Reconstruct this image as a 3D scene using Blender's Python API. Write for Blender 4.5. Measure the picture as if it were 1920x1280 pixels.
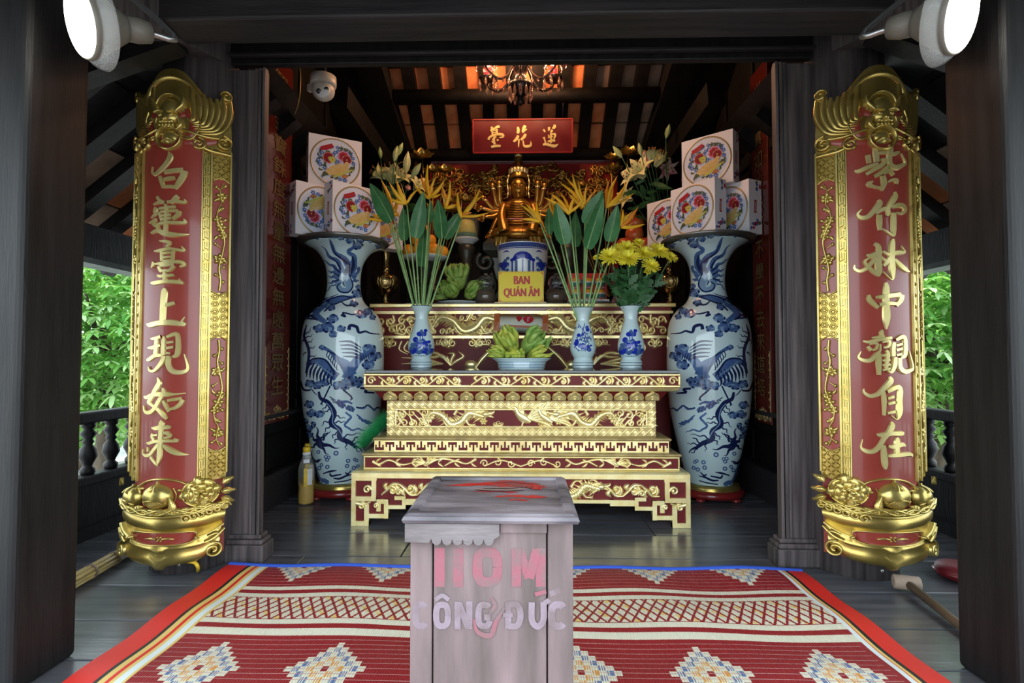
import bpy, math, random
from mathutils import Vector, Matrix
random.seed(7)
R = math.radians
for o in list(bpy.data.objects): bpy.data.objects.remove(o)
SC = bpy.context.scene
COL = SC.collection

# ------------------------------------------------------------------ camera
F, VPX, VPY = 1000.0, 982.0, 670.0           # focal length and vanishing point in 1920x1280 pixels
CAMZ = 1.0
PITCH, YAW = math.atan((VPY - 640) / F), math.atan((VPX - 960) / F)
cd = bpy.data.cameras.new('camera'); cam = bpy.data.objects.new('camera', cd); COL.objects.link(cam)
cd.sensor_width = 36; cd.lens = 36 * F / 1920; cd.clip_start = .02
cam.location = (0, 0, CAMZ); cam.rotation_euler = (R(90) + PITCH, 0, YAW)
SC.camera = cam
CM = cam.rotation_euler.to_matrix()
def ray(px, py): return CM @ Vector(((px - 960) / F, (640 - py) / F, -1))
def W(px, py, d):                            # pixel -> point on the plane y = d
    r = ray(px, py); t = d / r.y
    return Vector((r.x * t, d, CAMZ + r.z * t))
def WZ(px, py, z=0):                         # pixel -> point on the plane z
    r = ray(px, py); t = (z - CAMZ) / r.z
    return Vector((r.x * t, r.y * t, z))
def WX(px, py, x):
    r = ray(px, py); t = x / r.x
    return Vector((x, r.y * t, CAMZ + r.z * t))

# ------------------------------------------------------------------ sky, exposure
wd = bpy.data.worlds.new('sky'); SC.world = wd; wd.use_nodes = True
bg = wd.node_tree.nodes['Background']
bg.inputs[0].default_value = (.80, .92, 1.0, 1); bg.inputs[1].default_value = 4.2
sl = bpy.data.lights.new('sun', 'SUN'); sl.energy = 8.0; sl.angle = R(1.5); sl.color = (1, .94, .82)
so = bpy.data.objects.new('sun', sl); COL.objects.link(so); so.rotation_euler = Vector((-.25, .50, .83)).to_track_quat('Z', 'Y').to_euler()
vs = SC.view_settings
vs.view_transform = 'Standard'; vs.look = 'None'; vs.gamma = 1; vs.use_curve_mapping = False
vs.exposure = 0.22

# ------------------------------------------------------------------ materials
M = {}
def mat(name, col, rough=.5, metal=0, col2=None, nscale=8, stretch=(1, 1, 1), bump=0, bscale=40, spec=.5, coat=0, emit=None, es=0, trans=0, alpha=1, lo=.35, hi=.65, ior=1.45, sub=None):
    m = bpy.data.materials.new(name); m.use_nodes = True; M[name] = m
    nt = m.node_tree; b = nt.nodes['Principled BSDF']; L = nt.links
    b.inputs['Base Color'].default_value = (*col, 1); b.inputs['Roughness'].default_value = rough
    b.inputs['Metallic'].default_value = metal; b.inputs['Specular IOR Level'].default_value = spec
    b.inputs['Coat Weight'].default_value = coat; b.inputs['Coat Roughness'].default_value = .08
    b.inputs['Transmission Weight'].default_value = trans; b.inputs['Alpha'].default_value = alpha; b.inputs['IOR'].default_value = ior
    if emit: b.inputs['Emission Color'].default_value = (*emit, 1); b.inputs['Emission Strength'].default_value = es
    if col2 or bump:
        tc = nt.nodes.new('ShaderNodeTexCoord'); mp = nt.nodes.new('ShaderNodeMapping'); L.new(tc.outputs['Object'], mp.inputs[0]); mp.inputs['Scale'].default_value = stretch
    if col2:
        n = nt.nodes.new('ShaderNodeTexNoise'); n.inputs['Scale'].default_value = nscale; n.inputs['Detail'].default_value = 6; L.new(mp.outputs[0], n.inputs[0])
        r = nt.nodes.new('ShaderNodeValToRGB'); r.color_ramp.elements[0].color = (*col, 1); r.color_ramp.elements[1].color = (*col2, 1)
        r.color_ramp.elements[0].position = lo; r.color_ramp.elements[1].position = hi
        L.new(n.outputs[0], r.inputs[0]); L.new(r.outputs[0], b.inputs['Base Color'])
    if bump:
        n2 = nt.nodes.new('ShaderNodeTexNoise'); n2.inputs['Scale'].default_value = bscale; n2.inputs['Detail'].default_value = 4; L.new(mp.outputs[0], n2.inputs[0])
        bp = nt.nodes.new('ShaderNodeBump'); bp.inputs['Strength'].default_value = bump; bp.inputs['Distance'].default_value = .004
        L.new(n2.outputs[0], bp.inputs['Height']); L.new(bp.outputs[0], b.inputs['Normal'])
    return m
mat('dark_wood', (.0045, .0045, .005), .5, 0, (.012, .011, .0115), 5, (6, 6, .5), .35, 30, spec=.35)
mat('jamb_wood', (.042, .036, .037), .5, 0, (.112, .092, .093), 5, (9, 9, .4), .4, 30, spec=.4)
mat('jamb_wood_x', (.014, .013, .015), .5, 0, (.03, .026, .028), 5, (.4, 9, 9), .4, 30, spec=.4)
mat('floor_wood', (.066, .070, .082), .22, 0, (.115, .118, .132), 4, (.4, 5, 5), .10, 30, spec=.55)
mat('grey_timber', (.14, .17, .16), .6, 0, (.22, .25, .24), 6, (2, 2, 2), .3, 40)
mat('shaded_wood', (.0028, .0025, .0024), .6, 0, (.006, .0055, .005), 5, (3, 3, 3), .3, 30, spec=.2)  # near-black colour carries the shade of the inner roof and walls
mat('terracotta', (.52, .145, .045), .75, 0, (.64, .24, .095), 9, (1, 1, 1), .3, 60)
mat('roof_tile_dull', (.20, .13, .09), .8, 0, (.32, .22, .16), 7, (1, 1, 1), .3, 60)
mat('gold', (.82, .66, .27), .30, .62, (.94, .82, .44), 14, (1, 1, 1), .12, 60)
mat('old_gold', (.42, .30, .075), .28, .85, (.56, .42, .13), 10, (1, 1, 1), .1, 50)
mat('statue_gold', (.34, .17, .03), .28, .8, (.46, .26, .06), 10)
mat('banner_gold', (.48, .37, .10), .30, .8, (.64, .51, .17), 10, (1, 1, 1), .1, 50)
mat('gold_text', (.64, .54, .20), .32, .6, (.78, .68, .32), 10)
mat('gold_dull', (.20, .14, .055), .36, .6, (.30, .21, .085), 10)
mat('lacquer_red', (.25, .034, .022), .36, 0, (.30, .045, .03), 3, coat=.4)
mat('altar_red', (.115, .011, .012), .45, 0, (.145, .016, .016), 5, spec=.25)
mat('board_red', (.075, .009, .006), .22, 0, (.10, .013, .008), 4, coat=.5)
mat('sign_red', (.085, .003, .007), .3, 0, coat=.3)
mat('deep_red', (.20, .012, .012), .3, 0, coat=.4)
mat('black_glass', (.004, .004, .005), .04, 0, spec=.8)
mat('worn_gold', (.34, .24, .10), .45, .3, (.55, .42, .18), 12, (1, 3, 1))
mat('porcelain', (.60, .76, .78), .09, 0, (.56, .72, .75), 3, coat=.5)
mat('porcelain_white', (.72, .80, .82), .12, 0, coat=.4)
mat('blue_deep', (.012, .020, .085), .12, 0, coat=.4)
mat('blue_mid', (.05, .105, .27), .12, 0, (.085, .16, .34), 30, coat=.4)
mat('blue_light', (.19, .31, .47), .12, 0, coat=.4)
mat('royal_blue', (.015, .035, .38), .12, 0, coat=.4)
mat('pewter', (.20, .21, .20), .3, .8, (.3, .3, .28), 6)
mat('brass', (.42, .31, .14), .14, .95, (.30, .21, .08), 12, (1, 1, 1), .3, 60)
mat('dark_bronze', (.035, .04, .035), .35, .4, (.06, .065, .055), 8, (1, 1, 1), .3, 50)
mat('leaf', (.045, .17, .06), .33, 0, (.085, .26, .10), 14)
mat('leaf_vein', (.32, .48, .20), .4)
mat('stem', (.20, .38, .12), .4, 0, (.30, .46, .18), 20)
mat('heliconia', (.93, .44, .015), .4, 0, (.97, .58, .03), 16)
mat('heliconia_orange', (.80, .28, .02), .4)
mat('mum_yellow', (.95, .84, .03), .5, 0, (.97, .90, .10), 30)
mat('mum_stem', (.10, .22, .08), .5)
mat('mum_leaf', (.02, .085, .025), .5, 0, (.05, .15, .05), 20)
mat('lily', (.60, .62, .26), .45, 0, (.74, .74, .42), 12)
mat('lily_bud', (.30, .42, .14), .4, 0, (.52, .58, .30), 10)
mat('lily_pink', (.60, .16, .22), .45, 0, (.70, .55, .50), 14)
mat('stamen', (.25, .08, .02), .6)
mat('citron', (.36, .50, .08), .42, 0, (.60, .62, .10), 18)
mat('citron_green', (.16, .36, .05), .42, 0, (.40, .55, .14), 18)
mat('orange', (.85, .36, .02), .35, 0, (.9, .45, .04), 20, bump=.3, bscale=200)
mat('apple', (.45, .05, .02), .25, 0, (.62, .24, .06), 7, coat=.3)
mat('sign_yellow', (.97, .76, .008), .35)
mat('text_red', (.62, .03, .02), .4)
mat('glass', (.9, .93, .9), .02, 0, trans=.96, ior=1.45)
mat('brown_liquid', (.10, .055, .02), .1, 0, (.16, .09, .03), 8)
mat('oil', (.72, .42, .02), .08, 0, (.82, .52, .05), 8, trans=.35)
mat('clear_plastic', (.75, .78, .75), .08, 0, trans=.8, alpha=.4, ior=1.2)
mat('cap_yellow', (.80, .52, .03), .4)
mat('white', (.75, .75, .76), .5)
mat('cctv_white', (.62, .60, .54), .4, 0, (.40, .33, .24), 5, (1, 1, 1), lo=.55, hi=.8)
mat('black', (.006, .006, .007), .3)
mat('box_white', (.84, .82, .87), .45)
mat('tin_lilac', (.72, .76, .90), .35)
mat('tin_rim', (.46, .34, .16), .35, .3)
mat('print_dark_red', (.22, .01, .02), .4)
mat('print_red', (.42, .02, .035), .4)
mat('print_pink', (.60, .22, .42), .4)
mat('print_blue', (.06, .16, .50), .4)
mat('print_green', (.08, .11, .06), .4)
mat('print_yellow', (.55, .55, .12), .4)
mat('print_biscuit', (.62, .42, .13), .4, 0, (.72, .54, .22), 60)
mat('pack_cream', (.52, .56, .46), .45, 0, (.60, .62, .52), 30)
mat('pack_rust', (.42, .11, .03), .45)
mat('teal', (.02, .16, .15), .4)
mat('worn_box', (.085, .066, .060), .7, 0, (.225, .160, .163), 4, (5, 5, .7), .5, 30, lo=.3, hi=.7)
mat('worn_box_trim', (.11, .092, .092), .7, 0, (.20, .17, .175), 6, (1, 4, 4), .5, 40)
mat('worn_lid', (.030, .028, .034), .5, 0, (.205, .178, .196), 7, (.8, 2.5, 2), .6, 30, lo=.33, hi=.66)
mat('lid_red', (.42, .012, .010), .45, 0, (.15, .05, .055), 14, (1, 2, 1), .3, 40, lo=.42, hi=.66)
mat('faded_pink', (.27, .085, .11), .7, 0, (.165, .115, .115), 26, (1, 1, 1), .4, 60, lo=.42, hi=.66)
mat('faded_white', (.235, .18, .215), .7, 0, (.165, .12, .125), 26, (1, 1, 1), .4, 60, lo=.40, hi=.64)
mat('mat_red', (.25, .010, .015), .55)
mat('mat_cream', (.66, .64, .50), .55)
mat('mat_blue', (.10, .17, .34), .55)
mat('mat_orange', (.66, .30, .05), .55)
mat('mat_edge_red', (.62, .022, .015), .5)
mat('mat_black', (.012, .012, .012), .5)
mat('mat_yellow', (.66, .48, .14), .5)
mat('mat_white', (.62, .70, .70), .5)
mat('mat_bright_blue', (.035, .10, .55), .5)
mat('mat_thread', (.52, .30, .28), .6)
mat('lamp_face', (1, 1, 1), .5, emit=(1.0, .95, .80), es=14)
mat('lamp_body', (.16, .145, .12), .45, 0)
mat('lamp_clear', (.6, .6, .58), .1, 0, alpha=.25)
mat('bulb_red', (.8, .02, .02), .3, emit=(1.0, .02, .02), es=2.6)
mat('crystal', (.30, .18, .14), .05, 0, trans=.5, alpha=.7, ior=1.5)
mat('chrome_dark', (.14, .11, .10), .2, .9)
mat('duster_green', (.02, .36, .10), .5, 0, (.06, .52, .18), 30)
mat('bamboo', (.32, .23, .08), .5, 0, (.46, .34, .13), 12, (9, .4, 9))
mat('bark', (.07, .05, .035), .8, 0, (.12, .09, .06), 6, (4, 4, 1), .5)
mat('tree_leaf', (.07, .26, .06), .28, 0, (.20, .50, .13), 1.6)
mat('tree_leaf_light', (.40, .66, .30), .28, 0, (.66, .84, .52), 2.2)
mat('grass', (.12, .22, .06), .9, 0, (.30, .36, .18), 3)
mat('paving', (.24, .245, .24), .85, 0, (.31, .31, .30), 2)
mat('cable_yellow', (.75, .48, .03), .4)
mat('pole_wood', (.10, .065, .04), .5, 0, (.18, .12, .08), 6)
mat('slot_wood', (.18, .11, .10), .6, 0, (.24, .17, .16), 12)
mat('pale_wood', (.35, .25, .18), .6, 0, (.42, .32, .25), 8)
mat('cushion_red', (.16, .010, .014), .5)
mat('steel', (.5, .5, .5), .3, .9)
for nm in ('tree_leaf', 'tree_leaf_light'):
    nt = M[nm].node_tree; b = nt.nodes['Principled BSDF']; out = nt.nodes['Material Output']
    tr = nt.nodes.new('ShaderNodeBsdfTranslucent'); mx = nt.nodes.new('ShaderNodeMixShader'); mx.inputs[0].default_value = .45
    tr.inputs[0].default_value = (.35, .62, .12, 1)
    nt.links.new(b.outputs[0], mx.inputs[1]); nt.links.new(tr.outputs[0], mx.inputs[2]); nt.links.new(mx.outputs[0], out.inputs[0])
def ribs(name, axis, scale, strength):       # fine woven relief along one object axis
    nt = M[name].node_tree; b = nt.nodes['Principled BSDF']
    tc = nt.nodes.new('ShaderNodeTexCoord'); wv = nt.nodes.new('ShaderNodeTexWave'); wv.bands_direction = axis; wv.inputs['Scale'].default_value = scale
    bp = nt.nodes.new('ShaderNodeBump'); bp.inputs['Strength'].default_value = strength; bp.inputs['Distance'].default_value = .003
    nt.links.new(tc.outputs['Object'], wv.inputs[0]); nt.links.new(wv.outputs['Fac'], bp.inputs['Height']); nt.links.new(bp.outputs[0], b.inputs['Normal'])
for nm in ('mat_red', 'mat_cream', 'mat_blue', 'mat_orange'): ribs(nm, 'X', 38, .6)

# ------------------------------------------------------------------ builders
def cr(pts, n=6):                            # Catmull-Rom through tuples of any size
    if len(pts) < 3:
        a, b = pts[0], pts[-1]
        return [tuple(a[k] + (b[k] - a[k]) * i / n for k in range(len(a))) for i in range(n + 1)]
    P = [tuple(2 * a - b for a, b in zip(pts[0], pts[1]))] + list(pts) + [tuple(2 * a - b for a, b in zip(pts[-1], pts[-2]))]
    out = []
    for i in range(1, len(P) - 2):
        p0, p1, p2, p3 = P[i - 1:i + 3]
        for j in range(n):
            t = j / n
            out.append(tuple(.5 * (2 * b + (c - a) * t + (2 * a - 5 * b + 4 * c - d) * t * t + (3 * b - a - 3 * c + d) * t ** 3) for a, b, c, d in zip(p0, p1, p2, p3)))
    out.append(tuple(pts[-1]))
    return out
RIDGE = [(-1, 0), (-.62, .75), (0, 1), (.62, .75), (1, 0)]
VEE = [(-1, 0), (0, 1), (1, 0)]
FLAT = [(-1, 0), (-.72, 1), (.72, 1), (1, 0)]
DECAL = [(-1, 1), (1, 1)]
WRAP = [(-1, 1), (-.6, 1), (-.2, 1), (.2, 1), (.6, 1), (1, 1)]
class MB:
    def __init__(s): s.v = []; s.f = []; s.m = []; s.s = []
    def face(s, idx, mi=0, sm=False): s.f.append(tuple(idx)); s.m.append(mi); s.s.append(sm)
    def box(s, x0, x1, y0, y1, z0, z1, mi=0, xf=None):
        b = len(s.v)
        for z in (z0, z1):
            for x, y in ((x0, y0), (x1, y0), (x1, y1), (x0, y1)):
                p = Vector((x, y, z)); s.v.append(xf(p) if xf else p)
        for q in ((3, 2, 1, 0), (4, 5, 6, 7), (0, 1, 5, 4), (1, 2, 6, 5), (2, 3, 7, 6), (3, 0, 4, 7)): s.face([b + i for i in q], mi)
        return s
    def beam(s, a, b, w, h, mi=0, up=(0, 0, 1)):          # bar from a to b, w across, h tall
        a, b = Vector(a), Vector(b); d = (b - a).normalized(); u = Vector(up); x = d.cross(u)
        if x.length < 1e-4: x = d.cross(Vector((0, 1, 0)))
        x.normalize(); u = x.cross(d)
        i = len(s.v)
        for p in (a, b):
            for sx, su in ((-1, -1), (1, -1), (1, 1), (-1, 1)): s.v.append(p + x * sx * w / 2 + u * su * h / 2)
        for q in ((0, 3, 2, 1), (4, 5, 6, 7), (0, 1, 5, 4), (1, 2, 6, 5), (2, 3, 7, 6), (3, 0, 4, 7)): s.face([i + k for k in q], mi)
        return s
    def loft(s, rings, mi=0, sm=True, closed=True, caps=True):
        n = len(rings[0]); b = len(s.v)
        for r in rings: s.v += [Vector(p) for p in r]
        for i in range(len(rings) - 1):
            for j in range(n if closed else n - 1):
                k = (j + 1) % n
                s.face((b + i * n + j, b + i * n + k, b + (i + 1) * n + k, b + (i + 1) * n + j), mi, sm)
        if caps and closed:
            s.face([b + j for j in range(n)][::-1], mi); e = b + (len(rings) - 1) * n
            s.face([e + j for j in range(n)], mi)
        return s
    def lathe(s, prof, c=(0, 0, 0), n=24, mi=0, a0=0, a1=360, sm=True, caps=True):
        c = Vector(c); full = abs(a1 - a0) >= 360; k = n if full else n + 1
        s.loft([[c + Vector((r * math.cos(R(a0 + (a1 - a0) * j / n)), r * math.sin(R(a0 + (a1 - a0) * j / n)), z)) for j in range(k)] for r, z in prof], mi, sm, full, caps)
        return s
    def tube(s, pts, r, n=8, mi=0, sm=True, sub=0, caps=True):
        if sub: pts = cr([tuple(p) for p in pts], sub)
        pts = [Vector(p[:3]) for p in pts]; N = len(pts)
        rr = r if callable(r) else (lambda t: r[0] + (r[1] - r[0]) * t) if isinstance(r, tuple) else (lambda t: r)
        rings = []; ref = None
        for i, p in enumerate(pts):
            d = (pts[min(i + 1, N - 1)] - pts[max(i - 1, 0)])
            if d.length < 1e-9: d = Vector((0, 0, 1))
            d.normalize()
            if ref is None: ref = d.orthogonal().normalized()
            ref = (ref - d * ref.dot(d));
            if ref.length < 1e-5: ref = d.orthogonal()
            ref.normalize(); q = d.cross(ref); ra = rr(i / max(1, N - 1))
            rings.append([p + (ref * math.cos(2 * math.pi * j / n) + q * math.sin(2 * math.pi * j / n)) * ra for j in range(n)])
        return s.loft(rings, mi, sm, True, caps)
    def ball(s, c, r, n=12, m=8, mi=0, xf=None):
        rx, ry, rz = (r, r, r) if not isinstance(r, tuple) else r; c = Vector(c)
        rings = []
        for i in range(m + 1):
            t = math.pi * i / m; st = max(math.sin(t), .02)
            ring = [Vector((rx * st * math.cos(2 * math.pi * j / n), ry * st * math.sin(2 * math.pi * j / n), -rz * math.cos(t))) for j in range(n)]
            rings.append([c + (xf @ p if xf else p) for p in ring])
        return s.loft(rings, mi)
    def ribbon(s, pts, fm, h=.003, prof=RIDGE, w=None, mi=0, n=5, sm=True, taper=None, lift=0):
        P = cr([tuple(p) if len(p) == 3 else (p[0], p[1], w) for p in pts], n)
        if taper:
            N = len(P); P = [(x, y, ww * max(.06, min(1, i / (N * taper[0] + 1e-6) if taper[0] else 1, (N - 1 - i) / (N * taper[1] + 1e-6) if taper[1] else 1))) for i, (x, y, ww) in enumerate(P)]
        b = len(s.v); k = len(prof); N = len(P)
        for i, (x, y, ww) in enumerate(P):
            x0, y0, _ = P[max(i - 1, 0)]; x1, y1, _ = P[min(i + 1, N - 1)]
            dx, dy = x1 - x0, y1 - y0; l = math.hypot(dx, dy) or 1; nx, ny = -dy / l, dx / l
            for q, z in prof: s.v.append(Vector(fm(x + nx * ww * q, y + ny * ww * q, z * h + lift)))
        for i in range(N - 1):
            for j in range(k - 1): s.face((b + i * k + j + 1, b + i * k + j, b + (i + 1) * k + j, b + (i + 1) * k + j + 1), mi, sm)
        return s
    def disc(s, x, y, rx, ry, fm, h=.003, dome=0, n=14, mi=0, rot=0, lift=0, rings=0):
        b = len(s.v); s.v.append(Vector(fm(x, y, lift + h + dome)))
        c, sn = math.cos(rot), math.sin(rot)
        rr = ((.35, .937), (.65, .76), (.88, .475), (1, 0)) if dome else ((.5, 0), (1, 0)) if rings else ((1, 0),)
        for f, dz in rr:
            for j in range(n):
                a = 2 * math.pi * j / n; u, v = rx * f * math.cos(a), ry * f * math.sin(a)
                s.v.append(Vector(fm(x + u * c - v * sn, y + u * sn + v * c, lift + h * (1 if (dz or not dome) else 0) + dome * dz)))
        for j in range(n): s.face((b, b + 1 + j, b + 1 + (j + 1) % n), mi, bool(dome))
        for q in range(len(rr) - 1):
            e = b + 1 + q * n
            for j in range(n): s.face((e + j, e + n + j, e + n + (j + 1) % n, e + (j + 1) % n), mi, bool(dome))
        return s
    def poly(s, pts, fm, h=.003, mi=0, side=True):       # flat 2D polygon, raised by h, with its edge walls
        b = len(s.v); n = len(pts)
        for x, y in pts: s.v.append(Vector(fm(x, y, h)))
        s.face([b + i for i in range(n)], mi)
        if side:
            for x, y in pts: s.v.append(Vector(fm(x, y, 0)))
            for i in range(n):
                j = (i + 1) % n; s.face((b + n + i, b + n + j, b + j, b + i), mi)
        return s
    def data(s, mats, off=None, name='mesh'):
        me = bpy.data.meshes.new(name); off = Vector(off) if off is not None else Vector((0, 0, 0))
        me.from_pydata([tuple(v - off) for v in s.v], [], s.f)
        for m in mats: me.materials.append(M[m])
        me.polygons.foreach_set('material_index', s.m); me.polygons.foreach_set('use_smooth', s.s); me.update()
        return me
    def build(s, name, mats, parent=None, local=False, **kw):
        if isinstance(mats, str): mats = [mats]
        off = None if (local or parent is None) else wloc(parent)
        o = bpy.data.objects.new(name, s.data(mats, off, name)); COL.objects.link(o)
        if parent is not None: o.parent = parent
        return tag(o, **kw)
def wloc(o):
    v = Vector(o.location)
    while o.parent: o = o.parent; v += Vector(o.location)
    return v
def tag(o, label=None, cat=None, group=None, kind=None):
    if label: o['label'] = label
    if cat: o['category'] = cat
    if group: o['group'] = group
    if kind: o['kind'] = kind
    return o
def thing(name, loc, label=None, cat=None, group=None, kind=None, rz=0):
    o = bpy.data.objects.new(name, None); COL.objects.link(o); o.location = loc; o.rotation_euler = (0, 0, rz); o.empty_display_size = .05
    return tag(o, label, cat, group, kind)
def inst(name, me, parent, loc=(0, 0, 0), rot=(0, 0, 0), sc=(1, 1, 1)):      # one more object on shared mesh data
    o = bpy.data.objects.new(name, me); COL.objects.link(o); o.parent = parent; o.location = loc; o.rotation_euler = rot; o.scale = sc
    return o
def copy_tree(o, parent=None):
    c = o.copy(); COL.objects.link(c); c.parent = parent
    for ch in list(o.children): copy_tree(ch, c)
    return c
def bevel(o, w=.004, seg=2):
    m = o.modifiers.new('bevel', 'BEVEL'); m.width = w; m.segments = seg; m.limit_method = 'ANGLE'; return o
def flatmap(o, u, v):                        # (u, v, height) on a plane
    o, u, v = Vector(o), Vector(u).normalized(), Vector(v).normalized(); n = u.cross(v)
    return lambda a, b, h: o + u * a + v * b + n * h
def front(x, y, z): return flatmap((x, y, z), (1, 0, 0), (0, 0, 1))    # faces the camera (-Y)
TXT = {}
def text(mb, body, fm, x, y, w, hgt, h=.002, mi=0, bold=0):             # lettering fitted into w x hgt, centred at x, y
    key = body; body = (body, bold)
    if body not in TXT:
        c = bpy.data.curves.new('lettering', 'FONT'); c.body = key; c.resolution_u = 3; c.offset = bold
        o = bpy.data.objects.new('lettering', c); COL.objects.link(o)
        me = bpy.data.meshes.new_from_object(o.evaluated_get(bpy.context.evaluated_depsgraph_get()))
        vs_ = [v.co.copy() for v in me.vertices]; TXT[body] = (vs_, [tuple(p.vertices) for p in me.polygons])
        bpy.data.objects.remove(o); bpy.data.curves.remove(c); bpy.data.meshes.remove(me)
    vs_, fs = TXT[body]
    x0, x1 = min(v.x for v in vs_), max(v.x for v in vs_); y0, y1 = min(v.y for v in vs_), max(v.y for v in vs_)
    b = len(mb.v); sx, sy = w / (x1 - x0), hgt / (y1 - y0)
    for v in vs_: mb.v.append(Vector(fm(x + (v.x - (x0 + x1) / 2) * sx, y + (v.y - (y0 + y1) / 2) * sy, h)))
    for f in fs: mb.face([b + i for i in f], mi)
    return mb
def spiral(cx, cy, r, turns, a0, dirn=1, n=14):
    return [(cx + r * (1 - .82 * i / n) * math.cos(a0 + dirn * 2 * math.pi * turns * i / n), cy + r * (1 - .82 * i / n) * math.sin(a0 + dirn * 2 * math.pi * turns * i / n)) for i in range(n + 1)]
# ------------------------------------------------------------------ lettering, made first while the scene is small
COUPLET_L = '智慧金寶銖度無量無邊無處萬眾生'
COUPLET_R = '常現真如妙法石不學不去來道塔'
_mb = MB()
for t_ in list(set(COUPLET_L + COUPLET_R)) + ['Yoo']: text(_mb, t_, lambda a, b, h: (a, b, h), 0, 0, 1, 1)
for t_ in ('BAN', 'QUÁN ÂM'): text(_mb, t_, lambda a, b, h: (a, b, h), 0, 0, 1, 1)
text(_mb, 'Danisa', lambda a, b, h: (a, b, h), 0, 0, 1, 1, bold=.02)

# ------------------------------------------------------------------ floor: long planks with open joints
XL, XR, YB = -1.69, 1.70, 5.5                # shrine walls
fl = thing('floor', (0, 0, 0), kind='structure')
mb = MB(); mb.box(-2.55, 2.55, -.5, YB + .1, -.09, -.05); mb.build('subfloor', 'black', fl)
edges = [-.5, -.16, .18, .52, .86, 1.20, 1.50, 1.765, 2.03, 2.34, 2.70, 3.05, 3.42, 3.78, 4.14, 4.5, 4.86, 5.2, 5.58]
for i in range(len(edges) - 1):
    cut = (-.62, .74, .1, 1.3, -1.1)[i % 5]
    for xa, xb in ((-2.55, cut - .002), (cut + .002, 2.55)):
        m_ = MB(); m_.box(xa, xb, edges[i] + .003, edges[i + 1] - .003, -.05, random.uniform(-.0015, 0)); bevel(m_.build('plank', 'floor_wood', fl), .003, 1)
gr = MB(); gr.box(-40, 40, -40, 40, -.62, -.60); gr.build('ground', 'paving', kind='structure')

# ------------------------------------------------------------------ walls of the shrine
def side_wall(name, X, s):
    w = thing(name, (X, 0, 0), kind='structure')
    mb = MB(); mb.box(X, X + s * .06, 2.62, YB, 0, 4.5); mb.build('wall_board', 'shaded_wood', w)
    n = -s
    def bx(nm, y0, y1, z0, z1, t, m='shaded_wood'):
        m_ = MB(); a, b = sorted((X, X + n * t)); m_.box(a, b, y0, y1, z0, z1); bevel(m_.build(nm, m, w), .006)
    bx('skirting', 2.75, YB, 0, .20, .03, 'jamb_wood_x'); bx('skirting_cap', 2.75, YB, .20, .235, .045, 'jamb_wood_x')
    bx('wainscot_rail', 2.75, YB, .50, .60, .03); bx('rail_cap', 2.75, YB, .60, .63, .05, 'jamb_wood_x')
    for k in range(5):
        y0 = 2.95 + k * .52; bx('wainscot_panel', y0, y0 + .44, .26, .475, .012)
        bx('wall_panel', y0, y0 + .44, .70, 2.4, .012)
    for k in range(6): bx('wall_stile', 2.86 + k * .52, 2.94 + k * .52, .63, 3.6, .02)
    bx('wall_rail', 2.75, YB, 2.42, 2.52, .03); bx('panel_rail', 2.75, YB, .70, .74, .022)
side_wall('wall_left', XL, -1); side_wall('wall_right', XR, 1)
w = thing('wall_back', (0, YB, 0), kind='structure')
mb = MB(); mb.box(XL, XR, YB, YB + .06, 0, 3.2); mb.build('wall_board', 'shaded_wood', w)
for k in range(8):
    m_ = MB(); x = XL + .05 + k * .42; m_.box(x, x + .36, YB - .02, YB, 1.5, 2.9); bevel(m_.build('wall_panel', 'dark_wood', w), .006)

# ------------------------------------------------------------------ roof over the shrine: tiles between rafters, purlins
def zr(y): return 2.98 + .708 * (5.0 - y)    # underside of the rear slope
ce = thing('ceiling', (0, 4.5, 3.0), kind='structure')
mb = MB(); mb.beam((0, 3.3, zr(3.3) + .14), (0, 5.75, zr(5.75) + .14), 3.6, .03); mb.build('roof_deck', 'shaded_wood', ce)
mb = MB(); mb.beam((0, 3.3, zr(3.3) + .14), (0, .50, 2.08), 6.0, .05); mb.build('front_roof_slope', 'dark_wood', ce)
tile = MB(); tile.box(-.07, .07, -.12, .12, -.012, .012); td = [tile.data(['terracotta']), tile.data(['roof_tile_dull'])]
ang = -math.atan(.708)
for k in range(-6, 7):
    for j in range(8):
        y = 5.18 - j * .215 + random.uniform(-.004, .004)
        o = inst('roof_tile', td[1] if (k > 2 and random.random() < .6) or k > 4 else td[0], ce, (k * .2195 + .012, y - 4.5, zr(y) + .075 + (j % 2) * .006 - 3.0), (ang, 0, 0), (1, 1, 1))  # duller tile colour on the right stands in for weaker lamplight there
raf = MB(); raf.box(-.052, .052, -1.45, 1.45, -.04, .04); rd = raf.data(['shaded_wood'])
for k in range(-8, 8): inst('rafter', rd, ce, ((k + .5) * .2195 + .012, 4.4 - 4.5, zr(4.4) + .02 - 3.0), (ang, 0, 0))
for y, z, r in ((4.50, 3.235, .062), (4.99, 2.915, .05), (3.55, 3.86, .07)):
    mb = MB(); mb.tube([(XL, y, z), (XR, y, z)], r, 16); mb.build('purlin', 'shaded_wood', ce)
for s, X in ((-1, -1.36), (1, 1.40)):
    mb = MB(); mb.beam((X, 3.85, 2.92), (X - s * .12, 5.3, 2.72), .13, .17); mb.build('tie_beam', 'shaded_wood', ce)
    mb = MB(); mb.beam((X * .98, 3.3, 3.95), (X * .86, 5.1, 2.86), .22, .12); mb.build('hip_rafter', 'shaded_wood', ce)
    mb = MB(); mb.beam((X + s * .2, 3.3, 4.0), (X + s * .2, 5.5, 2.5), .75, .03); mb.build('side_boarding', 'shaded_wood', ce)

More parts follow.
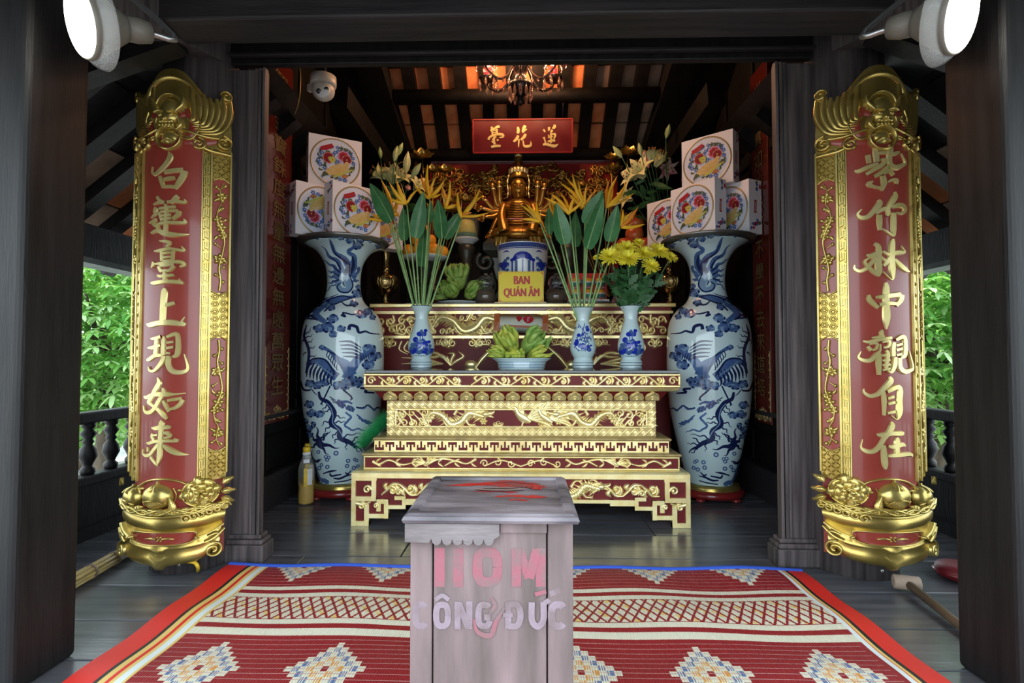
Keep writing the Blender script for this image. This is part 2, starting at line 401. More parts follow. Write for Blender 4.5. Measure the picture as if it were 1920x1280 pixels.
# ------------------------------------------------------------------ door frame: jambs on plinths, lintel
YJ = 2.60
t = thing('trim_1', (0, YJ, 0), kind='structure')
for s, xi, xo in ((-1, -1.305, -1.50), (1, 1.245, 1.45)):
    a, b = sorted((xi, xo))
    m_ = MB(); m_.box(a, b, YJ + .03, YJ + .075, 0, 2.46); bevel(m_.build('jamb', 'jamb_wood', t), .008)
    for q in range(3):
        m_ = MB(); c = xi - s * (.006 - q * .022); m_.box(min(c, c + s * .014), max(c, c + s * .014), YJ + .012 + q * .006, YJ + .05, .13, 2.46); bevel(m_.build('jamb_moulding', 'jamb_wood', t), .003)
    for z0, z1, g in ((0, .085, .035), (.085, .108, .026), (.108, .13, .014)):
        m_ = MB(); m_.box(a - g, b + g, YJ + .03 - g, YJ + .08 + g, z0, z1); bevel(m_.build('plinth', 'jamb_wood', t), .006)
lz = W(980, 113, YJ).z
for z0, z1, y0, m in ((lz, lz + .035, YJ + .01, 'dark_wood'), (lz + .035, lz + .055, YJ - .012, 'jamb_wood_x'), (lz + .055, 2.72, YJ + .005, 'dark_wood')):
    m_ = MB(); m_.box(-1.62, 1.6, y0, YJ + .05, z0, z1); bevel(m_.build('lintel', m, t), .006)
m_ = MB(); m_.box(-1.8, 1.8, YJ + .02, YJ + .05, 2.70, 4.0); m_.build('lintel_board', 'dark_wood', t)
t = thing('trim_2', (0, 2.2, 2.4), kind='structure')
zb = W(960, 36, 2.15).z
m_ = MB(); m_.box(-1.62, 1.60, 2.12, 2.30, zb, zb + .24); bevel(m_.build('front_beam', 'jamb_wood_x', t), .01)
for s, X in ((-1, -1.56), (1, 1.54)):
    m_ = MB(); m_.beam((X + s * .02, 1.66, 2.30), (X - s * .02, 2.62, 2.56), .12, .16); m_.build('sloping_bracket', 'jamb_wood', t)
    m_ = MB(); m_.beam((X - s * .02, 2.3, 2.44), (X + s * 1.2, 2.3, 2.02), .10, .14); m_.build('side_bracket', 'dark_wood', t)
for s, X in ((-1, -1.635), (1, 1.585)):
    m_ = MB(); m_.beam((X, 2.85, 2.5), (X + s * .92, 2.85, 2.18), .9, .05); m_.build('dark_soffit', 'dark_wood', t)

# ------------------------------------------------------------------ posts and columns
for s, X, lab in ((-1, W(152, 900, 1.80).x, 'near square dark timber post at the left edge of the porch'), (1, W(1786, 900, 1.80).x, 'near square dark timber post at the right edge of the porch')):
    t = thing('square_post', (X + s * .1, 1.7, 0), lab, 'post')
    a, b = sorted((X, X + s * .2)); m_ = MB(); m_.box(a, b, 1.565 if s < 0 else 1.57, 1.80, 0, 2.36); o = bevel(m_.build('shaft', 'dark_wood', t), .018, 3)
    c = X + s * .2; a, b = sorted((c, c + s * .5)); m_ = MB(); m_.box(a, b, 1.64, 1.70, 0, 2.3); m_.build('side_board', 'jamb_wood', t)
for s, X, lab in ((-1, -1.635, 'round dark timber column behind the left carved couplet board'), (1, 1.585, 'round dark timber column behind the right carved couplet board')):
    t = thing('round_column', (X, 2.64, 0), lab, 'column')
    m_ = MB(); m_.lathe([(.185, 0), (.187, .5), (.18, 1.6), (.165, 2.7)], (X, 2.64, 0), 32); m_.build('shaft', 'jamb_wood', t)
    m_ = MB(); m_.ball((X + (.045 if s < 0 else .02), 2.64 - .186, .045), (.008, .004, .008), 10, 6); m_.build('nail_head', 'steel', t)

# ------------------------------------------------------------------ balustrades on both sides
RX = 2.42
bal = MB(); bal.lathe([(.028, 0), (.036, .01), (.036, .03), (.022, .045), (.026, .06), (.045, .10), (.038, .14), (.020, .165), (.030, .18), (.020, .195), (.040, .225), (.022, .25), (.034, .265), (.034, .285)], (0, 0, 0), 14); bd = bal.data(['dark_wood'])
for s, lab in ((-1, 'dark turned wooden balustrade along the left side porch'), (1, 'dark turned wooden balustrade along the right side porch')):
    t = thing('balustrade', (s * RX, 3.2, 0), lab, 'railing')
    m_ = MB(); m_.box(s * RX - .03, s * RX + .03, 1.75, 5.4, .635, .70); bevel(m_.build('top_rail', 'dark_wood', t), .01)
    m_ = MB(); m_.box(s * RX - .045, s * RX + .045, 1.75, 5.4, .30, .352); bevel(m_.build('bottom_rail', 'dark_wood', t), .008)
    m_ = MB(); m_.box(s * RX - .02, s * RX + .02, 1.75, 5.4, 0, .30); m_.build('panel', 'dark_wood', t)
    m_ = MB(); m_.box(s * RX - .035, s * RX + .035, 1.75, 5.4, 0, .07); m_.build('foot_rail', 'dark_wood', t)
    for k in range(20): inst('baluster', bd, t, (0, 1.93 + k * .166 - 3.2, .352))
# side porch roofs: eave beam, tiles, rafters, grey struts
for s, tn in ((-1, 'trim_3'), (1, 'trim_4')):
    t = thing(tn, (s * 2.4, 3.2, 1.6), kind='structure')
    zE = 1.54
    m_ = MB(); m_.box(min(s * 2.44, s * 2.56), max(s * 2.44, s * 2.56), 1.5, 5.4, zE + .02, zE + .21); m_.build('eave_beam', 'dark_wood', t)
    m_ = MB(); m_.box(min(s * 2.43, s * 2.57), max(s * 2.43, s * 2.57), 1.5, 5.4, zE - .012, zE + .02); m_.build('eave_fillet', 'grey_timber', t)
    def zs(x): return 1.74 + (2.62 - abs(x)) * .80
    m_ = MB(); m_.beam((s * 2.85, 3.4, zs(2.85) + .10), (s * 1.5, 3.4, zs(1.5) + .10), 4.2, .03, up=(s * .62, 0, .78)); m_.build('roof_deck', 'dark_wood', t)
    an = math.atan(.80)
    for k in range(13):
        y = 1.75 + k * .3
        m_ = MB(); m_.beam((s * 2.85, y, zs(2.85) + .03), (s * 1.55, y, zs(1.55) + .03), .10, .08); m_.build('rafter', 'dark_wood', t)
    for k in range(12):
        for j in range(4):
            x = 2.62 - j * .26; y = 1.9 + k * .3
            m_ = MB(); m_.beam((s * (x + .125), y, zs(x + .125) + .075), (s * (x - .125), y, zs(x - .125) + .075), .22, .02); m_.build('roof_tile', ('terracotta' if (k + j) % 2 else 'roof_tile_dull') if j < 2 else 'dark_wood', t)  # upper rows coloured dark to stand in for shade under the roof
    y = 3.15
    m_ = MB(); m_.beam((s * 2.62, y, 2.385), (s * 1.7, y, 2.40), .05, .095); m_.build('grey_tie', 'grey_timber', t)
    m_ = MB(); m_.beam((s * 2.66, y + .06, 2.245), (s * 2.33, y + .14, 2.075), .04, .075); m_.build('grey_strut', 'grey_timber', t)
    m_ = MB(); m_.beam((s * 2.70, y + .1, 1.975), (s * 2.33, y + .14, 2.09), .04, .09); m_.build('grey_strut', 'grey_timber', t)
    m_ = MB(); m_.beam((s * 2.75, y + .2, 1.955), (s * 2.30, y + .2, 1.86), .04, .06); m_.build('grey_strut', 'grey_timber', t)
    m_ = MB(); m_.beam((s * 2.6, y - .1, 2.5), (s * 2.2, y + .05, 2.2), .09, .13); m_.build('dark_strut', 'dark_wood', t)

# ------------------------------------------------------------------ garden beyond the railings
leaf = [(0, 0, 0), (.35, .16, .03), (.75, .14, .0), (1, 0, -.06), (.75, -.14, .0), (.35, -.16, .03)]
def tree(px, d, h, rad, zc, n, label, seed, light=.3, nm='broadleaf_tree', ls=.095):
    random.seed(seed)
    c = W(px, 640, d); x, y = c.x, c.y
    t = thing(nm, (x, y, -.6), label, 'tree')
    m_ = MB(); m_.tube([(x, y, -.6), (x + .05, y, .3), (x - .04, y + .05, zc)], (.11, .06), 10, sub=4); m_.build('trunk', 'bark', t)
    for k in range(5):
        a = k * 1.3; m_ = MB(); m_.tube([(x, y, zc - h * .35), (x + math.cos(a) * rad * .4, y + math.sin(a) * rad * .4, zc), (x + math.cos(a) * rad * .75, y + math.sin(a) * rad * .75, zc + h * .25)], (.04, .012), 6, sub=3); m_.build('branch', 'bark', t)
    m_ = MB()
    for k in range(n // 6):
        while True:
            p = Vector((random.uniform(-1, 1), random.uniform(-1, 1), random.uniform(-1, 1)))
            if .35 < p.length < 1: break
        p = Vector((x + p.x * rad, y + p.y * rad, zc + p.z * h)); mi = 1 if random.random() < light else 0
        a0 = random.uniform(0, 6.28); s = ls * random.uniform(.8, 1.4); tilt = random.uniform(-.3, .9)
        for q in range(6):                       # a whorl of six leaves
            a = a0 + q * 1.047; ca, sa = math.cos(a), math.sin(a); b = len(m_.v)
            for lx, ly, lz_ in leaf:
                X = lx * s; Y = ly * s * 1.2; Z = (lz_ + lx * (.25 - .5 * lx)) * s
                m_.v.append(p + Vector((X * ca - Y * sa, X * sa + Y * ca, Z + tilt * X * sa)))
            m_.face((b, b + 1, b + 2, b + 3, b + 4, b + 5), mi, True)
    m_.build('foliage', ['tree_leaf', 'tree_leaf_light'], t, kind='stuff')
tree(195, 6.2, 1.25, 1.15, 1.35, 15000, 'dense broadleaf tree seen through the left opening above the railing', 1, .25)
tree(165, 7.6, .7, 1.0, .35, 6000, 'low pale leafy shrub beside the trunk beyond the left railing', 2, .8, 'leafy_shrub')
tree(215, 11.5, 2.2, 1.9, 1.9, 9000, 'far tree closing the view behind the left railing', 3, .5, ls=.17)
tree(1752, 5.6, 1.2, 1.1, 1.30, 15000, 'bright broadleaf tree seen through the right opening above the railing', 4, .45)
tree(1770, 8.4, 1.4, 1.3, 1.5, 6000, 'large leaved tree behind the bright one beyond the right railing', 5, .7, ls=.20)
tree(1765, 11.5, 2.2, 1.9, 1.6, 9000, 'far tree closing the view behind the right railing', 6, .4, ls=.17)
random.seed(11)
# ------------------------------------------------------------------ carved ornament kits (2D, drawn through a map)
def vine(mb, fm, x0, x1, v, amp, h, w, n, flip=1):       # running scroll: wave stem with curls and leaves
    L = (x1 - x0) / n
    for i in range(n):
        s = flip * (1 if i % 2 == 0 else -1); a = x0 + i * L
        mb.ribbon([(a, v - s * amp * .8, w * .6), (a + L * .3, v - s * amp * .1, w), (a + L * .62, v + s * amp * .75, w), (a + L, v + s * amp * .8, w * .6)], fm, h)
        cx, cy = a + L * .62, v - s * amp * .18
        mb.ribbon([(x, y, w * (1 - .5 * k / 14)) for k, (x, y) in enumerate(spiral(cx, cy, min(amp * .62, L * .3), 1.2, R(100) * s, -s))], fm, h, n=2)
        mb.ribbon([(a + L * .3, v - s * amp * .1, w * .5), (a + L * .18, v + s * amp * .5, w * 1.5), (a + L * .34, v + s * amp * .95, w * .2)], fm, h)
        mb.ribbon([(a + L * .8, v + s * amp * .75, w * .4), (a + L * .92, v + s * amp * .1, w * 1.3), (a + L * .84, v - s * amp * .75, w * .2)], fm, h)
        mb.disc(cx, cy, w * 1.3, w * 1.3, fm, .001, h, 8)
def flower(mb, fm, x, y, r, h, n=5, a0=0.0):
    for k in range(n):
        a = a0 + 2 * math.pi * k / n; mb.disc(x + math.cos(a) * r * .58, y + math.sin(a) * r * .58, r * .46, r * .36, fm, 0, h, 8, rot=a)
    mb.disc(x, y, r * .28, r * .28, fm, h * .5, h * .6, 8)
def cloud(mb, fm, x, y, r, h, s=1):
    for dx, dy, q in ((-1.1, 0, .8), (0, .35, 1), (1.1, 0, .8)):
        mb.ribbon([(a, b, r * .16) for a, b in spiral(x + dx * r * s, y + dy * r, r * q * .75, 1.3, R(-90), s)], fm, h, n=2)
    mb.ribbon([(x - 1.7 * r * s, y - r * .65, r * .05), (x, y - r * .45, r * .3), (x + 2.4 * r * s, y - r * .7, r * .04)], fm, h)
def beast(mb, fm, x, y, L, h, s=1, w=None):              # a long scaled dragon-like body with legs, mane, tail fins
    w = w or L * .055
    P = [(-.5, -.04), (-.40, .09), (-.24, .05), (-.10, -.09), (.06, -.05), (.18, .08), (.31, .06), (.42, .03)]
    pts = [(x + s * a * L, y + b * L, w * (.35 + 1.1 * min(1, (i + .5) / 3)) * (1 if i < 6 else .8)) for i, (a, b) in enumerate(P)]
    mb.ribbon(pts, fm, h * 1.3, n=6)
    C = cr(pts, 7)
    for i in range(2, len(C) - 2, 2):                    # back fins and scale beads
        q = C[i]; d = C[i + 1]; nx, ny = -(d[1] - q[1]), (d[0] - q[0]); l = math.hypot(nx, ny) or 1; nx, ny = nx / l * s, ny / l * s
        
        for sd_ in (1, -1): mb.ribbon([(q[0] + sd_ * nx * q[2] * .8, q[1] + sd_ * ny * q[2] * .8, w * .42), (q[0] + sd_ * nx * q[2] * 2.0 - s * w * .9, q[1] + sd_ * ny * q[2] * 2.0, w * .05)], fm, h, prof=VEE, n=2)
        
        for sd_ in (.4, -.4): mb.disc(q[0] + nx * q[2] * sd_, q[1] + ny * q[2] * sd_, w * .30, w * .34, fm, h * 1.0, h * .5, 7)
    hx, hy = x + s * .45 * L, y + .07 * L
    mb.disc(hx, hy, w * 1.9, w * 1.4, fm, 0, h * 1.7, 12); mb.ribbon([(hx, hy, w), (hx + s * w * 2.6, hy + w * .5, w * .7), (hx + s * w * 3.4, hy + w * 1.4, w * .15)], fm, h * 1.4)
    mb.ribbon([(hx + s * w, hy - w * .6, w * .7), (hx + s * w * 3, hy - w * 1.2, w * .2)], fm, h * 1.2, n=3); mb.disc(hx + s * w * .6, hy + w * .5, w * .4, w * .4, fm, h * 1.6, h * .5, 8)
    for k in range(4): mb.ribbon([(hx - s * w * .8, hy + w * (1 - k * .7), w * .45), (hx - s * w * 3, hy + w * (2.6 - k * 1.5), w * .4), (hx - s * w * 5, hy + w * (2.2 - k * 1.9), w * .06)], fm, h)
    for a, b, k in ((-.22, -.02, -1), (.12, 0, -1), (.26, .02, 1), (-.05, .06, 1)):
        lx, ly = x + s * a * L, y + b * L
        mb.ribbon([(lx, ly, w * .7), (lx + s * w * 1.5, ly + k * w * 2.2, w * .5), (lx + s * w * 3.2, ly + k * w * 2.4, w * .3)], fm, h)
        for c in (-.6, 0, .6): mb.ribbon([(lx + s * w * 3, ly + k * w * 2.4, w * .25), (lx + s * w * 4.4, ly + k * w * (2.4 + c), w * .05)], fm, h, n=2)
    for k in (-1, 0, 1): mb.ribbon([(x - s * .48 * L, y - .09 * L, w * .4), (x - s * .56 * L, y + k * .06 * L, w * .4), (x - s * .64 * L, y + k * .13 * L, w * .05)], fm, h)
def fill(mb, fm, x0, x1, z0, z1, r, w, h, seed=1):        # crowded cloud scrolls over a strip
    rn = random.Random(seed); nx = max(1, int((x1 - x0) / (r * 1.75))); nz = max(1, int((z1 - z0) / (r * 1.6)))
    for i in range(nx):
        for j in range(nz):
            x = x0 + (x1 - x0) * (i + .5 + rn.uniform(-.15, .15)) / nx; z = z0 + (z1 - z0) * (j + .5 + rn.uniform(-.12, .12)) / nz; a = rn.uniform(0, 6.28); s = rn.choice((-1, 1))
            mb.ribbon([(p, q, w * (1.1 - .5 * k / 12)) for k, (p, q) in enumerate(spiral(x, z, r * .72, 1.25, a, s, 12))], fm, h, n=2)
            p = (x + r * .72 * math.cos(a), z + r * .72 * math.sin(a)); b = a + s * -1.2
            mb.ribbon([(p[0], p[1], w), (p[0] + r * .6 * math.cos(b), p[1] + r * .45 * math.sin(b), w * 1.3), (p[0] + r * 1.2 * math.cos(b), p[1] + r * .6 * math.sin(b), w * .15)], fm, h * .9)
def phoenix(mb, fm, x, y, L, h, s=1):
    w = L * .05
    mb.ribbon([(x - s * .1 * L, y - .06 * L, w * .6), (x, y, w * 1.6), (x + s * .1 * L, y + .08 * L, w), (x + s * .13 * L, y + .16 * L, w * .8), (x + s * .20 * L, y + .17 * L, w * .2)], fm, h * 1.4)
    for k in range(6): mb.ribbon([(x - s * .05 * L, y, w * .5), (x - s * (.22 + .03 * k) * L, y + (.20 - k * .06) * L, w * .55), (x - s * (.46 + .02 * (k % 2)) * L, y + (.26 - k * .095) * L, w * .08)], fm, h)
    for k in range(5): mb.ribbon([(x, y + .03 * L, w * .5), (x + s * (.02 + .05 * k) * L, y + (.20 - .01 * k) * L, w * .5), (x - s * (.10 - .10 * k) * L, y + (.30 - .03 * k) * L, w * .06)], fm, h)
    mb.ribbon([(x, y - .03 * L, w * .4), (x + s * .05 * L, y - .14 * L, w * .3), (x + s * .12 * L, y - .16 * L, w * .1)], fm, h)

# ------------------------------------------------------------------ low altar
CX = -.018
def band(par, name, x0, x1, y, z0, z1, m, depth=.05):
    m_ = MB(); m_.box(x0, x1, y, y + depth, z0, z1); return m_.build(name, m, par)
def frame(par, x0, x1, y, z0, z1, t, m='gold', out=.012):
    for nm, a in (('frame_strip', (x0, x1, z1 - t, z1)), ('frame_strip', (x0, x1, z0, z0 + t)), ('frame_strip', (x0, x0 + t, z0 + t, z1 - t)), ('frame_strip', (x1 - t, x1, z0 + t, z1 - t))):
        m_ = MB(); m_.box(a[0], a[1], y - out, y + .02, a[2], a[3]); bevel(m_.build(nm, m, par), .004)
D0, D1, D2, D3, DS, DBK = 3.18, 3.24, 3.285, 3.36, 3.22, 4.12
la = thing('altar_table', (CX, 3.6, 0), 'low red and gold carved altar table standing on stepped feet', 'altar')
def X(px, y): return W(px, 760, y).x
# top slab with black glass
zt = W(980, 700, DS).z
z1, z0 = zt, W(980, 727, DS).z; xa, xb = X(682, DS), X(1276, DS)
m_ = MB(); m_.box(xa, xb, DS, DBK, z0, z1); m_.build('top_slab', 'altar_red', la)
m_ = MB(); m_.box(xa + .004, xb - .004, DS + .004, DBK, z1, z1 + .020); bevel(m_.build('glass_top', 'black_glass', la), .003)
frame(la, xa, xb, DS, z0 + .004, z1, .014)
c = MB(); fm = front(0, DS, 0); zc, am = (z0 + z1) / 2, (z1 - z0) * .36
for k, (a, b) in enumerate(((xa + .09, CX - .36), (CX - .30, CX + .30), (CX + .36, xb - .09))): vine(c, fm, a, b, zc, am, .011, .0078, 5, 1 if k % 2 else -1)
for xx in (xa + .045, xb - .045): c.ribbon([(p, q, .006) for p, q in spiral(xx, zc, .026, 1.3, 0)], fm, .01, n=2)
c.build('carved_scroll', 'gold', la, kind='stuff')
m_ = MB(); m_.loft([[(xa + .004 + g, DS + g * .8, z), (xb - .004 - g, DS + g * .8, z), (xb - .004 - g, DBK, z), (xa + .004 + g, DBK, z)] for g, z in ((.03, z0 - .022), (.012, z0 - .016), (0, z0 - .004), (.006, z0 + .004))], sm=False); m_.build('slab_moulding', 'gold', la)
# cove with lotus petals
zp1, zp0 = z0 - .022, W(980, 751, D3 - .04).z
pa, pb = X(700, DS + .05), X(1254, DS + .05); qa, qb = X(724, D3 - .02), X(1231, D3 - .02)
m_ = MB(); m_.loft([[(qa - .01, D3 - .04, zp0), (qb + .01, D3 - .04, zp0), (qb, DBK - .1, zp0), (qa, DBK - .1, zp0)], [(pa, DS + .06, zp1), (pb, DS + .06, zp1), (pb, DBK - .05, zp1), (pa, DBK - .05, zp1)]], sm=False); m_.build('petal_cove', 'altar_red', la)
pet = MB(); fmp = lambda a, b, h: Vector((a, -h, b)); H = .084
out = [(-.046, 0), (-.050, .018), (-.040, .042), (-.016, .058), (0, .078), (.016, .058), (.040, .042), (.050, .018), (.046, 0)]
for f, hh in ((1, .004), (.8, .013)): pet.poly([(a * f, b * f) for a, b in out], fmp, hh)
pet.ribbon([(a * .9, b * .9, .003) for a, b in out], fmp, .017, n=2); pet.ribbon([(-.02, .004, .003), (-.012, .026, .006), (0, .034, .003)], fmp, .019); pet.ribbon([(.02, .004, .003), (.012, .026, .006), (0, .034, .003)], fmp, .019)
pet.disc(0, .012, .012, .008, fmp, .01, .012, 8)
pd = pet.data(['gold']); slope = math.atan2(D3 - .04 - DS - .06, zp1 - zp0); LL = math.hypot(D3 - .04 - DS - .06, zp1 - zp0)
NP = 18
for k in range(NP):
    u = (k + .5) / NP; xm = (qa + (qb - qa) * u)
    inst('lotus_petal', pd, la, (xm - CX + (u - .5) * .02, D3 - .056 - 3.6, zp0 + .012), (slope, 0, 0), ((qb - qa) / NP / .104, 1, LL / H))
# waist block: diamond border and carved panel
zw1, zw0 = zp0, W(980, 817, D3).z; xa, xb = X(726, D3), X(1229, D3)
m_ = MB(); m_.box(xa, xb, D3, DBK - .12, zw0 - .03, zw1); m_.build('waist_block', 'altar_red', la)
bt = .052
for nm, a in (('border', (xa, xb, zw1 - bt, zw1)), ('border', (xa, xb, zw0, zw0 + bt)), ('border', (xa, xa + bt, zw0 + bt, zw1 - bt)), ('border', (xb - bt, xb, zw0 + bt, zw1 - bt))):
    m_ = MB(); m_.box(a[0], a[1], D3 - .006, D3 + .01, a[2], a[3]); m_.build(nm, 'worn_gold', la)
frame(la, xa + bt, xb - bt, D3, zw0 + bt, zw1 - bt, .011, out=.018)
dm = MB(); fd = lambda a, b, h: Vector((a, -h, b))
for q in (-1, 1):                                        # a folded diamond with a little square rose
    dm.ribbon([(-.026, 0, .0045), (0, q * .022, .0045)], fd, .010, prof=VEE, n=1); dm.ribbon([(0, q * .022, .0045), (.026, 0, .0045)], fd, .010, prof=VEE, n=1)
dm.poly([(-.015, 0), (0, -.012), (.015, 0), (0, .012)], fd, .007); dm.disc(0, 0, .006, .006, fd, .004, .004, 8)
dd = dm.data(['gold']); nx = 34; sx = (xb - xa - .01) / nx
for k in range(nx):
    for z in (zw1 - bt / 2, zw0 + bt / 2): inst('border_diamond', dd, la, (xa + .005 + (k + .5) * sx - CX, D3 - .006 - 3.6, z), (0, 0, 0), (sx / .054, 1, 1))
nz = 3; sz = (zw1 - zw0 - 2 * bt) / nz
for k in range(nz):
    for x in (xa + bt / 2, xb - bt / 2): inst('border_diamond', dd, la, (x - CX, D3 - .006 - 3.6, zw0 + bt + (k + .5) * sz), (0, 0, 0), (1, 1, sz / .046))
c = MB(); fm = front(0, D3, 0); zc = (zw0 + zw1) / 2
for s in (-1, 1):
    phoenix(c, fm, CX + s * .16, zc - .005, .36, .014, -s) if s > 0 else None
    beast(c, fm, CX + s * .40, zc - .004, .40, .013, -s, .0165); fill(c, fm, min(CX + s * .58, CX + s * .84), max(CX + s * .58, CX + s * .84), zc - .055, zc + .055, .034, .0065, .011, 5)
    flower(c, fm, CX + s * .58, zc, .034, .012, 6); flower(c, fm, CX + s * .76, zc + .012, .030, .012, 5, .5)
    for k in range(4): c.ribbon([(CX + s * (.62 + .06 * k), zc - .045, .006), (CX + s * (.64 + .06 * k), zc - .01 + .02 * (k % 2), .007), (CX + s * (.69 + .05 * k), zc + .04, .003)], fm, .01)
    for k in range(3): c.ribbon([(a, b, .0055) for a, b in spiral(CX + s * (.60 + .09 * k), zc - .03, .024, 1.1, R(90), s)], fm, .01, n=2)
phoenix(c, fm, CX + .02, zc, .40, .014, -1)
for s in (-1, 1):
    flower(c, fm, CX + s * .235, zc - .02, .026, .012, 6); cloud(c, fm, CX + s * .14, zc - .038, .020, .012, s); cloud(c, fm, CX + s * .30, zc + .038, .016, .010, s); flower(c, fm, CX + s * .555, zc + .028, .026, .012, 5)
c.build('carved_beasts', 'gold', la, kind='stuff')
# ledge 1 and fret band
def ledge(name, y, z, x0, x1, back, t=.026):
    m_ = MB(); m_.loft([[(x0 + g, y + g, zz), (x1 - g, y + g, zz), (x1 - g, back, zz), (x0 + g, back, zz)] for g, zz in ((.022, z - t), (.006, z - t + .004), (0, z - .010), (.004, z - .002), (.012, z))], sm=False); m_.build(name, 'worn_gold', la)
zl = zw0
xa, xb = X(701, D2 - .015), X(1257, D2 - .015)
zl = W(980, 821, D2 - .02).z
ledge('ledge', D2 - .02, zl, xa - .005, xb + .005, DBK, .022)
zf1, zf0 = zl - .018, W(980, 847, D2).z; xa, xb = X(703, D2), X(1253, D2)
m_ = MB(); m_.box(xa, xb, D2, DBK, zf0 - .03, zf1); m_.build('fret_block', 'altar_red', la)
hh = zf1 - zf0; cellw = (xb - xa) / 14
m_ = MB(); m_.box(xa, xb, D2 - .006, D2 + .01, zf0, zf1); m_.build('fret_plate', 'gold', la)
fr = MB(); e = .0052
def bar(x0, x1, z0_, z1_): fr.box(x0, x1, -.0085, 0, z0_, z1_)
bar(.25 * cellw - e, .25 * cellw + e, hh * .36, hh * .92); bar(.04 * cellw, .46 * cellw, hh * .14, hh * .38); bar(.05 * cellw, .05 * cellw + e * 1.6, hh * .36, hh * .60); bar(.45 * cellw - e * 1.6, .45 * cellw, hh * .36, hh * .60)
bar(.75 * cellw - e, .75 * cellw + e, hh * .08, hh * .64); bar(.54 * cellw, .96 * cellw, hh * .62, hh * .86); bar(.55 * cellw, .55 * cellw + e * 1.6, hh * .40, hh * .64); bar(.95 * cellw - e * 1.6, .95 * cellw, hh * .40, hh * .64)
fd_ = fr.data(['altar_red'])
for k in range(14): inst('key_fret', fd_, la, (xa + k * cellw - CX, D2 - .0015 - 3.6, zf0))
band(la, 'band_edge', xa, xb, D2 - .008, zf0 - .006, zf0 + .003, 'gold')
# ledge 2 and scroll band
xa, xb = X(680, D1 - .015), X(1276, D1 - .015)
zf9 = W(980, 850.5, D1 - .02).z
ledge('ledge', D1 - .02, zf9, xa - .004, xb + .004, DBK, .020)
zs1, zs0 = zf9 - .018, W(980, 880, D1).z; xa, xb = X(683, D1), X(1273, D1)
m_ = MB(); m_.box(xa, xb, D1, DBK, zs0 - .03, zs1); m_.build('scroll_block', 'altar_red', la)
frame(la, xa, xb, D1, zs0, zs1, .010)
c = MB(); fm = front(0, D1, 0); zc = (zs0 + zs1) / 2
for s in (-1, 1):
    c.ribbon([(CX + s * .90, zc + .005, .012), (CX + s * .86, zc - .012, .008), (CX + s * .80, zc + .014, .007), (CX + s * .72, zc - .014, .007), (CX + s * .64, zc + .004, .004)], fm, .010)
    for k in range(7): c.ribbon([(CX + s * .58, zc - .02, .005), (CX + s * (.60 - k * .02), zc + .004 * k, .006), (CX + s * (.66 - k * .05), zc + .030 - abs(k - 3) * .008, .002)], fm, .010)
    c.ribbon([(CX + s * .46, zc - .018, .005), (CX + s * .40, zc + .01, .008), (CX + s * .33, zc - .006, .006), (CX + s * .27, zc + .022, .010)], fm, .010)
    for k in range(3): c.ribbon([(a, b, .005) for a, b in spiral(CX + s * (.06 + .08 * k), zc + (.004 if k % 2 else -.004), .024, 1.2, R(90 * k), s)], fm, .010, n=2)
    c.ribbon([(CX + s * .22, zc - .02, .004), (CX + s * .12, zc + .015, .006), (CX, zc - .02, .005)], fm, .010)
    for q_ in (.88, .76, .66, .50, .40, .30):
        for d_ in (-1, 1): c.ribbon([(CX + s * q_, zc, .003), (CX + s * (q_ - .012), zc + d_ * .014, .008), (CX + s * (q_ - .034), zc + d_ * .024, .001)], fm, .010)
    phoenix(c, fm, CX + s * .57, zc - .004, .17, .010, -s)
c.build('carved_scroll', 'gold', la, kind='stuff')
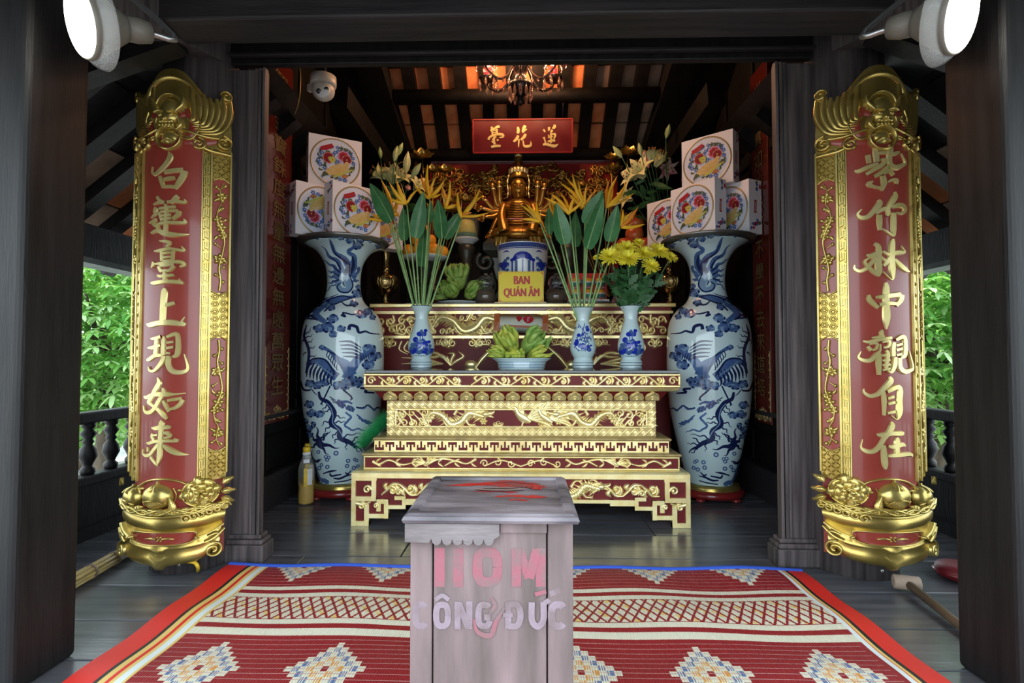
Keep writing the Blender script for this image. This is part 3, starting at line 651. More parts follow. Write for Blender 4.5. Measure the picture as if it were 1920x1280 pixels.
# base with bracket feet
xa, xb = X(660, D0), X(1293, D0); z1 = W(980, 884, D0).z; z0 = 0
m_ = MB(); m_.loft([[(xa + g, D0 + g, zz), (xb - g, D0 + g, zz), (xb - g, DBK, zz), (xa + g, DBK, zz)] for g, zz in ((0, z1 - .040), (0, z1 - .014), (.006, z1 - .004), (.016, z1))], sm=False); m_.build('base_cap', ['gold'], la)
m_ = MB(); m_.box(xa + .40, xb - .40, D0 + .02, D0 + .06, .145, z1 - .03); m_.build('apron', 'altar_red', la)
for s, xe in ((1, xa), (-1, xb)):                        # stepped foot boards in key shape
    m_ = MB(); fm = lambda a, b, h, s=s, xe=xe: Vector((xe + s * a, D0 + .02 - h, b))
    P = [(.0, 0), (.105, 0), (.105, .045), (.205, .045), (.205, .10), (.30, .10), (.30, .135), (.45, .15), (.45, z1 - .03), (0, z1 - .03)]
    b = len(m_.v)
    m_.poly(P, fm, .006); m_.build('foot_board', 'altar_red', la)
    def kb(pts, w=.0125, nm='key_scroll', h=.022):
        q = MB()
        for i_, ((a0, b0), (a1, b1)) in enumerate(zip(pts, pts[1:])):
            kb.k += 1
            q_ = [min(a0, a1) - w, max(a0, a1) + w, min(b0, b1) - w, max(b0, b1) + w]
            xs = sorted((xe + s * q_[0], xe + s * q_[1])); q.box(xs[0], xs[1], D0 - .004 + .0007 * (kb.k % 9), D0 + .035, q_[2], q_[3])
        q.build(nm, 'gold', la)
    kb.k = 0
    zt_ = z1 - .045
    kb([(.014, .16), (.014, zt_), (.14, zt_)]); kb([(.014, .16), (.135, .16), (.135, zt_ - .005)], .014)
    kb([(.014, .16), (.014, .014), (.092, .014), (.092, .115)], .014)
    kb([(.105, .058), (.21, .058), (.21, .145), (.165, .145), (.165, .10)], .013)
    kb([(.225, .112), (.315, .112), (.315, .165), (.27, .165)], .011)
    kb([(.014, zt_ + .012), (1.0, zt_ + .012)], .010, 'top_fillet'); kb([(.315, .135), (.46, .150), (1.0, .150)], .010, 'lower_fillet')
    q = MB()
    for a, b, r in ((.095, .215, .026), (.066, .118, .024), (.285, .20, .02), (.15, .12, .016)): q.ribbon([(xe + s * x, y, .008) for x, y in spiral(a, b, r, 1.2, R(0), 1)], front(0, D0 + .004, 0), .014, n=2)
    vine(q, front(0, D0 + .014, 0), min(xe + s * .18, xe + s * .50), max(xe + s * .18, xe + s * .50), .215, .040, .018, .0105, 3, s)
    q.ribbon([(xe + s * .03, .135, .014), (xe + s * .07, .128, .010), (xe + s * .12, .142, .004)], front(0, D0, 0), .012)
    q.build('foot_carving', 'gold', la, kind='stuff')
    q = MB(); beast(q, front(0, D0 + .02, 0), xe + s * .68, .21, .36, .016, -s, .0155); q.build('apron_dragon', 'gold', la, kind='stuff')
q = MB(); vine(q, front(0, D0 + .02, 0), CX - .15, CX + .15, .21, .034, .014, .007, 4); q.build('apron_scroll', 'gold', la, kind='stuff')
m_ = MB()
for x in (xa + .04, xb - .10): m_.box(x, x + .06, DBK - .1, DBK - .02, 0, z1 - .03)
m_.build('rear_feet', 'altar_red', la)

# ------------------------------------------------------------------ high altar
DH = 4.20
zh = W(980, 568, DH).z
ha = thing('high_altar', (CX, 4.75, 0), 'tall dark red altar with gilded dragon panels behind the low altar', 'altar')
XA, XB = -1.20, 1.17
m_ = MB(); m_.box(XA + .02, XB - .02, DH + .02, 5.40, 0, zh - .03); m_.build('body', 'altar_red', ha)
m_ = MB(); m_.box(XA - .02, XB + .02, DH - .02, 5.42, zh - .034, zh - .004); bevel(m_.build('top_board', 'gold', ha), .006)
m_ = MB(); m_.box(XA, XB, DH, 5.40, zh - .004, zh); m_.build('top_glass', 'black_glass', ha)
zz = [W(980, y, DH).z for y in (583, 588, 629, 634, 694)]
band(ha, 'gilt_rail', XA, XB, DH - .006, zz[1], zz[0], 'gold'); band(ha, 'gilt_rail', XA, XB, DH - .006, zz[3], zz[2], 'gold'); band(ha, 'red_recess', XA + .01, XB - .01, DH + .012, zz[0], zh - .034, 'deep_red')
fm = front(0, DH + .02, 0); zc = (zz[1] + zz[2]) / 2
for s in (-1, 1):
    c = MB(); beast(c, fm, CX + s * .40, zc + .005, .60, .026, -s, .027); fill(c, fm, min(CX + s * .12, CX + s * .72), max(CX + s * .12, CX + s * .72), zz[2] + .005, zz[2] + .07, .034, .009, .018, 3); fill(c, fm, min(CX + s * .18, CX + s * .72), max(CX + s * .18, CX + s * .72), zz[1] - .06, zz[1] - .003, .03, .007, .014, 8); c.build('gilt_dragon', 'gold', ha, kind='stuff')
    c = MB(); cloud(c, fm, CX + s * .80, zc - .03, .045, .018, s); cloud(c, fm, CX + s * .30, zc - .055, .03, .018, s)
    for k in range(5): c.ribbon([(a, b, .009) for a, b in spiral(CX + s * (.70 + .085 * k), zc + .02 * (-1) ** k, .042, 1.4, R(80 * k), s)], fm, .02, n=2)
    for k in range(14): c.disc(CX + s * (.86 + .016 * k), zc + .05 * math.sin(k * .55), .012, .016, fm, 0, .018, 8)
    fill(c, fm, min(CX + s * .68, CX + s * 1.15), max(CX + s * .68, CX + s * 1.15), zz[2] + .005, zz[1] - .005, .042, .010, .02, 4); c.build('gilt_cloud', 'gold', ha, kind='stuff')
    zc2 = (zz[3] + zz[4]) / 2
    c = MB(); cloud(c, fm, CX + s * .30, zz[3] - .03, .04, .018, s); cloud(c, fm, CX + s * .62, zz[3] - .03, .035, .016, s)
    for k in range(5): c.ribbon([(CX + s * .56, zz[4] + .035, .008), (CX + s * (.52 + k * .035), zz[4] + .07 + .015 * k, .013), (CX + s * (.46 + .075 * k), zz[4] + .11 + .02 * math.sin(k * 2), .014), (CX + s * (.50 + .09 * k), zz[4] + .15 - .015 * k, .002)], fm, .018)
    c.ribbon([(CX + s * .20, zz[3] - .06, .012), (CX + s * .30, zz[4] + .10, .02), (CX + s * .36, zz[4] + .02, .012)], fm, .02)
    for k in range(3): c.ribbon([(CX + s * (.95 - .05 * k), zz[3] - .02, .006), (CX + s * (.97 - .04 * k), zc2 + .04, .009), (CX + s * (.90 - .05 * k), zc2, .003)], fm, .016)
    for k in range(3): c.ribbon([(CX + s * .62, zz[4] + .05, .007), (CX + s * .78, zz[4] + .03 + .03 * k, .012), (CX + s * .95, zz[4] + .05 * k, .003)], fm, .016)
    c.disc(CX + s * .40, zz[4] + .045, .05, .036, fm, 0, .02, 12); 
    for q_, r_ in ((.16, .040), (.36, .046), (.58, .046), (.84, .05), (1.05, .046)):
        for d_ in (-1, 1): c.ribbon([(p_, z_, .010) for p_, z_ in spiral(CX + s * q_ + d_ * r_ * .72, zz[3] - r_ * .8, r_ * .72, 1.35, R(90), d_)], fm, .02, n=2)
        c.disc(CX + s * q_, zz[3] - r_ * 1.35, r_ * .5, r_ * .42, fm, 0, .018, 12)
    c.build('lower_carving', 'gold', ha, kind='stuff')

# ------------------------------------------------------------------ woven floor mat
MX0, MX1, MY0, MY1 = -1.405, 1.295, .445, 2.545
def mz(x, y): return .012 + .004 * math.sin(y * 16 + .6 * math.sin(x * 5)) * (1 if y > .8 else .5) + .0045 * math.sin(x * 10 + y * 4) * min(1, max(.25, (y - 1.6) * 2))
row = .030
def yrow(y): return int(math.floor((2.545 - y) / row))
xk = [-1.035 + .405 * k for k in range(6)]
def matcol(x, y):
    if x < MX0 + .095: return 4
    u = x - MX0 - .095
    for lim, c_ in ((.014, 5), (.036, 6), (.050, 4), (.064, 6), (.090, 7), (.102, 6)):
        if u < lim: return c_
    u = MX1 - x
    if u < .075: return 4
    for lim, c_ in ((.088, 5), (.098, 6), (.104, 4), (.122, 7)):
        if u < lim: return c_
    if y > 2.53: return 8
    if 2.285 < y < 2.315 or 2.225 < y < 2.255 or 1.985 < y < 2.025 or 1.915 < y < 1.955: return 1
    if 2.025 <= y <= 2.225:
        a = ((x + (y - 2.025) * .50) / .044) % 1; b = ((x - (y - 2.025) * .50) / .044) % 1
        return 0 if a < .24 or b < .24 or y < 2.031 or y > 2.219 else (6 if (int(x * 23) + int(y * 40)) % 5 == 0 and a > .6 else 1)
    for yc, par in ((1.70, 0), (2.545, 1), (1.05, 0)):
        dr = int(math.floor((y - yc) / row + .5)) if not par else int(math.floor((yc - y) / row)); k = 5 - abs(dr)
        if k < 0: continue
        cw = .0232
        for xc in xk:
            if abs(x - xc) < (k + .5) * cw:
                q = (x - xc) / cw + .5; jj = int(math.floor(q)); ring = k - abs(jj); fr_ = q - jj
                if ring % 2 == 0: return 1
                if ring == 5: return 0
                return (3 if ring == 3 else 2) if (fr_ * 3) % 1 < .66 else 1
    return 0
m_ = MB(); NX, NY = 760, 140; xs = [MX0 + (MX1 - MX0) * i / NX for i in range(NX + 1)]; ys = sorted(set([round(MY0 + (MY1 - MY0) * j / NY, 4) for j in range(NY + 1)] + [round(2.025 + .2 * j / 44, 4) for j in range(45)])); NY = len(ys) - 1
for j in range(NY + 1):
    for i in range(NX + 1): m_.v.append(Vector((xs[i], ys[j], mz(xs[i], ys[j]))))
for j in range(NY):
    for i in range(NX): m_.face((j * (NX + 1) + i, j * (NX + 1) + i + 1, (j + 1) * (NX + 1) + i + 1, (j + 1) * (NX + 1) + i), matcol((xs[i] + xs[i + 1]) / 2, (ys[j] + ys[j + 1]) / 2), True)
fmat = thing('floor_mat', (0, 1.5, 0), 'red woven plastic mat with cream diamonds spread in front of the altar', 'mat')
m_.build('weave', ['mat_red', 'mat_cream', 'mat_blue', 'mat_orange', 'mat_edge_red', 'mat_black', 'mat_yellow', 'mat_white', 'mat_bright_blue'], fmat)
th = MB()                                                # pale binding threads across the weave
for k in range(70):
    y = 2.53 - k * row - .014
    if y < MY0 + .02 or 1.9 < y < 2.33: continue
    th.ribbon([(MX0 + .2 + (MX1 - MX0 - .34) * i / 60, y) for i in range(61)], lambda a, b, h: Vector((a, b, mz(a, b) + h)), .0012, DECAL, .0012, n=1)
th.build('binding_threads', 'mat_thread', fmat, kind='stuff')
hem = MB(); hem.ribbon([(MX0, MY1 + .006), (0, MY1 + .006), (MX1, MY1 + .004)], lambda a, b, h: Vector((a, b, mz(a, b) + h)), .008, RIDGE, .016, n=24); hem.build('blue_hem', 'mat_bright_blue', fmat)

# ------------------------------------------------------------------ offering box
BZ = .70; Y0, Y1 = 1.005, 1.325
p = W(756, 968, 1.0); q = W(1082, 968, 1.0)
bx0, bx1 = p.x + .010, q.x - .006
ob = thing('offering_box', ((bx0 + bx1) / 2, 1.16, .016), 'worn pink painted wooden offering box with faded lettering', 'donation box')
zl0 = W(918, 982, 1.0).z; lt = W(918, 965, 1.0).z
wl = (bx1 - bx0) * .135; wr = (bx1 - bx0) * .155
for nm, a, b, g in (('stile', bx0, bx0 + wl, 0), ('front_panel', bx0 + wl + .0025, bx1 - wr - .0025, .001), ('stile', bx1 - wr, bx1, 0)):
    m_ = MB(); m_.box(a, b, Y0 + .012 + g, Y0 + .035, .016, zl0 + .01); bevel(m_.build(nm, 'worn_box', ob), .003)
for nm, a, b in (('side_panel', bx0, bx0 + .02), ('side_panel', bx1 - .02, bx1)):
    m_ = MB(); m_.box(a, b, Y0 + .036, Y1 - .015, .016, zl0 + .01); m_.build(nm, 'worn_box', ob)
m_ = MB(); m_.box(bx0 + .02, bx1 - .02, Y1 - .035, Y1 - .015, .016, zl0 + .01); m_.build('back_panel', 'worn_box', ob)
m_ = MB(); m_.box(bx0 + .02, bx1 - .02, Y0 + .036, Y1 - .035, .02, .04); m_.build('bottom_panel', 'worn_box', ob)
la0, la1 = bx0 - .010, bx1 + .008
m_ = MB(); m_.loft([[(la0 + g, Y0 - .004 + g, z), (la1 - g, Y0 - .004 + g, z), (la1 - g, Y1 + .005 - g, z), (la0 + g, Y1 + .005 - g, z)] for g, z in ((0, zl0), (-.003, zl0 + .006), (.0, zl0 + .012), (.004, lt - .003), (.008, lt), (.022, lt), (.025, lt - .005), (.027, lt - .005))], sm=False)
lid = m_.build('lid', 'worn_lid', ob)
fm = lambda a, b, h: Vector((a, b, lt - .005 + h)); q = MB(); cx = (la0 + la1) / 2
rn_ = random.Random(4)
for yy_, x0_, x1_, w0_, hz_ in ((1.243, la0 + .04, la1 - .045, .013, .0006), (1.258, cx - .06, la1 - .05, .012, .0012), (1.228, cx + .04, la1 - .06, .014, .0018), (1.272, cx - .01, la1 - .06, .009, .0024), (1.19, cx - .05, cx + .05, .007, .0006), (1.150, cx + .0, la1 - .05, .010, .0006), (1.120, cx + .03, la1 - .09, .006, .0007)):
    q.ribbon([(x0_ + (x1_ - x0_) * i_ / 12, yy_ + rn_.uniform(-.002, .002) + .012 * math.sin(i_ * .4) * (1 if yy_ > 1.2 else .3), max(.0015, w0_ * rn_.uniform(.5, 1.25) * min(1, i_ / 2 + .1, (12 - i_) / 2 + .1))) for i_ in range(13)], fm, hz_, DECAL, n=3)
q.build('red_paint', 'lid_red', lid)
q = MB(); q.disc(cx + .008, 1.205, .056, .016, fm, .0032, n=24); q.build('slot_ring', 'slot_wood', lid)
q = MB(); q.disc(cx + .008, 1.205, .040, .003, fm, .004, n=20); q.build('money_slot', 'black', lid)
tm = MB(); x0, x1, zt2 = bx0 - .008, bx0 + (bx1 - bx0) * .55, zl0 - .002; fm = front(0, Y0 + .012, 0)
P = [(x0, zt2), (x0, zt2 - .034)]; n = 7; w_ = (x1 - x0 - .05) / 6.5
P += [(x0 + .045, zt2 - .036)]
for k in range(6):
    for a in (0, 36, 72, 108, 144, 180): P.append((x0 + .05 + k * w_ + w_ / 2 - w_ / 2 * math.cos(R(a)), zt2 - .028 - .012 * math.sin(R(a))))
P += [(x1, zt2 - .022), (x1, zt2)]
tm.poly(P[::-1], fm, .012); tm.build('scalloped_trim', 'worn_box_trim', ob)
q = MB(); q.box(x1 + .002, bx1 - wr - .002, Y0 + .008, Y0 + .016, zl0 - .020, zl0); q.build('trim_stump', 'worn_box', ob)
q = MB(); fm = front(0, Y0 + .0132, 0); fm2 = front(0, Y0 + .0121, 0)
def bp(px, py): v = W(px, py, Y0 + .012); return v.x, v.z
def stencil(mbx, lines, f_, k=.6):
    for n_, (wd_, pts) in enumerate(lines): mbx.ribbon([(*bp(a_, b_), wd_ * .001017 / 2) for a_, b_ in pts], f_, .0004 + .0003 * (n_ % 4), DECAL, n=6)
def oval(cx_, cy_, rx_, ry_, a0=0, a1=360): return [(cx_ + rx_ * math.copysign(abs(math.cos(R(a_))) ** .7, math.cos(R(a_))), cy_ - ry_ * math.copysign(abs(math.sin(R(a_))) ** .7, math.sin(R(a_)))) for a_ in range(a0, a1 + 1, 20)]
stencil(q, [(19, [(824, 1027), (824, 1100)]), (19, [(859, 1027), (859, 1100)]), (18, oval(914, 1063, 19, 28)), (18, [(968, 1028), (968, 1100)]), (18, [(1014, 1028), (1014, 1100)]), (15, [(975, 1030), (991, 1084)]), (18, [(1007, 1030), (992, 1084)])], fm)
q.build('lettering', 'faded_pink', ob)
q = MB(); wl_ = 11.5
stencil(q, [(wl_, oval(789, 1153, 10, 20, 40, 320)), (wl_, oval(829, 1153, 11, 20)), (8, [(816, 1124), (829, 1116), (842, 1124)]), (wl_, [(858, 1127), (858, 1179)]), (wl_, [(880, 1127), (880, 1179)]), (12, [(860, 1130), (878, 1176)]), (wl_, oval(908, 1153, 11, 20, 40, 340)), (11, [(908, 1156), (920, 1156)]),
    (wl_, [(953, 1128), (953, 1178)]), (wl_, [(953, 1133), (970, 1134), (976, 1153), (970, 1172), (953, 1173)]), (8, [(943, 1152), (962, 1152)]), (wl_, [(997, 1128), (997, 1160), (1004, 1172), (1012, 1172), (1019, 1160), (1019, 1128)]), (9, [(1019, 1132), (1030, 1124)]), (10, [(1031, 1113), (1050, 1106)]), (wl_ + 2, oval(1046, 1153, 12, 20, 40, 320))], fm2)
q.build('lettering', 'faded_white', ob)
q = MB(); q.ribbon([(bp(888, 1160)[0], bp(888, 1160)[1], .002), (*bp(896, 1184), .004), (*bp(920, 1190), .005), (*bp(930, 1165), .004), (*bp(946, 1138), .002)], fm2, .0012, DECAL)
q.ribbon([(*bp(922, 1120), .002), (*bp(928, 1135), .004), (*bp(918, 1150), .002)], fm2, .0012, DECAL); q.ribbon([(*bp(1003, 1114), .004), (*bp(1024, 1108), .004)], fm2, .0012, DECAL); q.build('pink_brush_mark', 'faded_pink', ob, kind='stuff')
# ------------------------------------------------------------------ pair of tall floor vases
VP = [(.150, .105), (.160, .112), (.168, .14), (.193, .232), (.222, .36), (.250, .489), (.273, .618), (.288, .786), (.2935, .92), (.293, 1.04), (.289, 1.156), (.270, 1.262), (.222, 1.340), (.160, 1.395), (.131, 1.45), (.119, 1.54), (.127, 1.645), (.150, 1.715), (.195, 1.778), (.258, 1.816), (.278, 1.822)]
VPS = cr(VP, 5)
def vrad(z):
    if z <= VPS[0][1]: return VPS[0][0]
    for (r0, z0_), (r1, z1_) in zip(VPS, VPS[1:]):
        if z0_ <= z <= z1_: return r0 + (r1 - r0) * (z - z0_) / max(1e-6, z1_ - z0_)
    return VPS[-1][0]
VD = 3.90
def A(s): return [(570 + float(a) / 4.74, 430 + float(b) / 4.74, float(c) / 4.74) for a, b, c in (t_.split(',') for t_ in s.split())]
def B(s): return [(565 + float(a) / 4.57, 670 + float(b) / 4.57, float(c) / 4.57) for a, b, c in (t_.split(',') for t_ in s.split())]
def big_vase(axis_px, mirror, label, lab2, seed):
    random.seed(seed)
    cx = W(axis_px, 700, VD).x; C0 = Vector((cx, VD, 0))
    to = Vector((-cx, -VD, 0)).normalized(); rt = Vector((-to.y, to.x, 0)); rt = rt if rt.x > 0 else -rt
    sg = -1 if mirror else 1
    def fm(px, py, h):
        xo = sg * (px - 645) * VD / F; z = 1 + (VPY - py) * VD / F
        for _ in range(2):
            r = vrad(z) + h; sa = max(-.985, min(.985, xo / r)); ca = math.sqrt(1 - sa * sa)
            z = 1 + (VPY - py) * (VD - r * ca * .95) / F
        r = vrad(z) + h * (2.2 if z > 1.68 else 1)
        return C0 + rt * (sa * r) + to * (ca * r) + Vector((0, 0, z))
    st = thing('vase_stand', (cx, VD, 0), lab2, 'stand')
    m_ = MB(); m_.lathe([(.17, .022), (.225, .030), (.232, .05), (.225, .068), (.205, .078)], C0, 40); m_.build('red_base', 'deep_red', st)
    m_ = MB(); m_.lathe([(.205, .076), (.206, .083), (.198, .090), (.202, .096), (.196, .104), (.10, .105)], C0, 40); m_.build('gold_ring', 'old_gold', st)
    for k in range(5):
        a = 2 * math.pi * k / 5 + .3; m_ = MB(); m_.ball(C0 + Vector((math.cos(a) * .205, math.sin(a) * .205, .017)), (.035, .035, .017), 12, 6); m_.build('foot', 'deep_red', st)
    va = thing('floor_vase', (cx, VD, .105), label, 'vase')
    m_ = MB(); m_.lathe(VPS + [(.250, 1.816), (.176, 1.778), (.126, 1.71), (.104, 1.63), (.10, 1.5), (.10, 1.2)], C0, 72, caps=False); b = len(m_.v); m_.lathe([(.001, .105), (.150, .105)], C0, 36, caps=False); m_.build('body', 'porcelain', va)
    deep, mid, lite = MB(), MB(), MB()
    def wig(pts, amp, waves):                # a wavering brush line
        P = cr(pts, 8); N = len(P) - 1; out_ = []
        for i, (x_, y_, w_) in enumerate(P):
            x0_, y0_, _ = P[max(i - 1, 0)]; x1_, y1_, _ = P[min(i + 1, N)]; l_ = math.hypot(x1_ - x0_, y1_ - y0_) or 1; o_ = amp * math.sin(i / N * waves * 6.283) * min(1, 3 * i / N)
            out_.append((x_ - (y1_ - y0_) / l_ * o_, y_ + (x1_ - x0_) / l_ * o_, w_))
        return out_
    def S(q, pts, lift=.0008, prof=DECAL, n=5, **k): q.ribbon(pts, fm, .0, WRAP, n=n, lift=lift, **k)
    def cl(x, y, r, k=5):                     # little cluster of scroll clouds
        a0 = random.uniform(0, 6.28)
        for i in range(k):                    # lobed cloud: merged washes, then dark comma strokes along the lobes
            a = a0 + i * 6.283 / k + random.uniform(-.3, .3); X_, Y_ = x + math.cos(a) * r * .55, y + math.sin(a) * r * .42; q = r * random.uniform(.46, .62)
            (mid if i % 3 else lite).disc(X_, Y_, q, q * .88, fm, 0, n=14, rings=1, lift=.0009 + i * .00025)
        for i in range(k - 1):
            a = a0 + i * 6.283 / (k - 1) + random.uniform(-.3, .3); X_, Y_ = x + math.cos(a) * r * .55, y + math.sin(a) * r * .42; q = r * .42; e_ = random.uniform(1.5, 2.6)
            S(deep if i % 3 != 2 else mid, [(X_ + q * math.cos(a - e_ * .5 + e_ * u_ / 5) * .8, Y_ + q * .8 * math.sin(a - e_ * .5 + e_ * u_ / 5), q * (.10, .34, .46, .40, .26, .04)[u_]) for u_ in range(6)], .0024 + i * .0003, n=3)
        S(lite, [(x - r * .3, y + r * .1, r * .03), (x, y - r * .12, r * .05), (x + r * .3, y + r * .08, r * .03)], .0042, n=3)
    def cA(x, y, r, k=5): cl(570 + x / 4.74, 430 + y / 4.74, r / 4.74, k)
    def cB(x, y, r, k=5): cl(565 + x / 4.57, 670 + y / 4.57, r / 4.57, k)
    for x, y, r in ((85, 75, 26), (150, 70, 28), (270, 58, 24), (330, 70, 26), (400, 90, 34), (455, 130, 40), (480, 80, 30), (560, 75, 24), (605, 125, 26)): cA(x, y, r, 4)
    for s in ('395,400,22 440,310,30 432,230,20 396,180,16 430,130,12', '360,390,30 405,330,38 370,265,26 300,215,17 268,150,14 240,80,2', '335,370,22 320,295,20 245,240,14 185,150,2',
              '325,390,18 270,325,14 185,275,2', '320,405,16 270,378,12 220,370,2', '318,420,14 270,418,11 222,422,2', '315,440,14 270,462,11 228,480,2', '330,460,10 250,505,5 190,575,2',
              '425,420,24 462,385,15 480,330,9 500,345,2', '430,440,18 460,445,9 485,438,2'): S(mid, wig(A(s), 1.3, 2.5), .0010, n=2)
    for s in ('360,395,14 400,330,20 370,275,12 290,215,6 262,140,2', '400,400,10 435,310,14 425,225,6', '320,410,7 270,380,4', '325,375,8 260,320,4', '330,350,9 300,290,6 240,235,3', '318,440,7 260,462,3'): S(deep, A(s), .0018)
    S(lite, A('395,385,12 372,430,26 405,480,34 385,535,26 330,530,26 308,485,20 335,455,12 362,490,5'), .0014); S(deep, A('330,470,5 300,500,5 325,545,6 390,550,6 430,500,6 420,440,5 395,385,5'), .0022); S(deep, A('372,430,4 350,470,4 365,500,4'), .0022)
    for s in ('440,590,12 350,610,24 260,632,30 185,680,30 125,742,34 160,785,26 215,825,20',): S(mid, A(s), .0010)
    for s in ('430,600,5 340,585,6 240,620,6 150,680,6 60,780,8 130,800,7', '410,600,5 330,640,6 250,680,8 200,730,6', '340,640,5 380,670,8 460,660,6', '240,600,3 270,590,4 310,570,2', '185,640,3 210,610,4 250,600,2', '50,800,8 90,770,9 150,810,7'): S(deep, A(s), .0018)
    for x, y, r in ((470, 560, 48), (480, 500, 26), (200, 640, 36), (250, 690, 38), (440, 650, 36), (505, 745, 46), (560, 720, 40), (600, 770, 30), (270, 790, 46), (230, 870, 54), (160, 880, 46), (340, 880, 36), (275, 930, 34)): cA(x, y, r)
    S(deep, A('335,755,9 370,770,9 350,735,7 420,750,7 470,745,4'), .0016); S(deep, A('400,890,15 410,850,13 462,862,14 482,912,11 535,900,9 580,918,7 665,925,3'), .0016)
    S(deep, A('58,850,4 38,950,11 72,1040,13 82,1120,12 62,1275,11'), .0016)
    for x, y, dx, dy in ((45, 930, 50, -50), (50, 960, 55, -20), (60, 1010, 50, -30), (75, 1060, 55, -20), (80, 1130, 60, -10), (40, 980, -25, 40), (60, 1090, -25, 30), (70, 1180, 40, 20)): S(deep, wig(A(f'{x},{y},5 {x + dx * .6},{y + dy * .3},4 {x + dx * 1.2},{y + dy * 1.2},1'), 1.2, 2), .0016, n=2)
    for k in range(5): S(deep, A(f'{320 + k * 8},{995 + k * 33},3 {415 + k * 5},{995 + k * 34},10 {500 + k * 2},{1050 + k * 26},4'), .0016)
    S(mid, A('175,1040,20 215,1060,16 260,1090,14 310,1150,26 380,1210,46 420,1300,50'), .0010); S(deep, A('230,1080,5 290,1110,6 320,1160,6 350,1240,6'), .0018)
    for k in range(6): S(deep, A(f'{240 + k * 14},{1075 + k * 22},3 {225 + k * 16},{1120 + k * 24},4 {250 + k * 14},{1150 + k * 20},1'), .0018)
    S(mid, A('600,1060,22 540,1110,26 480,1150,36 430,1230,40 380,1330,40'), .0010)
    for k in range(6): S(deep, A(f'{470 + k * 22},{1120 - k * 4},3 {490 + k * 18},{1150 - k * 4},5 {500 + k * 18},{1175 - k * 6},1'), .0018)
    for x, y, r in ((570, 1060, 56), (640, 1120, 40), (560, 1200, 52), (190, 1050, 26), (600, 1140, 40)): cA(x, y, r)
    S(mid, B('90,60,20 150,30,26 220,60,34 270,130,40 320,170,36'), .0010)
    for k in range(8): S(deep, B(f'{120 + k * 26},{38 + k * 12},5 {92 + k * 26},{95 + k * 14},9 {84 + k * 28},{165 + k * 11},3'), .0018)
    S(deep, B('80,60,5 140,10,7 230,20,7 290,110,8 320,160,4'), .0020)
    for k in range(9): S(lite, B(f'{150 + k * 16},{30 + k * 13},2 {165 + k * 15},{55 + k * 13},5'), .0022)
    for x, y, r in ((110, 220, 40), (170, 235, 40), (225, 215, 40), (330, 240, 44), (400, 220, 50), (385, 250, 36), (470, 225, 46), (440, 190, 40), (500, 200, 36)): cB(x, y, r)
    for s in ('500,265,9 560,275,10 540,300,10 620,310,6', '30,200,8 60,270,9 120,275,7', '120,260,4 150,300,4 170,320,2', '270,240,6 232,330,6 200,400,7', '200,385,5 215,410,2', '365,275,6 432,340,7 425,370,5', '432,340,5 445,365,2'): S(deep, B(s), .0016)
    S(deep, wig(B('182,290,9 200,350,14 260,390,19 296,470,21 285,560,21 340,622,19 355,690,21 432,742,17 480,770,10 527,815,2'), 1.0, 5), .0016, n=2)
    S(lite, B('240,385,3 275,430,4 293,500,4 290,560,4 345,630,4 370,690,3'), .0022)
    for s in ('300,490,6 340,510,5 385,525,2', '285,560,6 240,545,5 200,580,2', '290,580,6 250,600,5 225,635,2', '300,560,5 345,550,5 390,560,2', '340,630,5 300,660,5 285,690,2', '350,680,6 320,700,5 300,735,2', '365,690,6 420,665,5 510,660,2',
              '395,720,6 395,760,4 395,800,1', '430,735,6 480,690,5 490,690,2', '440,745,6 500,735,4 540,740,1', '450,760,5 480,800,4 525,820,1', '270,440,5 240,460,4 215,490,1', '255,400,5 225,430,4 210,470,1'): S(deep, wig(B(s), 1.5, 2), .0016, n=2)
    S(mid, B('325,370,18 350,400,24 375,430,16'), .0010); S(mid, B('395,425,16 425,440,24 455,460,14'), .0010); S(mid, B('350,385,14 400,380,10 440,400,8'), .0011)
    for k in range(5): S(deep, B(f'{325 + k * 28},{360 + k * 18},3 {345 + k * 26},{425 + k * 12},3'), .0018)
    for k in range(3): S(deep, B(f'{265 + k * 12},{335 + k * 22},4 {310 + k * 10},{365 + k * 16},3'), .0018)
    for s in ('470,430,7 520,442,9 570,418,7 612,458,7 650,440,5 682,450,2', '388,470,7 430,520,9 385,572,9 430,622,7 500,620,6 548,645,2', '475,490,4 510,535,9 560,560,14 605,575,4', '490,500,3 540,560,5 600,600,2'): S(mid, wig(B(s), .8, 5), .0012, n=2)
    S(deep, B('470,430,3 520,436,4 570,412,3 612,450,3 650,435,3 682,450,1'), .0018)
    for s in ('180,720,24 205,690,10 255,635,3', '180,720,24 180,660,10 163,590,3', '180,720,24 260,755,12 345,772,2', '180,720,22 215,780,10 262,825,2', '180,720,20 150,690,10 125,670,3', '170,730,14 140,750,6 120,770,2', '215,705,10 230,660,7 275,625,2'): S(deep, wig(B(s), 1.8, 1.5), .0016, n=2)
    for x, y, r in ((105, 395, 40), (125, 470, 40), (185, 480, 36), (70, 540, 30), (100, 600, 40), (110, 650, 30), (140, 560, 20)): cB(x, y, r)
    S(deep, B('125,545,6 155,560,8 145,590,6 125,590,3'), .0016)
    for x, y, r in ((318, 818, 15), (240, 845, 12), (262, 850, 11), (250, 870, 12), (205, 910, 11), (187, 937, 13), (252, 930, 13), (413, 888, 13), (405, 932, 13), (465, 880, 11), (480, 890, 11), (458, 952, 13), (490, 940, 12), (180, 800, 12)):
        px, py = 565 + x / 4.57, 670 + y / 4.57; r /= 4.57
        S(mid, [(px + r * math.cos(a), py + r * math.sin(a), r * .38) for a in [i * .63 for i in range(11)]], .0012, n=2)
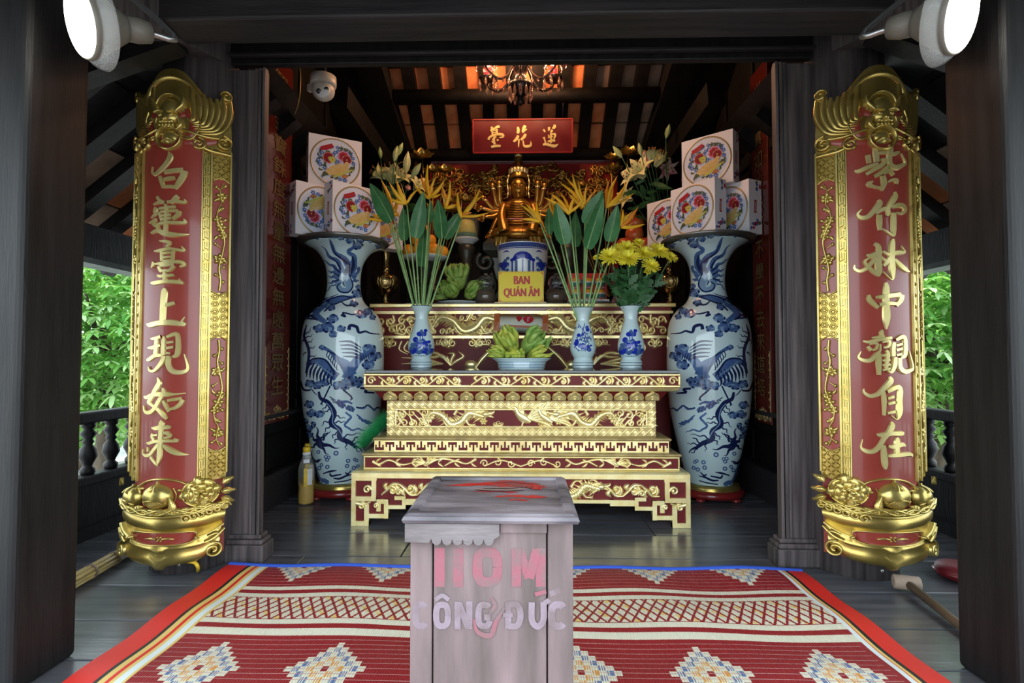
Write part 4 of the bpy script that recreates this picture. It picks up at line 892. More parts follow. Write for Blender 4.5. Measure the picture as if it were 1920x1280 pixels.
    for s in ('218,985,5 250,975,7 285,968,9 325,965,3', '270,985,6 285,1010,8 320,1005,7 360,1000,6', '300,1030,6 350,1035,9 400,1015,8 450,1005,4', '305,1065,5 380,1060,6 450,1045,4', '390,985,4 410,1000,7 440,970,3', '130,840,6 150,880,8 190,860,5', '150,860,5 170,885,6 205,860,3'): S(deep, B(s), .0016)
    S(mid, B('130,860,20 150,950,22 180,1040,30 230,1055,28 265,1060,10'), .0010); S(deep, B('120,880,6 150,980,9 185,1050,10'), .0018)
    S(deep, B('100,640,6 95,740,8 120,830,9 140,920,7'), .0016)
    for y in (908.5,): S(deep, [(596 + 10 * i, y, 1.2) for i in range(11)], .0012)
    for q, nm, mm in ((mid, 'blue_wash', 'blue_mid'), (deep, 'blue_lines', 'blue_deep'), (lite, 'pale_blue_wash', 'blue_light')): q.build(nm, mm, va, kind='stuff')
    tr = thing('metal_tray', (cx, VD, 1.822), 'round dull metal tray on the mouth of the ' + ('right' if mirror else 'left') + ' tall vase', 'tray')
    m_ = MB(); m_.lathe([(.001, 1.824), (.22, 1.824), (.275, 1.825), (.312, 1.832), (.330, 1.848), (.326, 1.856), (.312, 1.846), (.27, 1.836), (.001, 1.834)], C0, 56, caps=False); m_.build('dish', 'pewter', tr)
    return cx
VXL = big_vase(643, False, 'tall blue and white porcelain floor vase left of the altar', 'red lacquered round stand under the left tall vase', 21)
VXR = big_vase(1329, True, 'tall blue and white porcelain floor vase right of the altar', 'red lacquered round stand under the right tall vase', 21)

# ------------------------------------------------------------------ biscuit boxes stacked on the trays
BS, BT = .372, .125
def make_box_mesh():
    parts = {}
    m_ = MB(); m_.box(-BS / 2, BS / 2, 0, BT, 0, BS); parts['carton'] = (m_, ['box_white'])
    f = flatmap((0, 0, BS / 2), (1, 0, 0), (0, 0, 1))
    m_ = MB(); m_.ribbon([(.172 * math.cos(a), .172 * math.sin(a), .0060) for a in [i * 2 * math.pi / 40 for i in range(41)]], f, .005, RIDGE, n=1); parts['tin_rim'] = (m_, ['tin_rim'])
    m_ = MB(); m_.disc(0, 0, .168, .168, f, .0012, n=40); parts['tin_face'] = (m_, ['tin_lilac'])
    rnd = random.Random(5); cnt = [0]
    class Pr(MB):
        def disc(s, *a, **k): cnt[0] += 1; k['lift'] = .00002 * cnt[0]; return MB.disc(s, *a, **k)
        def ribbon(s, *a, **k): cnt[0] += 1; k['lift'] = .00002 * cnt[0]; return MB.ribbon(s, *a, **k)
    m_ = Pr()
    def petals(x, y, r, q, n, mi, a0=0, e=.42): 
        for k in range(n): a = a0 + k * 6.283 / n; m_.disc(x + math.cos(a) * r * q, y + math.sin(a) * r * q, r * e, r * e * .8, f, .0016, n=8, mi=mi, rot=a)
    def rose(x, y, r, outer, inner):          # layered bloom with pale edges
        petals(x, y, r, .68, 8, outer, .2, .44)
        for k in range(8): a = .2 + k * .785; m_.ribbon([(x + r * .98 * math.cos(a + d), y + r * .98 * math.sin(a + d), .0011) for d in (-.3, 0, .3)], f, .0016, DECAL, n=2, mi=6)
        petals(x, y, r, .42, 7, inner, 0, .40); petals(x, y, r, .16, 5, 7, .5, .30); m_.disc(x, y, r * .16, r * .16, f, .0016, n=8, mi=4)
    def bluet(x, y, r):
        petals(x, y, r, .62, 5, 2, rnd.uniform(0, 6), .46); m_.disc(x, y, r * .26, r * .26, f, .0016, n=7, mi=6)
    def comma(x, y, l, a, mi=3): m_.ribbon([(x, y, .001), (x + l * .4 * math.cos(a), y + l * .4 * math.sin(a), l * .24), (x + l * .8 * math.cos(a + .7), y + l * .8 * math.sin(a + .7), l * .14), (x + l * math.cos(a + 1.1), y + l * math.sin(a + 1.1), .0008)], f, .0016, DECAL, n=3, mi=mi)
    for k in range(16): a = .4 + k * .393 + rnd.uniform(-.1, .1); comma(.128 * math.cos(a), .112 * math.sin(a), .030, a + 1.2)
    for x, y in ((-.108, .030), (-.092, .056), (-.120, .0), (-.108, -.028), (.008, -.002), (.024, .012), (-.004, .018), (.012, -.022), (-.005, .072), (.018, .082), (-.055, -.062), (-.075, -.05), (.105, .082), (.122, .05), (.088, .098), (.126, .01), (.012, .112), (-.028, .110), (.066, -.122), (.03, -.118), (-.018, .052)): bluet(x, y, rnd.uniform(.013, .018))
    for x, y, a in ((-.085, -.028, .5), (-.066, -.046, 2), (.118, -.012, 4), (.026, .096, .2), (.05, .104, -.6), (.096, .075, .9), (-.06, -.088, 2.8), (-.03, -.104, .3), (.104, -.062, 1), (-.09, .008, 2.2), (.07, .09, 1.4), (-.04, .06, 2.2)): comma(x, y, .034, a)
    rose(.056, .050, .044, 1, 0); rose(.078, .030, .034, 0, 7); rose(-.050, .026, .040, 0, 7); petals(-.024, .016, .030, .5, 6, 4, .2, .4)
    m_.ribbon([(-.066, -.092, .012), (-.024, -.066, .030), (.036, -.038, .034), (.090, -.014, .014)], f, .0018, DECAL, n=5, mi=5)
    for k in range(9): m_.disc(-.052 + k * .0165, -.078 + k * .0085 + .012 * (-1) ** k, .017, .014, f, .0020, n=10, mi=5)
    for k in range(16): m_.disc(-.048 + .0085 * k + rnd.uniform(-.004, .004), -.070 + .0046 * k + rnd.uniform(-.014, .014), .0032, .0032, f, .0022, n=6, mi=6)
    m_.ribbon([(-.02, -.106, .006), (.034, -.086, .009), (.096, -.048, .007), (.13, -.036, .002)], f, .0022, DECAL, n=4, mi=4); comma(-.05, -.104, .05, 2.6, 3); comma(.10, -.03, .045, -.2, 3)
    m_.ribbon([(-.104, .084, .014), (-.064, .098, .017), (-.022, .121, .014)], f, .0026, DECAL, n=4, mi=0); m_.ribbon([(-.11, .074, .007), (-.09, .083, .007)], f, .0022, DECAL, n=2, mi=7)
    m_.disc(.066, -.094, .023, .013, f, .0024, n=14, mi=0, rot=.3)
    for k in (-1, 0, 1): m_.ribbon([(.050, -.099 + k * .006, .0012), (.082, -.089 + k * .006, .0012)], f, .0026, DECAL, n=1, mi=4)
    text(m_, 'Danisa', lambda a, b, h: f(-.062 + a * .95 - b * .3, .101 + a * .3 + b * .95, h), 0, 0, .056, .014, .0060, 6, bold=.02)
    parts['floral_print'] = (m_, ['print_red', 'print_pink', 'print_blue', 'print_green', 'print_yellow', 'print_biscuit', 'white', 'print_dark_red'])
    for s, nm in ((-1, 'side_print'), (1, 'side_print')):
        m_ = MB(); g = flatmap((s * BS / 2, BT / 2, BS / 2), (0, -s * -1.0, 0) if s > 0 else (0, -1, 0), (0, 0, 1))
        m_.poly([(-.014, -.045), (.014, -.045), (.010, -.038), (.014, .045), (-.014, .045), (-.010, .038)], g, .0008, side=False)
        text(m_, 'Danisa', lambda a, b, h: g(-b, a, h), 0, 0, .065, .014, .0014, 3, bold=.02)
        for cx, cz in ((.02, .14), (-.02, -.14), (.03, -.12)):
            for k in range(6): m_.disc(cx + rnd.uniform(-.03, .03), cz + rnd.uniform(-.03, .03), .013, .010, g, .0008 + k * .0002, n=8, mi=(0, 1, 2, 1, 2, 0)[k], rot=k)
        parts[nm + str(s)] = (m_, ['print_red', 'print_blue', 'print_green', 'white'])
    return [(k.rstrip('-1') if k.startswith('side') else k, q.data(mm)) for k, (q, mm) in parts.items()]
BM = make_box_mesh()
def biscuit_box(p, ang, z, label, upside=False, group='biscuit boxes stacked on the vase trays'):
    t = thing('biscuit_box', (p[0], p[1], z), label, 'box', group, rz=ang)
    for nm, me in BM:
        o = inst(nm, me, t)
        if 'print' in nm: o['kind'] = 'stuff'
        if upside and nm != 'carton': o.rotation_euler = (0, math.pi, 0); o.location = (0, 0, BS)
    return t
TZ = 1.8565
def nearcorner(px, d, ang, side):            # place a box by its near front vertical edge; side -1: near edge is the left one
    c = W(px, 420, d); return (c.x + (-side) * math.cos(ang) * BS / 2, c.y + (-side) * math.sin(ang) * BS / 2)
a = R(46); biscuit_box(nearcorner(623, 3.62, a, -1), a, TZ, 'biscuit box at the front of the left vase tray, turned corner forward')
a = R(45); biscuit_box(nearcorner(554, 3.62, a, -1), a, TZ, 'biscuit box at the far left of the left tray, printed upside down', True)
a = R(29); biscuit_box(nearcorner(577, 3.72, a, -1), a, TZ + BS + .002, 'biscuit box topmost of the left stack')
a = R(40); biscuit_box((VXL + .22, 4.10), a, TZ, 'biscuit box half hidden at the back right of the left tray')
a = R(-55); biscuit_box(nearcorner(1341, 3.62, a, 1), a, TZ, 'biscuit box at the front of the right vase tray, turned corner forward')
a = R(-62); biscuit_box(nearcorner(1405, 3.66, a, 1), a, TZ, 'biscuit box at the far right of the right tray beside the wall couplet')
a = R(-40); biscuit_box(nearcorner(1376, 3.72, a, 1), a, TZ + BS + .002, 'biscuit box topmost of the right stack')
a = R(-52); biscuit_box((VXR - .235, 4.12), a, TZ, 'biscuit box half hidden at the back left of the right tray')
# ------------------------------------------------------------------ brush characters, drawn stroke by stroke (x, y, half width)
CH = {
'bai': (430, 360, 1, '430,95,6 445,165,32 400,260,28 330,340,26 260,395,20 215,370,12 215,290,5|320,430,18 345,500,24 375,595,22|380,375,22 480,355,26 600,340,26|610,350,34 590,430,34 540,540,30 510,610,16|380,475,18 450,460,24 515,450,18|370,575,16 450,572,18 520,580,16'),
'lian': (430, 960, 1, '290,690,14 320,740,18 390,780,16|245,795,10 330,770,18 395,775,16|545,680,26 500,740,28 470,795,14|420,770,16 520,760,20 625,770,16 615,725,6|285,840,26 270,900,26 295,955,12|215,985,6 260,945,14 300,940,10|325,860,14 430,845,18 530,835,16|345,910,12 440,895,14 555,890,18|560,890,24 550,940,26 490,1005,18|325,905,10 345,970,16 365,1035,12|360,960,12 480,945,14|360,1005,14 480,995,14|405,800,10 415,900,18 412,1060,20 410,1190,22|290,1085,12 400,1055,18 620,1050,20 615,1000,5|195,1050,8 290,1010,16 250,1060,20 320,1125,18 300,1160,16|225,1190,10 310,1160,22 400,1200,30 530,1220,26 680,1210,4'),
'tai': (400, 370, 1, '305,75,6 390,85,18 430,110,20 390,160,14|240,215,8 320,205,20 440,185,18 590,205,16 560,145,5|335,220,16 340,350,18|470,210,18 465,345,18|350,250,14 450,235,16|350,305,12 450,295,14|360,350,10 460,340,12|210,440,8 240,370,26 225,420,16|240,390,8 330,385,18 450,365,20 560,365,22 600,400,18 550,430,14|300,425,14 330,480,20 350,500,14|320,415,14 400,410,16 490,400,14|490,410,20 450,470,20 410,495,12|340,485,14 440,480,14|295,545,8 340,560,20 470,545,18 490,535,6|380,500,18 380,560,24 385,610,20|210,645,8 260,650,24 400,630,24 560,640,22 575,660,8 545,590,4'),
'shang': (400, 970, 1, '385,705,14 375,760,36 365,930,36 360,1150,34|405,935,20 450,920,24 505,900,18|150,1185,5 200,1200,30 320,1175,32 480,1170,32 610,1195,22 580,1160,12 612,1090,4'),
'xian': (450, 375, 1, '265,170,6 310,170,18 395,145,20|225,295,8 300,290,24 395,260,16|345,160,22 340,280,26 330,400,26|210,460,8 250,450,24 330,400,24 420,395,18|440,140,12 430,220,24 430,390,26|470,150,16 560,110,24 590,150,24 590,370,28 540,420,14|470,225,14 550,215,14|470,300,16 550,285,16|470,365,14 520,370,12|450,400,26 410,500,26 330,600,18 265,600,14 245,550,5|495,400,24 490,520,28 540,610,28 640,625,24 705,570,18 665,380,5'),
'ru': (450, 980, 1, '370,690,6 385,770,30 330,870,28 290,960,26 250,1020,22 300,1060,18 380,1120,22 450,1200,26 490,1250,14|180,945,10 220,960,24 320,920,24 470,915,30 560,915,14 690,900,3|435,830,12 450,890,30|430,930,22 380,1020,26 330,1110,24 270,1160,26 200,1150,18 175,1070,5|440,1000,12 470,1060,22 510,1150,18|490,1000,16 560,985,20 650,970,18|660,985,24 620,1060,24 560,1110,18|500,1120,14 570,1100,14'),
'lai': (640, 620, .667, '600,185,12 600,260,50 590,450,40 580,700,44 575,900,46 535,1100,10|420,335,10 490,350,36 600,330,40 745,330,24 700,280,10|440,450,14 430,520,26 490,620,22|430,490,14 540,480,18|640,440,18 710,450,36 760,510,24 650,540,18|330,640,14 380,650,30 500,610,30 700,600,28 885,600,20 820,550,10|560,660,30 470,780,30 390,880,32 300,900,28 240,860,14 235,770,4|350,730,12 350,820,18|410,920,22 470,1000,22 530,1070,18|640,680,20 740,770,46 860,840,44 960,870,26 1060,882,3'),
'zi': (400, 400, 1, '310,125,14 330,200,30 340,320,28|350,200,14 440,195,18|250,220,26 260,330,22|110,415,10 160,420,22 260,370,22 350,340,16|490,90,14 495,150,32 480,260,30 490,350,26 560,385,28 640,350,24 695,310,14 630,195,5|500,220,16 560,200,22 605,180,12|220,475,16 300,420,22 400,350,24 430,290,16 370,290,10|300,510,16 380,460,24 440,400,20 460,360,10|400,480,12 470,430,24 520,490,18|400,500,26 410,600,28 385,700,8|290,570,8 250,600,26 290,635,16 360,660,14 390,690,10|440,585,8 510,550,16 560,560,22 550,610,14'),
'zhu': (400, 1010, 1, '345,820,12 360,870,32 300,960,26 230,1040,24 160,1040,22 135,990,12 175,935,5|310,1000,22 380,950,20 440,940,22 450,1000,24 430,1035,12|355,1020,26 355,1120,28 355,1220,16|535,715,10 540,780,32 480,880,30 440,950,22|490,925,14 560,890,24 640,890,28 670,940,26 630,990,16 540,985,6|515,990,24 515,1100,30 510,1230,28 500,1290,14 430,1240,10 375,1200,6'),
'lin': (410, 320, 1, '300,120,14 350,170,26 345,350,34 345,480,36 345,555,6|220,265,8 270,280,26 350,245,26 380,220,14|320,300,24 260,390,22 210,450,22 150,475,18 105,440,14 105,390,5|250,310,8 205,350,16 230,410,18 290,490,22 340,545,12|480,300,24 440,360,24 395,420,14|370,300,12 420,350,14|510,65,12 500,130,32 490,300,34 495,470,34 485,595,6 385,490,4|390,225,10 450,265,16 560,240,26 655,230,14 605,150,4|520,330,16 600,410,30 670,460,24 725,485,4'),
'zhong': (410, 950, 1, '415,645,14 425,720,32 420,900,36 420,1100,40 410,1250,6|240,800,14 250,870,28 330,970,20|300,835,12 400,825,26 590,795,26|610,800,34 590,870,32 530,945,18|340,930,20 440,915,22 550,920,18'),
'guan': (410, 370, 1, '365,70,10 360,110,24 370,160,14|255,170,6 330,160,14 390,150,10|170,210,6 230,225,18 340,195,20 470,170,18|215,280,18 250,335,20|230,250,12 310,245,12 300,310,14 260,330,10|360,230,10 440,215,16 430,280,16 370,300,12|340,250,10 340,330,10 300,390,22 240,460,24 170,460,20 125,420,12 150,345,4|325,370,26 325,500,28 325,650,18|400,330,10 420,380,20 400,570,18|350,400,12 440,390,16|355,465,12 440,455,14|355,525,12 440,515,14|355,590,12 440,565,12|490,230,20 480,300,24 480,410,22|510,200,14 590,160,26 630,200,26 625,380,30 570,430,14|510,270,14 590,250,14|510,330,16 590,310,16|510,395,14 580,380,14|500,420,20 490,520,26 450,610,18 410,590,8|550,430,24 555,550,28 610,605,28 690,590,22 735,550,14 680,345,5'),
'zi2': (400, 970, 1, '425,690,8 440,750,32 370,840,28 300,920,24 220,945,20 165,900,14 160,850,4|355,890,22 365,1000,24 360,1190,14|400,890,18 510,830,28 550,870,30 540,1000,32 535,1150,36 500,1240,6 430,1190,4|400,975,16 470,950,18|400,1045,16 480,1020,18|390,1160,14 480,1140,18'),
'zai': (620, 670, .667, '670,225,10 690,310,46 630,440,44 550,560,36 470,720,38 370,810,36 270,800,34 205,730,16 230,580,4|430,470,8 500,490,34 650,460,36 850,460,40 890,475,20|540,680,34 550,860,46 560,1040,46 560,1140,16|760,530,20 770,600,46 760,720,46 765,850,42|610,690,12 680,710,36 850,670,40 920,700,10|600,885,22 750,870,36 1000,860,32 1070,900,22'),
'tai3': (960, 360, 1, '250,150,22 260,210,22 230,250,18|230,230,20 320,190,20 400,150,28 420,180,22|270,240,18 270,330,18|370,200,22 375,310,20|290,240,10 350,225,12|290,285,10 350,275,12|180,440,24 200,390,22 280,345,24 400,320,28 500,330,26 510,380,20 430,390,12|360,375,22 290,400,22|260,430,14 330,420,16|380,430,22 400,470,18|260,500,24 330,440,16|310,480,22 320,545,26|240,600,26 340,580,28 460,580,24'),
'hua3': (960, 360, 1, '850,160,20 860,230,30 860,295,20 820,270,10|1020,130,30 990,190,36 960,280,16 1060,210,10|860,350,26 820,430,32 750,490,20|880,430,18 870,520,16 865,610,10|1030,320,28 990,390,32 920,450,20|970,460,14 980,540,18 1010,590,26 1120,585,28 1150,540,20 1140,480,5'),
'lian3': (960, 360, 1, '1430,220,18 1470,280,18|1560,170,24 1560,220,22 1540,250,10|1690,120,20 1680,180,32 1630,200,14|1440,390,26 1460,450,14 1480,520,18 1430,560,24|1420,560,20 1500,550,26 1600,575,30 1700,590,30 1770,545,6|1640,240,26 1590,290,18|1550,340,14 1560,420,16|1580,330,14 1690,330,24 1690,390,22 1660,430,12|1600,300,16 1605,420,20 1605,530,16|1530,495,16 1610,470,26 1700,470,24|1570,390,10 1650,380,12'),
}
def brush(key, fm, su, sv, h):
    xc, yc, k, data = CH[key]; m_ = MB()
    for i, s in enumerate(data.split('|')):
        P = [tuple(float(c) for c in t_.split(',')) for t_ in s.split()]
        m_.ribbon([((x - xc) * su * k, -(y - yc) * sv * k, (w * 1.22 + 1.5) * k * (su + sv) / 2) for x, y, w in P], fm, h + .00025 * i, FLAT, n=5, sm=False)
    return m_

# ------------------------------------------------------------------ curved couplet boards on the round columns
RB, PSI, PHI = .30, R(27), R(50)
def banner(X0, y0, s, label, chars, cpx, cy):
    """s = -1 left board, +1 right board; arc coordinate u, height z, offset h off the convex face"""
    t = thing('couplet_board', (X0, y0, .07), label, 'board', 'carved couplet boards on the columns')
    def fm(u, z, h):
        a = u / RB; r = RB + h
        return Vector((X0 + r * math.sin(a), y0 + RB - r * math.cos(a), z))
    pz = lambda py: W(cpx, py, y0).z
    zT, zA, zB, zK = pz(272), pz(262), pz(905), pz(1050)
    ue, up = RB * PHI, RB * PSI
    def sheet(u0, u1, z0, z1, h0, h1, n=16):            # curved slab between two offsets
        m_ = MB(); rg = []
        for i in range(n + 1):
            u = u0 + (u1 - u0) * i / n; rg.append([fm(u, z0, h1), fm(u, z1, h1), fm(u, z1, h0), fm(u, z0, h0)])
        m_.loft(rg, sm=False); return m_
    sheet(-ue, ue, zB + .0, zT, -.022, -.004, 28).build('backing', 'old_gold', t)
    m_ = MB(); n = 24                                    # red ground with arched top
    rg = [[fm(-up + 2 * up * i / n, zB - .03, .001), fm(-up + 2 * up * i / n, zA + .030 * math.sin(math.pi * i / n) - .005, .001)] for i in range(n + 1)]
    m_.loft(rg, closed=False); m_.build('red_ground', 'lacquer_red', t)
    m_ = MB(); m_.ribbon([(-up + 2 * up * i / 12, zA + .030 * math.sin(math.pi * i / 12) - .003, .006) for i in range(13)], fm, .012, n=3); m_.build('arched_fillet', 'old_gold', t)
    gold = 'banner_gold'
    for q in (-1, 1):
        a, b = q * up, q * ue; w_ = abs(b - a)
        fr0, fr1 = up, up + .036                          # key fret strip next to the ground
        for uu, ww in ((up + .002, .003), (up + .037, .005), (ue - .004, .005)):
            m_ = MB(); m_.ribbon([(q * uu, zB - (.0 if uu < ue - .01 else -.03), ww), (q * uu, zT - .0, ww)], fm, .012, FLAT, n=2, sm=False); m_.build('gilt_moulding', gold, t)
        m_ = MB(); z = zB + .006; k = 0
        while z < zT - .05:                              # stepped key fret
            c1, c2, c3 = up + .009, up + .018, up + .027
            m_.ribbon([(q * c1, z, .0032), (q * c1, z + .040, .0032)], fm, .009, FLAT, n=1, sm=False); m_.ribbon([(q * c1, z + .040, .0032), (q * c2, z + .040, .0032)], fm, .009, FLAT, n=1, sm=False)
            m_.ribbon([(q * c2, z + .040, .0032), (q * c2, z + .012, .0032)], fm, .009, FLAT, n=1, sm=False); m_.ribbon([(q * c3, z + .005, .0032), (q * c3, z + .046, .0032)], fm, .009, FLAT, n=1, sm=False)
            m_.ribbon([(q * c2, z + .012, .0032), (q * c3, z + .012, .0032)], fm, .009, FLAT, n=1, sm=False)
            z += .0505
        m_.build('key_fret', gold, t, kind='stuff')
        u0, u1 = up + .043, ue - .009; um, uw = (u0 + u1) / 2, (u1 - u0) / 2
        z1, z2, z3, z4, z5, z6 = pz(278), pz(328), pz(546), pz(632), pz(848), pz(900)
        for za, zb in ((z3, z2), (z5, z4)): sheet(min(q * u0, q * u1), max(q * u0, q * u1), za, zb, -.004, -.002, 6).build('floral_ground', 'lacquer_red', t)
        for za, zb in ((z2, z1), (z4, z3), (z6, z5)): sheet(min(q * u0, q * u1), max(q * u0, q * u1), za, zb, -.004, .001, 6).build('diaper_ground', 'old_gold', t)
        for zz_ in (z2, z3, z4, z5):
            m_ = MB(); m_.ribbon([(q * (um + uw * f), zz_ + .010 * math.cos(f * math.pi) * (1 if zz_ in (z2, z4) else -1), .004) for f in (-1, -.5, 0, .5, 1)], fm, .010, n=4); m_.build('gilt_moulding', gold, t)
        m_ = MB()                                        # slanting swastika-lattice panels, simplified to interlocked diagonal bars
        for za, zb in ((z2, z1), (z6, z5)):
            nz = 7; hz = (zb - za) / nz; nu = 4; hu = 2 * uw / nu
            for r_ in range(nz):
                for c_ in range(nu):
                    uu = um - uw + hu * (c_ + .5); zz_ = za + hz * (r_ + .5); d_ = 1 if (r_ + c_) % 2 else -1
                    for e_ in (-.34, 0, .34): m_.ribbon([(q * (uu - hu * .30 + e_ * hu * .55), zz_ - d_ * hz * .34 - d_ * e_ * hz * -.55, .0017), (q * (uu + hu * .30 + e_ * hu * .55), zz_ + d_ * hz * .34 + d_ * e_ * hz * .55 * -1, .0017)], fm, .007, VEE, n=1, sm=False)
        m_.build('lattice_carving', gold, t, kind='stuff')
        m_ = MB(); nz = 6; hz = (z3 - z4) / nz           # hexagon cells with a small flower in each
        for r_ in range(nz):
            for c_ in range(2):
                uu = um + uw * (-.5 + c_); zz_ = z4 + hz * (r_ + .5) + (hz * .25 if c_ else -.0)
                m_.ribbon([(q * (uu + uw * .46 * math.cos(R(60 * k))), zz_ + hz * .46 * math.sin(R(60 * k)), .0022) for k in range(7)], fm, .008, VEE, n=1, sm=False)
                for k in range(6): m_.disc(q * (uu + uw * .22 * math.cos(R(60 * k))), zz_ + hz * .22 * math.sin(R(60 * k)), .0045, .0045, fm, .001, .005, 6)
        m_.build('hexagon_carving', gold, t, kind='stuff')
        for za, zb, dr in ((z3, z2, 1), (z5, z4, -1)):   # plum branch with blossoms, fruit and buds
            m_ = MB(); Hh = zb - za; g = lambda f: za + Hh * (f if dr > 0 else 1 - f)
            P = [(0.0, .02), (.1, .12), (-.1, .22), (.25, .34), (.5, .46), (.1, .56), (-.45, .64), (-.3, .74), (.1, .80), (-.1, .90), (.3, .97)]
            m_.ribbon([(q * (um + uw * a_), g(b_), .0058 * (1.1 - .5 * b_)) for a_, b_ in P], fm, .012)
            for a_, b_, r_ in ((-.05, .30, .029), (.1, .58, .026), (-.3, .645, .023), (.3, .51, .022), (.05, .845, .027)): flower(m_, fm, q * (um + uw * a_), g(b_), r_, .012, 5, b_ * 9)
            for a_, b_ in ((.45, .07), (-.5, .13), (.5, .20), (-.6, .40), (.62, .62), (-.6, .90), (.55, .92), (.3, .72)):
                m_.ribbon([(q * um, g(b_), .0032), (q * (um + uw * a_), g(b_ + .03), .0036)], fm, .008, n=3); m_.disc(q * (um + uw * a_), g(b_ + .03), .0085, .0095, fm, .001, .010, 8)
            for a_, b_, c_, d_ in ((-.3, .27, -.85, .33), (.3, .30, .85, .26), (.3, .55, .8, .50), (-.2, .50, -.75, .46), (-.4, .70, .3, .76), (.3, .83, .85, .88), (-.2, .82, -.85, .80)): m_.ribbon([(q * (um + uw * a_), g(b_), .002), (q * (um + uw * (a_ + c_) / 2), g((b_ + d_) / 2 + .01), .009), (q * (um + uw * c_), g(d_), .001)], fm, .009, n=3)
            m_.build('plum_branch', gold, t, kind='stuff')
    # ---- crest: bat with spread wings, mask and ring
    cr_ = MB(); zc = zT
    outl = [(-ue, zT - .01), (-ue, zT + .09), (-ue * .99, zT + .20), (-ue * .93, zT + .285), (-ue * .83, zT + .27), (-ue * .78, zT + .225), (-ue * .60, zT + .235), (-ue * .42, zT + .29), (-ue * .22, zT + .345), (0, zT + .36)]
    full = outl + [(-a_, b_) for a_, b_ in outl[-2::-1]]
    top = cr(full, 4); m_ = MB(); rg = []
    xs_ = [-ue + 2 * ue * i / 48 for i in range(49)]
    def ztop(u):
        best = zT
        for (a0, b0), (a1, b1) in zip(top, top[1:]):
            if min(a0, a1) - 1e-6 <= u <= max(a0, a1) + 1e-6 and abs(a1 - a0) > 1e-6: best = max(best, b0 + (b1 - b0) * (u - a0) / (a1 - a0))
        return best
    for u in xs_: rg.append([fm(u, zT - .02, .0), fm(u, ztop(u), .0), fm(u, ztop(u), -.022), fm(u, zT - .02, -.022)])
    m_.loft(rg, sm=False); m_.build('crest_board', 'old_gold', t)
    m_ = MB()
    for sgn in (-1, 1):
        m_.ribbon([(sgn * ue * .12, zT + .13, .012), (sgn * ue * .30, zT + .155, .02), (sgn * ue * .42, zT + .10, .024), (sgn * ue * .30, zT + .045, .018), (sgn * ue * .12, zT + .05, .01)], fm, .006, FLAT)
        m_.ribbon([(sgn * ue * .25, zT + .02, .016), (sgn * ue * .55, zT + .03, .022), (sgn * ue * .80, zT + .045, .012)], fm, .004, FLAT)
    m_.build('red_lobes', 'lacquer_red', t, kind='stuff')
    m_ = MB()
    for sgn in (-1, 1):
        for k in range(7):                               # wing ribs sweep from the outer tip down to the centre
            f = k / 6
            m_.ribbon([(sgn * ue * (.95 - .62 * f), zT + .275 - .05 * math.sin(f * 3.14) + .03 * f, .008), (sgn * ue * (.97 - .60 * f), zT + .17 + .03 * f, .015), (sgn * ue * (.80 - .42 * f), zT + .085 + .04 * f, .013), (sgn * ue * (.46 - .16 * f), zT + .058 + .07 * f, .004)], fm, .009, n=5)
        m_.ribbon([(sgn * a_, b_, .007) for a_, b_ in spiral(ue * .90, zT + .262, .028, 1.4, R(180), -1)], fm, .016, n=2)
        m_.ribbon([(sgn * ue * .98, zT + .06, .008), (sgn * ue * .6, zT + .05, .010), (sgn * ue * .2, zT + .075, .008)], fm, .014)
        for cxx, czz, r_ in ((.86, .035, .036), (.48, .012, .030)): m_.ribbon([(sgn * a_, b_, .008) for a_, b_ in spiral(ue * cxx, zT + czz, r_, 1.5, R(90), -1)], fm, .018, n=2)
        m_.ribbon([(sgn * ue * .98, zT - .015, .012), (sgn * ue * .70, zT - .012, .014), (sgn * ue * .55, zT - .002, .012)], fm, .014)
        m_.ribbon([(sgn * ue * .43, zT + .16, .006), (sgn * ue * .50, zT + .10, .006), (sgn * ue * .36, zT + .03, .006), (sgn * ue * .15, zT + .045, .005)], fm, .013, n=5)
    m_.ribbon([(ue * .5 * math.cos(R(a_)), zT + .19 + .13 * math.sin(R(a_)), .012) for a_ in range(0, 181, 20)], fm, .014, n=3); m_.build('bat_wings', 'old_gold', t, kind='stuff')
    m_ = MB()                                            # mask: skull cap, ears, brows, eyes, snout
    m_.disc(0, zT + .165, .046, .050, fm, 0, .034, 20); m_.disc(0, zT + .125, .046, .040, fm, .004, .034, 18)
    m_.ribbon([(.062 * math.cos(R(a_)), zT + .165 + .070 * math.sin(R(a_)), .007) for a_ in range(-10, 191, 25)], fm, .022, n=3)
    for sgn in (-1, 1):
        m_.ribbon([(sgn * .038, zT + .150, .008), (sgn * .060, zT + .178, .013), (sgn * .070, zT + .212, .002)], fm, .036, n=4); m_.disc(sgn * .022, zT + .128, .011, .010, fm, .030, .012, 10)
        m_.ribbon([(sgn * .006, zT + .142, .006), (sgn * .028, zT + .150, .007), (sgn * .048, zT + .138, .003)], fm, .044, n=4); m_.disc(sgn * .020, zT + .100, .014, .010, fm, .026, .012, 10)
        m_.ribbon([(sgn * .050, zT + .12, .010), (sgn * .056, zT + .09, .012), (sgn * .040, zT + .065, .005)], fm, .03, n=4)
    m_.disc(0, zT + .110, .012, .013, fm, .034, .014, 10)
    for k in range(5): m_.disc(-.028 + .014 * k, zT + .084, .006, .008, fm, .026, .008, 7)
    m_.build('bat_mask', 'banner_gold', t)
    m_ = MB(); m_.ribbon([(.054 * math.cos(R(a_)), zT + .030 + .052 * math.sin(R(a_)), .0065) for a_ in range(0, 361, 20)], fm, .026, n=2); m_.disc(0, zT + .036, .038, .034, fm, 0, .016, 16); m_.ribbon([(-.03, zT + .012, .008), (0, zT + .030, .012), (.03, zT + .012, .008)], fm, .022); m_.build('ring', 'banner_gold', t)
    # ---- foot: basket of fruit and flowers
    zr_ = zB - .005; n = 30
